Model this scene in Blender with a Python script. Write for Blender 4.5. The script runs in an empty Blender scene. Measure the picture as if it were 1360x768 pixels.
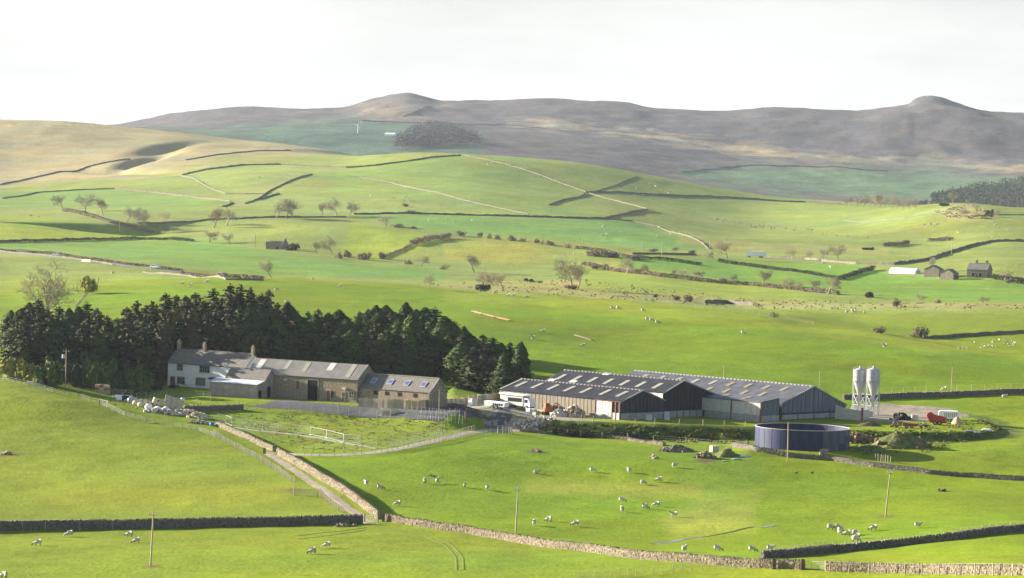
import bpy, bmesh, math, random
import numpy as np
from mathutils import Vector, Matrix, Euler
SC = bpy.context.scene
COL = SC.collection
R = math.radians
# ------------------------------------------------------------------ camera
F = 3856.0                      # focal length in units of the 1360 px wide frame
TP = math.atan((384 - 265) / F) # pitch below the horizontal
cam = bpy.data.cameras.new('camera'); cam.sensor_width = 36; cam.lens = 36 * F / 1360
cam.clip_start = 1; cam.clip_end = 30000
co = bpy.data.objects.new('camera', cam); COL.objects.link(co)
ROLL = 0.03                     # the photograph is not quite level
co.matrix_world = Matrix.Rotation(math.pi / 2 - TP, 4, 'X') @ Matrix.Rotation(ROLL, 4, 'Z'); SC.camera = co
# ------------------------------------------------------------------ light
HAZE = 2.3e-5
SUN_K, SUN_EL = 0.45, 15.0      # towards the sun: (-1, SUN_K) on the map
saz = math.atan2(SUN_K, -1)
tos = Vector((math.cos(saz) * math.cos(R(SUN_EL)), math.sin(saz) * math.cos(R(SUN_EL)), math.sin(R(SUN_EL))))
sl = bpy.data.lights.new('sun', 'SUN'); sl.energy = 5.0; sl.angle = R(0.5); sl.color = (1.0, 0.90, 0.74)
so = bpy.data.objects.new('sun', sl); COL.objects.link(so); so.location = (0, 0, 300)
so.rotation_euler = tos.to_track_quat('Z', 'Y').to_euler()
w = bpy.data.worlds.new('World'); SC.world = w; w.use_nodes = True
nt = w.node_tree; nd = nt.nodes; lk = nt.links; nd.clear()
sky = nd.new('ShaderNodeTexSky'); sky.sky_type = 'NISHITA'; sky.sun_disc = False
sky.sun_elevation = R(SUN_EL); sky.sun_rotation = math.atan2(tos.x, tos.y); sky.altitude = 250
sky.air_density = 1.0; sky.dust_density = 1.6; sky.ozone_density = 1.0
tc = nd.new('ShaderNodeTexCoord'); mp = nd.new('ShaderNodeMapping'); mp.inputs['Scale'].default_value = (3.0, 3.0, 14.0)
lk.new(tc.outputs['Generated'], mp.inputs['Vector'])
nz = nd.new('ShaderNodeTexNoise'); nz.inputs['Scale'].default_value = 2.6; nz.inputs['Detail'].default_value = 6; nz.inputs['Roughness'].default_value = .55
lk.new(mp.outputs['Vector'], nz.inputs['Vector'])
rp = nd.new('ShaderNodeMapRange'); rp.inputs[1].default_value = .42; rp.inputs[2].default_value = .66; rp.inputs[3].default_value = 0; rp.inputs[4].default_value = 1
lk.new(nz.outputs['Fac'], rp.inputs[0])
# thin white high cloud: thick towards the horizon, opening to blue overhead
sep = nd.new('ShaderNodeSeparateXYZ'); lk.new(tc.outputs['Generated'], sep.inputs[0])
hz_ = nd.new('ShaderNodeMapRange'); hz_.interpolation_type = 'SMOOTHSTEP'; hz_.inputs[1].default_value = .02; hz_.inputs[2].default_value = .20; hz_.inputs[3].default_value = .92; hz_.inputs[4].default_value = .06; lk.new(sep.outputs['Z'], hz_.inputs[0])
cl = nd.new('ShaderNodeMix'); cl.data_type = 'RGBA'; lk.new(rp.outputs[0], cl.inputs[0]); cl.inputs[6].default_value = (4.45, 4.52, 4.54, 1); cl.inputs[7].default_value = (3.72, 3.76, 3.86, 1)
mx = nd.new('ShaderNodeMix'); mx.data_type = 'RGBA'
lk.new(hz_.outputs[0], mx.inputs[0]); lk.new(sky.outputs['Color'], mx.inputs[6]); lk.new(cl.outputs[2], mx.inputs[7])
bg = nd.new('ShaderNodeBackground'); bg.inputs['Strength'].default_value = 0.05
lk.new(mx.outputs[2], bg.inputs['Color'])
wo = nd.new('ShaderNodeOutputWorld'); lk.new(bg.outputs[0], wo.inputs['Surface'])
SC.view_settings.view_transform = 'Standard'; SC.view_settings.look = 'None'; SC.view_settings.gamma = 1
SC.view_settings.exposure = 2.08
SC.cycles.use_denoising = True
SC.cycles.max_bounces = 6; SC.cycles.diffuse_bounces = 2; SC.cycles.glossy_bounces = 2; SC.cycles.volume_bounces = 0
SC.cycles.transparent_max_bounces = 4
# ------------------------------------------------------------------ helpers
rnd = random.Random(7)
MATS = {}
def mat(name, col, var=.25, scale=1.0, rough=.9, bump=0., bscale=None, metal=0., spec=.2, stretch=None, col2=None, rand=0., detail=4):
    if name in MATS: return MATS[name]
    m = bpy.data.materials.new(name); m.use_nodes = True; MATS[name] = m
    t = m.node_tree; N = t.nodes; L = t.links
    b = N['Principled BSDF']; b.inputs['Roughness'].default_value = rough; b.inputs['Metallic'].default_value = metal
    b.inputs['Specular IOR Level'].default_value = spec
    tc = N.new('ShaderNodeTexCoord'); v = tc.outputs['Object']
    if stretch:
        mp = N.new('ShaderNodeMapping'); mp.inputs['Scale'].default_value = stretch; L.new(v, mp.inputs['Vector']); v = mp.outputs['Vector']
    n = N.new('ShaderNodeTexNoise'); n.inputs['Scale'].default_value = scale; n.inputs['Detail'].default_value = detail; n.inputs['Roughness'].default_value = .65
    L.new(v, n.inputs['Vector'])
    mr = N.new('ShaderNodeMapRange'); mr.inputs[1].default_value = .3; mr.inputs[2].default_value = .7; L.new(n.outputs['Fac'], mr.inputs[0])
    mx = N.new('ShaderNodeMix'); mx.data_type = 'RGBA'; L.new(mr.outputs[0], mx.inputs[0])
    a = tuple(c * (1 - var) for c in col); c2 = col2 or tuple(min(1, c * (1 + var)) for c in col)
    mx.inputs[6].default_value = (*a, 1); mx.inputs[7].default_value = (*c2, 1)
    out = mx.outputs[2]
    if rand:
        oi = N.new('ShaderNodeObjectInfo'); r2 = N.new('ShaderNodeMapRange'); r2.inputs[3].default_value = 1 - rand; r2.inputs[4].default_value = 1 + rand
        L.new(oi.outputs['Random'], r2.inputs[0])
        m2 = N.new('ShaderNodeVectorMath'); m2.operation = 'SCALE'; L.new(out, m2.inputs[0]); L.new(r2.outputs[0], m2.inputs['Scale']); out = m2.outputs[0]
    L.new(out, b.inputs['Base Color'])
    if bump:
        n2 = N.new('ShaderNodeTexNoise'); n2.inputs['Scale'].default_value = bscale or scale * 3; n2.inputs['Detail'].default_value = 3; L.new(v, n2.inputs['Vector'])
        bp = N.new('ShaderNodeBump'); bp.inputs['Strength'].default_value = min(1, bump); bp.inputs['Distance'].default_value = .1
        L.new(n2.outputs['Fac'], bp.inputs['Height']); L.new(bp.outputs[0], b.inputs['Normal'])
    return m
def tag(o, label=None, cat=None, group=None, kind=None):
    if label: o['label'] = label
    if cat: o['category'] = cat
    if group: o['group'] = group
    if kind: o['kind'] = kind
    return o
def empty(name, loc, rz=0., label=None, cat=None, group=None, scale=1.):
    o = bpy.data.objects.new(name, None); COL.objects.link(o); o.location = loc; o.rotation_euler = (0, 0, rz)
    o.scale = (scale,) * 3; o.empty_display_size = .3
    return tag(o, label, cat, group)
def link(name, me, parent=None, loc=None, kind=None):
    o = bpy.data.objects.new(name, me); COL.objects.link(o)
    if parent: o.parent = parent
    if loc is not None: o.location = loc
    if kind: o['kind'] = kind
    return o
class MB:
    """collects simple shapes; build() links them as ONE mesh object"""
    def __init__(s): s.v = []; s.f = []; s.m = []; s.ms = []; s.cur = 0
    def mat(s, m):
        if m not in s.ms: s.ms.append(m)
        s.cur = s.ms.index(m); return s
    def add(s, vs, fs):
        b = len(s.v); s.v += [tuple(p) for p in vs]
        for f in fs: s.f.append(tuple(b + i for i in f)); s.m.append(s.cur)
    def box(s, x0, y0, z0, x1, y1, z1, j=0., M=None):
        vs = [Vector((x, y, z)) for z in (z0, z1) for y in (y0, y1) for x in (x0, x1)]
        if j: vs = [p + Vector((rnd.uniform(-j, j), rnd.uniform(-j, j), rnd.uniform(-j, j))) for p in vs]
        if M: vs = [M @ p for p in vs]
        s.add(vs, [(0, 2, 3, 1), (4, 5, 7, 6), (0, 1, 5, 4), (2, 6, 7, 3), (0, 4, 6, 2), (1, 3, 7, 5)]); return s
    def tube(s, pts, rad, n=6, cap=True):
        pts = [Vector(p) for p in pts]
        if not hasattr(rad, '__len__'): rad = [rad] * len(pts)
        b = len(s.v); prev = None
        for i, p in enumerate(pts):
            d = (pts[min(i + 1, len(pts) - 1)] - pts[max(i - 1, 0)])
            d = d.normalized() if d.length > 1e-9 else Vector((0, 0, 1))
            u = d.orthogonal().normalized() if prev is None else (prev - d * prev.dot(d)).normalized()
            prev = u; w_ = d.cross(u)
            for k in range(n):
                a = 2 * math.pi * k / n; s.v.append(tuple(p + (u * math.cos(a) + w_ * math.sin(a)) * rad[i]))
        for i in range(len(pts) - 1):
            for k in range(n):
                s.f.append((b + i * n + k, b + i * n + (k + 1) % n, b + (i + 1) * n + (k + 1) % n, b + (i + 1) * n + k)); s.m.append(s.cur)
        if cap and n > 2:
            s.f.append(tuple(b + k for k in reversed(range(n)))); s.m.append(s.cur)
            e = b + (len(pts) - 1) * n; s.f.append(tuple(e + k for k in range(n))); s.m.append(s.cur)
        return s
    def lathe(s, prof, n=24, c=(0, 0, 0), cap=True):
        b = len(s.v)
        for r, z in prof:
            for k in range(n):
                a = 2 * math.pi * k / n; s.v.append((c[0] + r * math.cos(a), c[1] + r * math.sin(a), c[2] + z))
        for i in range(len(prof) - 1):
            for k in range(n):
                s.f.append((b + i * n + k, b + i * n + (k + 1) % n, b + (i + 1) * n + (k + 1) % n, b + (i + 1) * n + k)); s.m.append(s.cur)
        if cap:
            s.f.append(tuple(b + k for k in reversed(range(n)))); s.m.append(s.cur)
            e = b + (len(prof) - 1) * n; s.f.append(tuple(e + k for k in range(n))); s.m.append(s.cur)
        return s
    def prism(s, poly, a, b, axis='y'):
        """polygon in the plane across the axis, from a to b"""
        n = len(poly); vs = []
        for t in (a, b):
            for p, q in poly:
                vs.append({'y': (p, t, q), 'x': (t, p, q), 'z': (p, q, t)}[axis])
        fs = [tuple(range(n)), tuple(reversed(range(n, 2 * n)))] + [(i, n + i, n + (i + 1) % n, (i + 1) % n) for i in range(n)]
        s.add(vs, fs); return s
    def blob(s, c, r, seg=8, ring=5, j=.15, sq=(1, 1, 1)):
        c = Vector(c); vs = [c + Vector((0, 0, -r * sq[2]))]
        for i in range(1, ring):
            t = math.pi * i / ring
            for k in range(seg):
                a = 2 * math.pi * k / seg; q = r * rnd.uniform(1 - j, 1 + j)
                vs.append(c + Vector((q * sq[0] * math.sin(t) * math.cos(a), q * sq[1] * math.sin(t) * math.sin(a), -q * sq[2] * math.cos(t))))
        vs.append(c + Vector((0, 0, r * sq[2]))); fs = []
        for k in range(seg): fs.append((0, 1 + (k + 1) % seg, 1 + k))
        for i in range(ring - 2):
            for k in range(seg):
                a = 1 + i * seg; fs.append((a + k, a + (k + 1) % seg, a + seg + (k + 1) % seg, a + seg + k))
        e = 1 + (ring - 2) * seg
        for k in range(seg): fs.append((e + k, e + (k + 1) % seg, len(vs) - 1))
        s.add(vs, fs); return s
    def mesh(s, name, m=None, smooth=False):
        me = bpy.data.meshes.new(name); me.from_pydata(s.v, [], s.f)
        if s.ms:
            for q in s.ms: me.materials.append(q)
            me.polygons.foreach_set('material_index', s.m)
        elif m: me.materials.append(m)
        bm = bmesh.new(); bm.from_mesh(me); bmesh.ops.recalc_face_normals(bm, faces=bm.faces); bm.to_mesh(me); bm.free()
        if smooth: me.polygons.foreach_set('use_smooth', [True] * len(me.polygons))
        return me
    def build(s, name, m=None, parent=None, smooth=False, kind=None, loc=None):
        return link(name, s.mesh(name, m, smooth), parent, loc, kind)
ORD = 'first second third fourth fifth sixth seventh eighth ninth tenth eleventh twelfth thirteenth fourteenth fifteenth sixteenth seventeenth eighteenth nineteenth twentieth'.split()
TENS = ['', '', 'twenty', 'thirty', 'forty', 'fifty', 'sixty', 'seventy', 'eighty']
def ordinal(i):
    i += 1
    if i <= 20: return ORD[i - 1]
    t, u = divmod(i, 10)
    return (TENS[t][:-1] + 'ieth') if u == 0 else TENS[t] + '-' + ORD[u - 1]
# ------------------------------------------------------------------ terrain: one sheet of ground, height given along curves at real distances
cp_, sp_ = math.cos(TP), math.sin(TP)
CR, SR = math.cos(ROLL), math.sin(ROLL)
def lev(px, py):                 # frame position -> position in the levelled frame
    a, b = px - 680, py - 384
    return 680 + a * CR + b * SR, 384 - a * SR + b * CR
def elev(py):                    # tangent of the elevation angle seen at a row (centre column)
    v = (384 - py) / F
    return (-sp_ + v * cp_) / (cp_ + v * sp_)
def pchip(xk, yk, x):
    """monotone cubic; xk, yk (K,N) or (K,), x (N,)"""
    xk = np.asarray(xk, float); yk = np.asarray(yk, float); x = np.asarray(x, float)
    if xk.ndim == 1: xk = np.repeat(xk[:, None], x.size, 1); yk = np.repeat(yk[:, None], x.size, 1)
    h = np.diff(xk, axis=0); d = np.diff(yk, axis=0) / h
    m = np.zeros_like(yk); w1 = 2 * h[1:] + h[:-1]; w2 = h[1:] + 2 * h[:-1]
    with np.errstate(all='ignore'):
        hm = (w1 + w2) / (w1 / d[:-1] + w2 / d[1:])
    m[1:-1] = np.where(d[:-1] * d[1:] > 0, hm, 0); m[0] = d[0]; m[-1] = d[-1]
    K, N = xk.shape; idx = np.clip((x[None, :] >= xk).sum(0) - 1, 0, K - 2); j = np.arange(N)
    hh = h[idx, j]; t = np.clip((x - xk[idx, j]) / hh, 0, 1)
    y0, y1, m0, m1 = yk[idx, j], yk[idx + 1, j], m[idx, j] * hh, m[idx + 1, j] * hh
    t2, t3 = t * t, t * t * t
    return y0 * (2 * t3 - 3 * t2 + 1) + m0 * (t3 - 2 * t2 + t) + y1 * (-2 * t3 + 3 * t2) + m1 * (t3 - t2)
# each curve: knots (column, distance, row)
CURVES = [
 [(0, 390, 790), (680, 390, 792), (1100, 384, 790), (1360, 352, 790), (1500, 334, 790)],
 [(0, 420, 752), (680, 420, 754), (1090, 408, 757), (1360, 374, 763), (1500, 355, 768)],
 [(0, 492, 694), (480, 490, 694), (800, 488, 706), (1100, 478, 712), (1360, 468, 704)],
 [(0, 552, 630), (480, 550, 636), (800, 555, 648), (1100, 560, 652), (1360, 565, 648)],
 [(0, 600, 575), (330, 600, 590), (600, 600, 592), (800, 600, 604), (1000, 600, 610), (1360, 600, 622)],
 [(0, 640, 520), (200, 640, 545), (400, 640, 560), (600, 640, 566), (800, 640, 578), (1000, 640, 584), (1200, 640, 586), (1360, 640, 588)],
 [(0, 672, 500), (200, 672, 526), (400, 672, 532), (600, 672, 535), (800, 672, 552), (1000, 674, 556), (1200, 684, 556), (1360, 690, 560)],
 [(0, 702, 488), (200, 702, 511), (400, 702, 513), (600, 702, 516), (800, 702, 530), (1000, 706, 533), (1200, 720, 533), (1360, 726, 534)],
 [(0, 760, 455), (300, 760, 470), (600, 760, 478), (800, 760, 488), (1000, 762, 496), (1200, 766, 505), (1360, 768, 508)],
 [(0, 880, 408), (300, 880, 405), (600, 880, 416), (800, 880, 428), (1000, 850, 446), (1200, 820, 470), (1360, 806, 485)],
 [(0, 960, 394), (100, 980, 381), (180, 1000, 372), (320, 1010, 370), (450, 1010, 375), (590, 1000, 385), (780, 985, 396), (995, 950, 416), (1083, 925, 431), (1160, 900, 443), (1237, 870, 458), (1300, 850, 468), (1360, 830, 476)],
 [(0, 1060, 388), (320, 1110, 370), (680, 1100, 394), (1000, 1050, 416), (1160, 1010, 440), (1360, 940, 470)],
 [(0, 1240, 356), (110, 1240, 356), (200, 1240, 359), (300, 1240, 366), (450, 1240, 368), (680, 1250, 378), (850, 1230, 388), (1000, 1180, 404), (1200, 1150, 409), (1360, 1130, 412)],
 [(0, 1480, 330), (200, 1500, 334), (365, 1520, 334), (500, 1500, 345), (680, 1480, 355), (850, 1450, 360), (1000, 1400, 375), (1200, 1380, 380), (1360, 1360, 382)],
 [(0, 1720, 300), (200, 1780, 312), (365, 1780, 314), (500, 1780, 318), (680, 1760, 326), (850, 1700, 338), (1000, 1650, 346), (1200, 1600, 352), (1360, 1580, 350)],
 [(0, 2050, 282), (200, 2050, 284), (400, 2050, 282), (600, 2050, 284), (800, 2050, 296), (1000, 2050, 318), (1200, 2000, 322), (1360, 1950, 318)],
 [(0, 2400, 256), (200, 2400, 252), (400, 2400, 243), (600, 2400, 246), (800, 2400, 266), (1000, 2400, 288), (1130, 2400, 282), (1270, 2300, 270), (1360, 2300, 277)],
 [(0, 2800, 224), (100, 2800, 220), (200, 2800, 212), (300, 2800, 208), (440, 2800, 209), (585, 2750, 203), (738, 2750, 213), (910, 2750, 241), (1035, 2750, 262), (1120, 2750, 268), (1250, 2700, 276), (1360, 2700, 280)],
 [(0, 3300, 159), (60, 3300, 160), (170, 3300, 169), (300, 3300, 184), (380, 3300, 192), (440, 3300, 201), (500, 3300, 214), (585, 3300, 218), (738, 3300, 228), (910, 3300, 256), (1035, 3300, 274), (1360, 3300, 288)],
 [(0, 3900, 180), (170, 3900, 186), (300, 3900, 192), (440, 3900, 212), (600, 3900, 215), (738, 3900, 224), (910, 3900, 250), (1120, 3900, 268), (1360, 3900, 276)],
 [(0, 4500, 180), (170, 4500, 177), (300, 4500, 176), (440, 4500, 178), (600, 4500, 186), (800, 4500, 206), (1000, 4500, 236), (1200, 4500, 248), (1360, 4500, 246)],
 [(0, 5200, 174), (170, 5200, 170), (300, 5200, 163), (440, 5200, 159), (600, 5200, 163), (800, 5200, 176), (1000, 5200, 198), (1200, 5200, 206), (1360, 5200, 208)],
 [(0, 5740, 182), (183, 5740, 169), (291, 5740, 153), (406, 5740, 151), (450, 5740, 150), (501, 5740, 139), (541, 5740, 133), (589, 5740, 141), (640, 5740, 143), (731, 5740, 141), (816, 5740, 145), (900, 5740, 153), (968, 5740, 156), (1029, 5740, 154), (1130, 5740, 156), (1192, 5740, 150), (1237, 5740, 145.5), (1272, 5740, 147), (1316, 5740, 153), (1360, 5740, 157), (1500, 5740, 162)],
 [(0, 6000, 172), (150, 6000, 166), (183, 6000, 160), (237, 6000, 151), (291, 6000, 145), (335, 6000, 143), (406, 6000, 145), (450, 6000, 144), (501, 6000, 131), (541, 6000, 125), (562, 6000, 129), (589, 6000, 134.5), (640, 6000, 136.5), (731, 6000, 133), (816, 6000, 136), (900, 6000, 146), (968, 6000, 148), (1029, 6000, 145), (1130, 6000, 148), (1165, 6000, 145.5), (1192, 6000, 142.5), (1207, 6000, 139), (1214, 6000, 132.5), (1222, 6000, 129.5), (1237, 6000, 127), (1252, 6000, 129.5), (1262, 6000, 133.5), (1275, 6000, 137.5), (1298, 6000, 144.5), (1316, 6000, 147.5), (1360, 6000, 150), (1500, 6000, 156)],
]
CURVES = [[(lev(p, y)[0], d, lev(p, y)[1]) for p, d, y in c] for c in CURVES]
def curve_at(s):
    """distances and heights of the curves at columns s -> (K,N),(K,N)"""
    s = np.asarray(s, float); Dk = []; Zk = []
    for c in CURVES:
        c = np.array(c, float); ss = np.clip(s, c[0, 0] - 60, c[-1, 0] + 60)
        xk = np.concatenate([[c[0, 0] - 60.1], c[:, 0], [c[-1, 0] + 60.1]]); e = lambda a: np.concatenate([[a[0]], a, [a[-1]]])
        D = pchip(xk, e(c[:, 1]), ss); py = pchip(xk, e(c[:, 2]), ss)
        Dk.append(D); Zk.append(D * elev(py))
    n = s.size; o = np.ones(n)
    pre = [(0.5, -1.7), (60, -9), (160, -30), (280, -47)]
    Dk = [o * d for d, z in pre] + Dk + [o * 7200, o * 9000]; Zk = [o * z for d, z in pre] + Zk + [o * 60, o * -40]
    return np.array(Dk), np.array(Zk)
def vnoise(x, y, seed):
    xi = np.floor(x).astype(np.int64); yi = np.floor(y).astype(np.int64); fx = x - xi; fy = y - yi
    fx = fx * fx * (3 - 2 * fx); fy = fy * fy * (3 - 2 * fy)
    def h(a, b):
        n = (a * 374761393 + b * 668265263 + seed * 982451653) & 0xffffffff
        n = ((n ^ (n >> 13)) * 1274126177) & 0xffffffff
        return ((n ^ (n >> 16)) & 0xffff) / 65535.
    return (h(xi, yi) * (1 - fx) + h(xi + 1, yi) * fx) * (1 - fy) + (h(xi, yi + 1) * (1 - fx) + h(xi + 1, yi + 1) * fx) * fy
S_ = np.concatenate([np.arange(-620, -20, 24), np.arange(-20, 1380.1, 4), np.arange(1404, 2000, 24)]).astype(float)
D_ = np.concatenate([[0.5, 5, 20], np.arange(40, 340, 15), np.arange(340, 560, 2.0), np.arange(560, 730, 1.0), np.arange(730, 1020, 2.5), np.arange(1020, 1500, 6), np.arange(1500, 3400, 11), np.arange(3400, 6250, 22), np.arange(6300, 9001, 150)]).astype(float)
def colx(s): return (s - 680) / F          # tangent of azimuth (X/Y) of a column, near enough
XT = colx(S_)
DK, ZK = curve_at(S_)
ZG = np.empty((D_.size, S_.size))
for j in range(S_.size):
    ZG[:, j] = pchip(DK[:, j], ZK[:, j], D_)
XG = D_[:, None] * XT[None, :]; YG = np.repeat(D_[:, None], S_.size, 1)
def bump(px, D, h, rx, ry, ang=0.):
    x0, y0 = colx(px) * D, D; a = R(ang)
    u = (XG - x0) * math.cos(a) + (YG - y0) * math.sin(a); v = -(XG - x0) * math.sin(a) + (YG - y0) * math.cos(a)
    return h * np.exp(-(u / rx) ** 2 - (v / ry) ** 2)
# knolls and hollows of the middle distance
for b in [(60, 1690, 3, 150, 60, -12), (250, 2060, 3, 90, 70), (475, 1690, 9, 75, 70, -8), (700, 1620, 8, 110, 80, -8),
          (560, 1820, -3, 120, 50), (700, 2250, 5, 150, 120), (300, 2450, 5, 120, 90), (1270, 2120, 6, 110, 120), (1080, 2250, -4, 90, 120), (1310, 1500, 5, 70, 80),
          (190, 2830, -11, 13, 95, -6), (150, 2690, -8, 16, 70, 35), (215, 2960, -6, 12, 90, -14), (1020, 1930, 4, 100, 70), (350, 1250, -2, 90, 40)]:
    ZG += bump(*b)
# a steep bank left of the middle distance, its face turned from the sun
ax, ay, bx, by = colx(-40) * 1790, 1790., colx(232) * 1960, 1960.; L_ = math.hypot(bx - ax, by - ay)
al = ((XG - ax) * (bx - ax) + (YG - ay) * (by - ay)) / L_; sd_ = ((XG - ax) * (by - ay) - (YG - ay) * (bx - ax)) / L_
t_ = np.clip(sd_ / 24, 0, 1); ZG -= 12 * t_ * t_ * (3 - 2 * t_) * np.exp(-np.maximum(sd_ - 24, 0) / 60) * np.clip(1.02 - np.maximum(al, 0) / L_, 0, 1) ** .6 * np.clip(1 + al / 60, 0, 1)
# natural roughness
far = np.clip((YG - 2900) / 2500, 0, 1)
ZG += (vnoise(XG / 45, YG / 45, 1) - .5) * (.9 + 4 * far) * np.clip(YG / 900, .3, 1) + (vnoise(XG / 14, YG / 14, 2) - .5) * (.35 + 1.0 * far) + (vnoise(XG / 4, YG / 4, 3) - .5) * .16
ZG += (vnoise(XG / 190, YG / 190, 9) - .5) * 8 * far
# the levelled yard: a platform with banks falling to the field
zat = lambda px, py, D: D * elev(lev(px, py)[1])
PLAT_Z = -48.7
PLAT = [(colx(p + 5) * d, d) for p, d in [(600, 668), (640, 655), (700, 647), (735, 643), (900, 642), (1000, 642), (1110, 641), (1190, 640), (1262, 643), (1312, 651), (1322, 664), (1300, 690), (1200, 706), (700, 716), (640, 712), (600, 700)]]
def poly_sdf(X, Y, poly):
    d = np.full(X.shape, 1e9); ins = np.zeros(X.shape, bool); n = len(poly)
    for i in range(n):
        (x0, y0), (x1, y1) = poly[i], poly[(i + 1) % n]
        ex, ey = x1 - x0, y1 - y0; t = np.clip(((X - x0) * ex + (Y - y0) * ey) / (ex * ex + ey * ey), 0, 1)
        d = np.minimum(d, np.hypot(X - x0 - t * ex, Y - y0 - t * ey))
        c = ((y0 > Y) != (y1 > Y)) & (X < (x1 - x0) * (Y - y0) / (y1 - y0 + 1e-12) + x0); ins ^= c
    return np.where(ins, -d, d)
SD = poly_sdf(XG, YG, PLAT)
PZ = PLAT_Z + np.clip((715 - np.repeat((680 + F * XT)[None, :], D_.size, 0)) / 110, 0, 1) * 2.9
bank = PZ - np.maximum(SD, 0) * .62 + (vnoise(XG / 2.5, YG / 2.5, 5) - .5) * .9 * np.clip(SD * .6, 0, 1)
ZG = np.where(SD < 0, np.where(ZG > PZ, PZ + (ZG - PZ) * np.clip(1 + SD / 14, 0, 1), PZ), np.maximum(ZG, bank))
def level(poly, z, fall):        # level a small plot
    global ZG
    sd = poly_sdf(XG, YG, [(colx(p + 5) * d, d) for p, d in poly]); k = np.clip(1 - sd / fall, 0, 1); k = k * k * (3 - 2 * k)
    ZG = ZG * (1 - k) + z * k
HOUSE_Z, STONE_Z = zat(222, 512.5, 702), zat(474, 535.7, 660)
level([(215, 696), (330, 684), (345, 684), (345, 714), (215, 716)], HOUSE_Z, 10)
level([(275, 668), (340, 662), (500, 652), (600, 640), (615, 660), (480, 684), (375, 690), (290, 684)], STONE_Z, 9)
TANK_C = (colx(1072) * 620, 620.0); TANK_Z = zat(1005, 592, 620)
level([(1000, 608), (1132, 608), (1132, 632), (1000, 632)], TANK_Z, 6)
PYG = np.empty_like(ZG)          # row at which each vertex is seen
el_ = ZG / YG; PYG = 384 - F * (el_ * cp_ + sp_) / (cp_ - el_ * sp_)
def H(x, y):
    s = 680 + F * x / y
    j = int(np.clip(np.searchsorted(S_, s) - 1, 0, S_.size - 2)); i = int(np.clip(np.searchsorted(D_, y) - 1, 0, D_.size - 2))
    a = (s - S_[j]) / (S_[j + 1] - S_[j]); b = (y - D_[i]) / (D_[i + 1] - D_[i])
    return float((ZG[i, j] * (1 - a) + ZG[i, j + 1] * a) * (1 - b) + (ZG[i + 1, j] * (1 - a) + ZG[i + 1, j + 1] * a) * b)
def ray(px, py):
    px, py = lev(px, py)
    u, v = (px - 680) / F, (384 - py) / F
    d = Vector((u, cp_ + v * sp_, -sp_ + v * cp_)); return d / d.y
def hit(px, py, dmin=340.):
    d = ray(px, py); s = 680 + F * d.x
    j = int(np.clip(np.searchsorted(S_, s) - 1, 0, S_.size - 2)); a = (s - S_[j]) / (S_[j + 1] - S_[j])
    zc = ZG[:, j] * (1 - a) + ZG[:, j + 1] * a
    below = (d.z * D_ <= zc) & (D_ >= dmin)
    k = int(np.argmax(below)) if below.any() else D_.size - 30
    if below.any() and k > 0:
        g0 = d.z * D_[k - 1] - zc[k - 1]; g1 = d.z * D_[k] - zc[k]
        t = g0 / (g0 - g1) if g0 > 0 else 0.; D = D_[k - 1] + t * (D_[k] - D_[k - 1])
    else: D = D_[k]
    x, y = d.x * D, D; return Vector((x, y, H(x, y)))
def gp(px, D, py=490):
    x = colx(lev(px, py)[0]) * D; return Vector((x, D, H(x, D)))
def at(px, py, D): return ray(px, py) * D
def project(P):
    y = P.y * cp_ - P.z * sp_; a = F * P.x / y; b = -F * (P.y * sp_ + P.z * cp_) / y
    return 680 + a * CR - b * SR, 384 + a * SR + b * CR
def pxm(y): return F / y          # frame pixels per metre
# ------------------------------------------------------------------ what grows on the ground, field by field
TINT = np.empty(ZG.shape + (3,)); SG = np.repeat(S_[None, :], D_.size, 0)
c3 = lambda *a: np.array(a, float)
PAST, LUSH, VALL, ROUGH, MOOR, HEATH, FARG, SHADEG, MUD = c3(.156, .206, .012), c3(.105, .175, .013), c3(.178, .218, .05), c3(.24, .235, .075), c3(.27, .235, .125), c3(.080, .070, .073), c3(.062, .108, .072), c3(.03, .045, .03), c3(.13, .085, .05)
TINT[:] = PAST
def smooth(a, b, x): t = np.clip((x - a) / (b - a), 0, 1); return t * t * (3 - 2 * t)
k = smooth(1000, 1250, YG)[..., None]; TINT[:] = TINT * (1 - k) + VALL * k
k = smooth(2850, 3000, YG)[..., None]; TINT[:] = TINT * (1 - k) + HEATH * k
WOB = (vnoise(XG / 28, YG / 28, 11) - .5) * 2
def paint(poly, col, d0=0, d1=9999, feather=3., wob=2., amt=1.):
    """a region of the ground, outlined where its edges run"""
    sd = poly_sdf(SG, PYG, [lev(*p) for p in poly]) + WOB * wob
    k = np.clip(.5 - sd / feather, 0, 1) * amt * ((YG >= d0) & (YG <= d1))
    TINT[:] = TINT * (1 - k[..., None]) + col * k[..., None]
# near fields
paint([(-700, 700), (490, 690), (520, 700), (1060, 750), (2000, 760), (2000, 900), (-700, 900)], c3(.152, .202, .014), 300, 520)
paint([(-700, 500), (0, 500), (130, 545), (250, 575), (420, 650), (480, 690), (-700, 700)], c3(.160, .204, .017), 400, 700)
paint([(400, 610), (690, 580), (900, 600), (2000, 640), (2000, 735), (1100, 735), (1000, 750), (510, 690)], c3(.132, .198, .009), 400, 660)
paint([(900, 600), (1030, 600), (1000, 640), (960, 665), (880, 660), (905, 630)], c3(.11, .19, .02), 450, 640, 24, 10, .6)
paint([(930, 660), (1010, 660), (1000, 700), (900, 712), (880, 690)], c3(.25, .25, .05), 420, 600, 20, 8, .5)
paint([(700, 640), (930, 648), (930, 662), (700, 655)], c3(.25, .25, .04), 420, 640, 16, 8, .6)
for x, y, a, b in [(5, 603, 30, 3), (388, 651, 26, 2.5), (937, 612, 14, 4), (200, 752, 12, 2), (1176, 686, 14, 2), (712, 600, 18, 1.5)]:
    paint([(x - a, y), (x, y - b), (x + a, y), (x, y + b)], MUD, 400, 640, 3, 1, .85)
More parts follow.
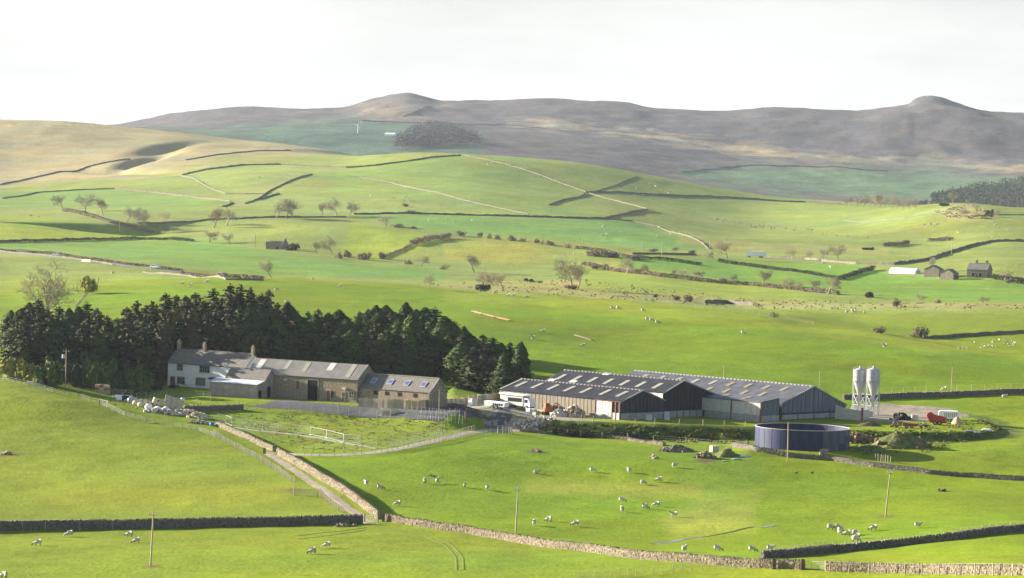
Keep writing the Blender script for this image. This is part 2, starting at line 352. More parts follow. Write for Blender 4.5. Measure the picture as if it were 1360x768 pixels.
# bank round the yard: rank grass, brambles and bare earth
ks = (smooth(-1.5, .6, SD) * (1 - smooth(5.5, 8, SD)))[..., None]
TINT[:] = TINT * (1 - ks * .85) + (c3(.08, .115, .025) + (vnoise(XG / 2.2, YG / 2.2, 21) - .4)[..., None] * c3(.10, .08, .04)) * ks * .85
paint([(260, 548), (590, 545), (640, 575), (450, 606), (330, 590)], c3(.15, .215, .02), 600, 690, 4, 2, .8)
tus = np.clip((vnoise(XG / 1.6, YG / 1.6, 31) - .45) * 2.2, 0, 1)[..., None]
reg = (np.clip(.5 - poly_sdf(SG, PYG, [lev(*p) for p in [(262, 548), (590, 545), (620, 570), (450, 604), (330, 590)]]) / 3, 0, 1) * ((YG > 600) & (YG < 690)))[..., None]
TINT[:] = TINT * (1 - reg * tus * .75) + c3(.10, .075, .03) * reg * tus * .75
# hill field behind the farm
paint([(-200, 395), (100, 380), (320, 369), (590, 384), (995, 415), (1240, 458), (1360, 476), (2000, 520), (2000, 560), (1120, 545), (700, 540), (0, 505), (-200, 505)], c3(.128, .194, .009), 690, 1030, 5, 2)
paint([(590, 380), (1000, 412), (1260, 458), (1260, 470), (990, 430), (590, 400)], c3(.21, .25, .025), 690, 1030, 12, 3, .6)
# valley floor: rough grass along the stream, meadows between hedges
paint([(560, 378), (770, 370), (780, 385), (990, 396), (1160, 401), (1400, 404), (1400, 412), (1050, 412), (820, 402), (700, 392)], ROUGH, 1030, 1500, 4, 2)
paint([(780, 356), (960, 372), (1110, 394), (1160, 402), (990, 398), (770, 382)], c3(.19, .235, .035), 1030, 1600, 4, 1.5)
paint([(590, 345), (590, 318), (690, 318), (940, 345), (960, 370), (780, 352)], c3(.23, .25, .05), 1200, 1900, 6, 2)
paint([(-200, 318), (150, 312), (260, 318), (430, 345), (590, 358), (590, 372), (340, 366), (110, 338), (-200, 330)], c3(.13, .22, .04), 1100, 1800, 4, 1)
paint([(-200, 286), (60, 288), (240, 314), (60, 318), (-200, 320)], c3(.20, .25, .025), 1300, 2000, 3, 1)
paint([(450, 340), (470, 296), (600, 316), (540, 336), (500, 348)], c3(.20, .25, .03), 1300, 2000, 4, 1)
paint([(470, 285), (650, 287), (830, 292), (940, 330), (880, 332), (690, 316), (560, 306)], c3(.12, .215, .045), 1400, 2500, 4, 1)
paint([(820, 340), (1140, 352), (1180, 365), (1110, 392), (960, 370), (830, 356)], c3(.12, .22, .03), 1200, 1800, 4, 1)
paint([(1120, 366), (1250, 370), (1400, 376), (1400, 400), (1230, 400), (1120, 392)], c3(.13, .22, .03), 1100, 1800, 4, 1)
paint([(900, 318), (1060, 325), (1180, 330), (1180, 340), (1000, 330), (900, 326)], ROUGH, 1400, 2500, 5, 3, .8)
# the main hillside
paint([(450, 222), (612, 206), (770, 252), (800, 288), (640, 284), (470, 284), (440, 250)], c3(.17, .24, .05), 1700, 2900, 4, 1)
paint([(250, 232), (340, 220), (460, 222), (420, 240), (300, 257)], c3(.20, .245, .06), 1700, 2900, 5, 2)
paint([(0, 256), (150, 252), (310, 268), (250, 280), (0, 276)], c3(.15, .23, .05), 1700, 2900, 5, 2)
paint([(300, 258), (470, 258), (640, 268), (690, 284), (330, 284)], c3(.185, .235, .06), 1700, 2900, 6, 2)
paint([(300, 246), (320, 270), (360, 258), (420, 232), (380, 232), (330, 256)], ROUGH, 1700, 2900, 5, 2, .6)
paint([(616, 203), (740, 212), (920, 240), (1120, 268), (860, 276), (790, 250)], c3(.17, .225, .055), 1700, 2900, 4, 2)
paint([(850, 276), (1120, 270), (1200, 300), (1000, 312), (860, 300)], c3(.185, .24, .055), 1700, 2700, 6, 2)
paint([(900, 283), (940, 288), (1000, 296), (1060, 302), (1060, 306), (990, 302), (900, 290)], ROUGH, 1700, 2700, 5, 3, .7)
paint([(1240, 280), (1285, 270), (1330, 284), (1320, 292), (1260, 292)], c3(.27, .26, .11), 1700, 2500, 5, 3, .8)
# tan moor on the left, its gully, and the strip of bents below
paint([(-700, 140), (0, 150), (250, 165), (445, 198), (380, 203), (335, 205), (290, 212), (230, 226), (160, 238), (60, 244), (-40, 252), (-700, 262)], MOOR, 2000, 3800, 6, 5)
paint([(60, 175), (130, 172), (190, 195), (120, 200)], c3(.17, .15, .08), 2600, 3800, 18, 10, .5)
paint([(240, 165), (330, 185), (300, 195), (215, 186)], c3(.19, .18, .08), 2600, 3800, 14, 8, .5)
paint([(215, 222), (330, 205), (430, 203), (330, 215), (240, 233), (170, 240)], c3(.27, .26, .10), 2000, 2900, 6, 3, .7)
# far hills, darkened in colour for the cloud and hill shade over them
paint([(165, 170), (260, 172), (475, 157), (545, 164), (640, 178), (645, 215), (440, 214), (250, 178)], FARG, 3500, 5900, 12, 8)
paint([(520, 196), (545, 172), (590, 165), (630, 176), (640, 192), (600, 196), (575, 202)], SHADEG, 3500, 5900, 12, 8, .85)  # dark patch painted in for the cloud shade on this slope
paint([(640, 186), (700, 178), (900, 205), (1360, 240), (1400, 275), (1100, 268), (850, 228), (700, 210)], c3(.090, .078, .076), 3500, 5900, 12, 8)
paint([(675, 164), (720, 158), (810, 172), (900, 182), (1010, 195), (1080, 208), (1200, 212), (1400, 222), (1400, 236), (1250, 222), (1040, 212), (900, 190), (800, 174), (700, 170)], c3(.30, .25, .15), 3500, 5900, 12, 8, .8)
paint([(900, 226), (1030, 220), (1150, 224), (1400, 240), (1400, 268), (1180, 266), (1010, 252), (905, 236)], c3(.08, .135, .07), 3500, 5900, 12, 8)
paint([(1130, 216), (1240, 214), (1320, 228), (1200, 226)], FARG, 3500, 5900, 12, 8, .7)
paint([(1290, 188), (1320, 186), (1400, 196), (1400, 210), (1310, 206)], c3(.055, .045, .05), 3500, 6300, 9, 5, .75)
paint([(985, 190), (1005, 182), (1012, 196)], c3(.075, .06, .055), 3500, 6300, 9, 6, .6)
paint([(1165, 190), (1190, 165), (1200, 160), (1196, 185), (1170, 196)], c3(.09, .075, .065), 3500, 6300, 9, 6, .6)
paint([(480, 140), (560, 130), (600, 140), (560, 160), (480, 156)], c3(.17, .14, .10), 3500, 6300, 12, 8, .6)
# patchy growth everywhere
TINT *= (1 + (vnoise(XG / 60, YG / 60, 41)[..., None] - .5) * .22 + (vnoise(XG / 17, YG / 17, 42)[..., None] - .5) * .22)
warm = (vnoise(XG / 33, YG / 33, 43) - .5)[..., None]; TINT *= (1 + warm * c3(.22, .0, -.25))
k = smooth(3000, 4000, YG)[..., None]; TINT *= 1 + k * ((vnoise(XG / 90, YG / 240, 44)[..., None] - .5) * .3 + (vnoise(XG / 30, YG / 60, 45)[..., None] - .5) * .3)

def ground_mat(name, scales, bump):
    m = bpy.data.materials.new(name); m.use_nodes = True; t = m.node_tree; N = t.nodes; L = t.links
    b = N['Principled BSDF']; b.inputs['Roughness'].default_value = 1; b.inputs['Specular IOR Level'].default_value = .05
    at_ = N.new('ShaderNodeAttribute'); at_.attribute_name = 'tint'; tc = N.new('ShaderNodeTexCoord'); cur = at_.outputs['Color']
    for sc, amt, st in scales:
        mp = N.new('ShaderNodeMapping'); mp.inputs['Scale'].default_value = st; L.new(tc.outputs['Object'], mp.inputs['Vector'])
        n = N.new('ShaderNodeTexNoise'); n.inputs['Scale'].default_value = sc; n.inputs['Detail'].default_value = 5; n.inputs['Roughness'].default_value = .7; L.new(mp.outputs[0], n.inputs['Vector'])
        r = N.new('ShaderNodeMapRange'); r.inputs[1].default_value = .25; r.inputs[2].default_value = .75; r.inputs[3].default_value = 1 - amt; r.inputs[4].default_value = 1 + amt; L.new(n.outputs['Fac'], r.inputs[0])
        v = N.new('ShaderNodeVectorMath'); v.operation = 'SCALE'; L.new(cur, v.inputs[0]); L.new(r.outputs[0], v.inputs['Scale']); cur = v.outputs[0]
    L.new(cur, b.inputs['Base Color'])
    n = N.new('ShaderNodeTexNoise'); n.inputs['Scale'].default_value = bump[0]; n.inputs['Detail'].default_value = 4; L.new(tc.outputs['Object'], n.inputs['Vector'])
    bp = N.new('ShaderNodeBump'); bp.inputs['Strength'].default_value = bump[1]; bp.inputs['Distance'].default_value = bump[2]; L.new(n.outputs['Fac'], bp.inputs['Height']); L.new(bp.outputs[0], b.inputs['Normal'])
    return m
GM = [ground_mat('meadow_grass', [(2.2, .26, (1, .5, 1)), (.55, .18, (1, .6, 1)), (.10, .16, (1, 1, 1))], (1.3, .7, .18)),
      ground_mat('valley_grass', [(.8, .26, (1, .5, 1)), (.2, .16, (1, .6, 1)), (.05, .14, (1, 1, 1))], (.5, .8, .4)),
      ground_mat('moor_grass', [(.15, .42, (1, .5, 1)), (.04, .25, (1, .5, 1))], (.12, .5, 1.2))]
def ground(name, i0, i1, m):
    n, c = i1 - i0, S_.size
    V = np.stack([XG[i0:i1], YG[i0:i1], ZG[i0:i1]], -1).reshape(-1, 3)
    I = np.arange(n * c).reshape(n, c); Q = np.stack([I[:-1, :-1], I[:-1, 1:], I[1:, 1:], I[1:, :-1]], -1).reshape(-1, 4)
    me = bpy.data.meshes.new(name); me.vertices.add(len(V)); me.vertices.foreach_set('co', V.ravel())
    me.loops.add(Q.size); me.loops.foreach_set('vertex_index', Q.ravel().astype(np.int32))
    me.polygons.add(len(Q)); me.polygons.foreach_set('loop_start', np.arange(0, Q.size, 4, dtype=np.int32)); me.polygons.foreach_set('use_smooth', np.ones(len(Q), bool))
    me.update(calc_edges=True)
    a = me.attributes.new('tint', 'FLOAT_COLOR', 'POINT')
    a.data.foreach_set('color', np.concatenate([np.clip(TINT[i0:i1], .005, .9).reshape(-1, 3), np.ones((n * c, 1))], 1).astype(np.float32).ravel())
    me.materials.append(m); o = link(name, me); tag(o, kind='structure'); return o
i1 = int(np.searchsorted(D_, 1090)); i2 = int(np.searchsorted(D_, 3150))
ground('meadow_ground', 0, i1 + 1, GM[0]); ground('valley_ground', i1, i2 + 1, GM[1]); ground('moorland_hills', i2, D_.size, GM[2])
# draped sheets: tracks, yard, road
def ribbon(name, pts, width, m, lift=.06, step=1.5, kind='structure', world=False):
    P = [Vector(p) if world else hit(*p) for p in pts]
    q = [P[0]]
    for a, b in zip(P[:-1], P[1:]):
        n = max(1, int((b - a).length / step)); q += [a.lerp(b, i / n) for i in range(1, n + 1)]
    for _ in range(3): q = [q[0]] + [(q[i - 1] + q[i] * 2 + q[i + 1]) / 4 for i in range(1, len(q) - 1)] + [q[-1]]
    vs, fs = [], []
    for i, p in enumerate(q):
        d = (q[min(i + 1, len(q) - 1)] - q[max(i - 1, 0)]); d.z = 0; d.normalize(); nrm = Vector((-d.y, d.x, 0)); ww = width * (1 + .12 * math.sin(i * 1.7) + .08 * math.sin(i * .6))
        for t in (-.5, -.25, 0, .25, .5):
            x = p + nrm * ww * t; vs.append((x.x, x.y, H(x.x, x.y) + lift * (1 if abs(t) < .4 else .3)))
    for i in range(len(q) - 1):
        for k in range(4): fs.append((i * 5 + k, i * 5 + k + 1, i * 5 + 6 + k, i * 5 + 5 + k))
    me = bpy.data.meshes.new(name); me.from_pydata(vs, [], fs); me.materials.append(m)
    return link(name, me, kind=kind)
def sheet(name, poly, m, lift=.05, step=1.2, world=False):
    P = [(p[0], p[1]) if world else tuple(hit(*p)[:2]) for p in poly]
    x0, x1 = min(p[0] for p in P), max(p[0] for p in P); y0, y1 = min(p[1] for p in P), max(p[1] for p in P)
    nx, ny = int((x1 - x0) / step) + 2, int((y1 - y0) / step) + 2
    X, Y = np.meshgrid(x0 + np.arange(nx) * step, y0 + np.arange(ny) * step); sd = poly_sdf(X, Y, P); vs = []; ids = {}; fs = []
    def vid(i, j):
        if (i, j) not in ids: ids[(i, j)] = len(vs); vs.append((X[i, j], Y[i, j], H(X[i, j], Y[i, j]) + lift - max(0, sd[i, j] + .4) * .2))
        return ids[(i, j)]
    for i in range(ny - 1):
        for j in range(nx - 1):
            if min(sd[i, j], sd[i + 1, j], sd[i, j + 1], sd[i + 1, j + 1]) < .2: fs.append((vid(i, j), vid(i, j + 1), vid(i + 1, j + 1), vid(i + 1, j)))
    me = bpy.data.meshes.new(name); me.from_pydata(vs, [], fs); me.materials.append(m); return link(name, me, kind='structure')
dirt = mat('track_dirt', (.27, .23, .175), .3, .8, 1, .5, 4); conc = mat('yard_concrete', (.08, .082, .088), .2, .5, .9, .2, 3); yardm = mat('yard_mud', (.24, .205, .16), .35, .5, .95, .5, 2)  # yard concrete darkened to carry the stone barn's shade
asph = mat('road_asphalt', (.16, .16, .165), .15, .4, .9)
def vn1(x): return float(vnoise(np.array([x]), np.array([.5]), 77)[0])

water = mat('pool_water', (.10, .11, .11), .2, .5, .12, spec=.6)
ribbon('stream', [(866, 723), (885, 720.5), (905, 717), (930, 714)], 1.5, water, .07, .6); ribbon('ditch', [(930, 714), (950, 711), (968, 707.5), (985, 703), (1000, 700)], .7, mat('wet_mud', (.06, .05, .03), .3, 2, .7), .07, .6); ribbon('puddle', [(1011, 701), (1020, 699.5), (1028, 698)], .9, water, .07, .5)
for k_, off in (('a', 0), ('b', 9)):
    ribbon('wheel_rut', [(486 + off, 698), (530 + off, 706), (566 + off, 712), (592 + off, 725), (606 + off, 741), (607 + off, 757)], .35, mat('rut_grass', (.10, .125, .02), .3, 1.5, 1), .05, 1)
    ribbon('wheel_rut', [(395, 712 + off * .5), (440, 707 + off * .5), (486, 701 + off * .3)], .35, mat('rut_mud', (.13, .11, .04), .3, 1.5, 1), .05, 1)
# ------------------------------------------------------------------ dry stone walls
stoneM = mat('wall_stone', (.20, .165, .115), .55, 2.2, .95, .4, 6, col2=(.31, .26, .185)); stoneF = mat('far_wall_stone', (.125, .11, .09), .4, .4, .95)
stoneD = mat('dark_wall_stone', (.15, .135, .115), .5, 2.2, .95, .4, 6)  # darker stone: puts shade into walls turned from the sun; also brown rubble
def resample(P, step):
    q = [P[0]]
    for a, b in zip(P[:-1], P[1:]):
        n = max(1, int(round((b - a).length / step))); q += [a.lerp(b, i / n) for i in range(1, n + 1)]
    return q
def near_wall(pts, h, th, label, m=None, ss=.34, gaps=(), name='dry_stone_wall', tumble=0., group='dry stone walls of the farm', dmin=380):
    m = m or stoneM; P = [hit(x, y, dmin) for x, y in pts]; q = resample(P, .5)
    for _ in range(2): q = [q[0]] + [(q[i - 1] + q[i] * 2 + q[i + 1]) / 4 for i in range(1, len(q) - 1)] + [q[-1]]
    o = q[0].copy(); o.z = H(o.x, o.y); e = empty(name, o, 0, label, 'wall', group)
    core, st, cp = MB(), MB(), MB(); cum = 0
    for i in range(len(q) - 1):
        a, b = q[i], q[i + 1]; d = (b - a); d.z = 0; L = d.length; d.normalize(); n = Vector((-d.y, d.x, 0)); mid = (a + b) / 2
        hh = h * (1 - tumble * (1 - vn1(cum * .35 + len(label)))) + .12 * (vn1(cum * 1.3) - .5); cum += L
        za, zb = H(a.x, a.y), H(b.x, b.y); vs = []
        for p, z in ((a, za), (b, zb)):
            for s, k in ((-.5, 0), (.5, 0), (.36, 1), (-.36, 1)): vs.append(p + n * s * (th - .14) - o); vs[-1].z = z - o.z + (hh - .14 if k else -.3)
        core.add(vs, [(0, 1, 5, 4), (1, 2, 6, 5), (2, 3, 7, 6), (3, 0, 4, 7), (0, 3, 2, 1), (4, 5, 6, 7)])
        nc = max(2, int(hh / (ss * .62)))
        for side in (-1, 1):
            for c in range(nc):
                k = max(1, int(round(L / ss + rnd.uniform(-.4, .4)))); ch = hh / nc
                for g in range(k):
                    t = (g + .5 + rnd.uniform(-.15, .15)) / k; z = za + (zb - za) * t + (c + .5) * ch - .12
                    off = th * (.5 - .13 * c / nc) - .05 + rnd.uniform(-.03, .05)
                    M = Matrix.Translation(a + d * L * t + n * side * off + Vector((0, 0, z - a.z)) - Vector((o.x, o.y, o.z - 0)) ) if False else Matrix.Translation(Vector(((a + d * L * t + n * side * off).x - o.x, (a + d * L * t + n * side * off).y - o.y, z - o.z))) @ Matrix.Rotation(math.atan2(d.y, d.x) + rnd.uniform(-.15, .15), 4, 'Z') @ Matrix.Rotation(rnd.uniform(-.12, .12), 4, 'Y')
                    x = L / k * .52 * rnd.uniform(.8, 1.08); zz = ch * .5 * rnd.uniform(.75, 1.05); st.box(-x, -.11, -zz, x, .11, zz, .035, M)
        k = max(1, int(L / .2))
        for g in range(k):
            t = (g + rnd.uniform(.2, .8)) / k; pp = a + d * L * t; z = za + (zb - za) * t + hh
            M = Matrix.Translation(Vector((pp.x - o.x, pp.y - o.y, z - o.z))) @ Matrix.Rotation(math.atan2(d.y, d.x), 4, 'Z') @ Matrix.Rotation(rnd.uniform(-.35, .35), 4, 'Y')
            cp.box(-rnd.uniform(.05, .11), -th * .36, -.16, rnd.uniform(.05, .11), th * .36, rnd.uniform(.05, .2), .03, M)
    core.build('wall_core', m, e); st.build('stone', m, e, kind='stuff'); cp.build('coping_stone', m, e, kind='stuff'); return e
def far_wall(pts, h, label, m=None, th=.55, name='field_wall', group='field walls of the hillside', dmin=780, cat='wall'):
    P = [hit(x, y, dmin) for x, y in pts]; q = resample(P, 3.0); o = q[0].copy(); b = MB(); n = len(q)
    for i, p in enumerate(q):
        d = q[min(i + 1, n - 1)] - q[max(i - 1, 0)]; d.z = 0; d.normalize(); nr = Vector((-d.y, d.x, 0)); z = H(p.x, p.y); hh = h * .72 * (.75 + .5 * rnd.random())
        for s, k in ((-.5, -.4), (.5, -.4), (.33, hh), (-.33, hh)): v = p + nr * s * th - o; v.z = z + k - o.z; b.v.append(tuple(v))
    for i in range(n - 1):
        for k in range(4): b.f.append((i * 4 + k, i * 4 + (k + 1) % 4, i * 4 + 4 + (k + 1) % 4, i * 4 + 4 + k)); b.m.append(0)
    b.f += [(3, 2, 1, 0), tuple((n - 1) * 4 + k for k in range(4))]; b.m += [0, 0]
    return tag(b.build(name, m or stoneF, loc=o), label, cat, group)
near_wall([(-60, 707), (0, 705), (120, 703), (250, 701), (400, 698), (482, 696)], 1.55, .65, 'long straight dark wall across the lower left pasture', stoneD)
near_wall([(289, 567), (326, 582), (364, 600)], 1.05, .6, 'pale sunlit wall along the upper part of the farm track')
near_wall([(369, 604), (405, 624), (440, 645), (470, 664), (503, 690)], 1.35, .6, 'pale sunlit wall along the lower part of the farm track')
near_wall([(511, 692), (568, 701), (624, 709), (674, 718), (733, 728), (780, 733), (833, 741), (880, 745), (950, 750), (1010, 754), (1064, 756)], 1.25, .7, 'long rugged sunlit wall crossing the bottom of the sheep field', tumble=.18)
near_wall([(1098, 758), (1160, 760), (1230, 762), (1300, 763), (1400, 764)], 1.2, .6, 'sunlit wall right of the small field gate, with fence posts in it', dmin=335)
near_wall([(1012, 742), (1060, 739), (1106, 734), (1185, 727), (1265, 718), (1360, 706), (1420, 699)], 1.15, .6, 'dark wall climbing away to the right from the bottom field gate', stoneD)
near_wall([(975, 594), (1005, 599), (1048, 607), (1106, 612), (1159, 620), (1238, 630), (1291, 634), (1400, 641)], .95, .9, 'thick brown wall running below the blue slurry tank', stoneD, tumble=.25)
near_wall([(690, 573), (735, 576), (786, 578), (835, 585), (882, 592)], .65, .9, 'low tumbledown wall under the barn bank', stoneM, tumble=.55)
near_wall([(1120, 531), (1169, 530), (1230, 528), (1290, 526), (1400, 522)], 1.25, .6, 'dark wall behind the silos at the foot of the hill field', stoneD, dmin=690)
near_wall([(244, 546), (270, 546), (296, 545), (323, 544)], 1.15, .5, 'dark garden wall in front of the grey shed', stoneD, dmin=600)
near_wall([(584, 541), (600, 541), (620, 545), (634, 549), (641, 556)], .8, .45, 'low curved pale wall beside the cattle grid', dmin=600)
FW = [
 ([(0, 246), (34, 239), (78, 229), (129, 219), (173, 212)], 1.6, 'dark wall climbing the tan moor at the far left'), ([(247, 213), (288, 206), (338, 201), (386, 200)], 1.4, 'wall along the foot of the tan moor'),
 ([(242, 233), (271, 226), (322, 220), (372, 219), (410, 221), (460, 223), (501, 220), (552, 213), (612, 207)], 1.7, 'long dark wall curving over the green hill shoulder'), ([(240, 234), (271, 246), (300, 258)], 1.2, 'pale wall dropping from the curving hill wall'),
 ([(301, 258), (352, 258)], 1.2, 'short wall in the bottom of the hill hollow'), ([(3, 264), (51, 256), (102, 253), (152, 251), (203, 256), (254, 262), (305, 268)], 1.3, 'wall across the left hillside above the bare trees'),
 ([(295, 275), (308, 270), (325, 271), (342, 265), (355, 256), (372, 247), (389, 239), (415, 232)], 1.3, 'dark wall climbing diagonally up the middle hill'), ([(342, 266), (371, 258)], 1.7, 'short dark spur beside the diagonal wall'),
 ([(183, 297), (237, 296), (288, 292), (338, 290), (400, 289), (460, 289)], 1.5, 'wall running along the valley side by the bare trees'), ([(478, 236), (520, 243), (552, 251), (619, 267), (701, 285)], 1.0, 'pale broken wall slanting down the big green hill'),
 ([(470, 285), (552, 284), (653, 287), (755, 290), (800, 291), (833, 284), (860, 279)], 1.7, 'long dark wall along the foot of the big green hill'), ([(616, 207), (670, 218), (721, 234), (775, 254), (822, 268), (860, 278)], 1.0, 'pale wall descending the right shoulder of the big green hill'),
 ([(778, 256), (839, 257), (910, 261), (1002, 265), (1069, 269), (1118, 272)], 1.9, 'dark wall along the right shoulder towards the grove'), ([(729, 273), (755, 265), (777, 257)], 1.4, 'dark stub of wall on the big green hill'), ([(788, 255), (819, 246), (846, 235)], .8, 'faint wall running up to the hill crest'),
 ([(802, 291), (839, 294), (873, 301), (910, 313), (934, 324), (941, 331)], 1.0, 'tan bank wall curving down to the roadside'), ([(1018, 342), (1069, 345), (1137, 351), (1188, 352)], 1.6, 'dark roadside wall right of the white trailer'), ([(1188, 352), (1219, 348), (1244, 342), (1281, 330), (1315, 322), (1352, 321), (1400, 320)], 2.2, 'dark wall sweeping up the right hand pasture above the stone farm'),
 ([(840, 338), (880, 338), (925, 339)], 1.3, 'low roadside wall behind the poles'), ([(1226, 450), (1270, 448), (1310, 445), (1360, 442), (1420, 437)], 1.5, 'dark wall across the lower right field'), ([(937, 403), (965, 403), (1001, 406)], 1.8, 'short dark wall by the stream'), ([(1120, 293), (1200, 290), (1290, 288), (1360, 286)], .9, 'thin wall below the rough mound'),
 ([(0, 334), (60, 340), (115, 347), (150, 352)], .9, 'low pale wall along the lane with cars'), ([(190, 362), (250, 367), (300, 372), (350, 373)], .8, 'low pale wall beyond the lane nearer the crest'),
 ([(480, 161), (530, 163), (600, 165), (660, 166), (720, 171), (800, 180)], 2.2, 'moor wall on the far ridge slope'), ([(535, 156), (560, 146), (570, 141)], 2., 'moor wall climbing the far peak'), ([(905, 229), (980, 221), (1060, 221), (1180, 228)], 2.2, 'intake wall of the far green fields')]
for pts, h, lab in FW: far_wall(pts, h, lab)
# ------------------------------------------------------------------ plants
def leafmesh(name, m, pts, nrm, size, rs, smoothn=False):
    """many small leaf-sized quads at pts, facing loosely along nrm"""
    n = len(pts); pts = np.asarray(pts); nrm = np.asarray(nrm); nrm = nrm + rs.normal(0, .45, (n, 3)); nrm /= np.linalg.norm(nrm, axis=1)[:, None] + 1e-9
    a = np.cross(nrm, rs.normal(0, 1, (n, 3))); a /= np.linalg.norm(a, axis=1)[:, None] + 1e-9; b = np.cross(nrm, a)
    sz = np.asarray(size) * rs.uniform(.6, 1.35, n); u = a * sz[:, None] * .5; v = b * sz[:, None] * rs.uniform(.3, .6, n)[:, None]
    V = np.stack([pts - u, pts + v * .9 - u * .1, pts + u, pts - v * .9 + u * .1], 1).reshape(-1, 3)
    me = bpy.data.meshes.new(name); me.vertices.add(4 * n); me.vertices.foreach_set('co', V.ravel())
    me.loops.add(4 * n); me.loops.foreach_set('vertex_index', np.arange(4 * n, dtype=np.int32)); me.polygons.add(n); me.polygons.foreach_set('loop_start', np.arange(0, 4 * n, 4, dtype=np.int32))
    me.update(calc_edges=True); me.materials.append(m); return me
def conifer(name, m, seed, kind):
    """crown of unit height 1 .. scaled by the instance; whorls of drooping boughs"""
    rs = np.random.RandomState(seed); P, N, Z = [], [], []; Hh = 10.
    if kind == 'spruce':
        lev = 22
        for i in range(lev):
            t = i / lev; z = Hh * (.07 + .91 * t); rad = 2.6 * min(1, .55 + t * 1.5) * (1 - t) ** .62 * rs.uniform(.6, 1.25) + .15; nb = int(11 - 5 * t)
            for k in range(nb):
                a = rs.uniform(0, 6.283); L = rad * rs.uniform(.65, 1.18); m_ = int(5 + 15 * L / 2.5)
                for q in range(m_):
                    s = (q + rs.uniform(0, 1)) / m_; r = L * s; dz = -.35 * r * s + .18 * r + rs.normal(0, .06); sp = .30 * (1 - s * .5)
                    if rs.uniform() < .12: continue
                    P.append((r * math.cos(a) + rs.normal(0, sp * .7), r * math.sin(a) + rs.normal(0, sp * .7), z + dz)); N.append((math.cos(a) * .5, math.sin(a) * .5, .75)); Z.append(.40 + .22 * (1 - t))
        for q in range(40): P.append((rs.normal(0, .13), rs.normal(0, .13), Hh * rs.uniform(.90, 1.0))); N.append((rs.normal(), rs.normal(), .3)); Z.append(.25)
    else:
        n = 4000; bumps = [(rs.uniform(0, 6.283), rs.uniform(0, Hh), rs.uniform(.3, .75)) for _ in range(70)]
        for q in range(n):
            t = rs.uniform(0, 1) ** .85; a = rs.uniform(0, 6.283); z = Hh * t
            rad = 2.0 * min(1, (1 - t) * 2.2) ** .75 * min(1, .7 + t * 2)
            lump = 0
            for (ba, bz, bs) in bumps:
                da = (a - ba + 3.1416) % 6.2832 - 3.1416; e = (da * 1.8) ** 2 + ((z - bz) / .75) ** 2
                if e < 3: lump = max(lump, bs * math.exp(-e))
            r = rad * (.66 + .62 * lump) * (rs.uniform(.80, 1.04) if rs.uniform() < .88 else rs.uniform(1.0, 1.28))
            P.append((r * math.cos(a), r * math.sin(a), z + rs.normal(0, .05))); N.append((math.cos(a), math.sin(a), .45 + .3 * t)); Z.append(.40)
    return leafmesh(name, m, P, N, np.array(Z), rs)
leafD = mat('spruce_needles', (.032, .052, .010), .5, 1.2, .85, rand=.3)
leafO = mat('olive_spruce_needles', (.075, .07, .028), .4, 1.2, .85, rand=.25)
leafC = mat('cypress_foliage', (.036, .068, .008), .55, 1.1, .8, rand=.3)
leafG = mat('golden_cypress_foliage', (.15, .115, .015), .35, 1.1, .85)
bark = mat('bark', (.13, .10, .075), .3, 2, .95); barkpale = mat('pale_bark', (.30, .245, .18), .25, 2, .95, rand=.2)
CONI = {'spruce': [conifer('crown', leafD, 10 + i, 'spruce') for i in range(3)], 'olive': [conifer('crown', leafO, 20 + i, 'spruce') for i in range(3)],
        'cypress': [conifer('crown', leafC, 30 + i, 'cypress') for i in range(3)], 'golden': [conifer('crown', leafG, 40, 'cypress')]}
TR = MB(); TR.tube([(0, 0, -.5), (0, 0, 3), (0, 0, 9.4)], [.22, .16, .03], 7); TRUNK = TR.mesh('trunk', bark)
COREM = {}
def core_mesh(kind):
    if kind not in COREM:
        b = MB()
        if kind in ('spruce', 'olive'): b.lathe([(.9, .7), (1.0, 2.2), (.7, 5), (.05, 8.8)], 9)
        else: b.lathe([(1.1, .2), (1.35, 2.5), (1.2, 6), (.6, 8.4), (.05, 9.3)], 9)
        COREM[kind] = b.mesh('inner_foliage', {'spruce': leafD, 'olive': leafO, 'cypress': leafC, 'golden': leafG}[kind])
    return COREM[kind]
def put_conifer(p, h, kind, label, group, name='conifer_tree', wide=1., i=0):
    e = empty(name, p, rnd.uniform(0, 6.28), label, 'tree', group); k = h / 10.
    e.scale = (k * wide, k * wide, k)
    link('crown', CONI[kind][i % len(CONI[kind])], e); link('inner_foliage', core_mesh(kind), e); link('trunk', TRUNK, e); return e
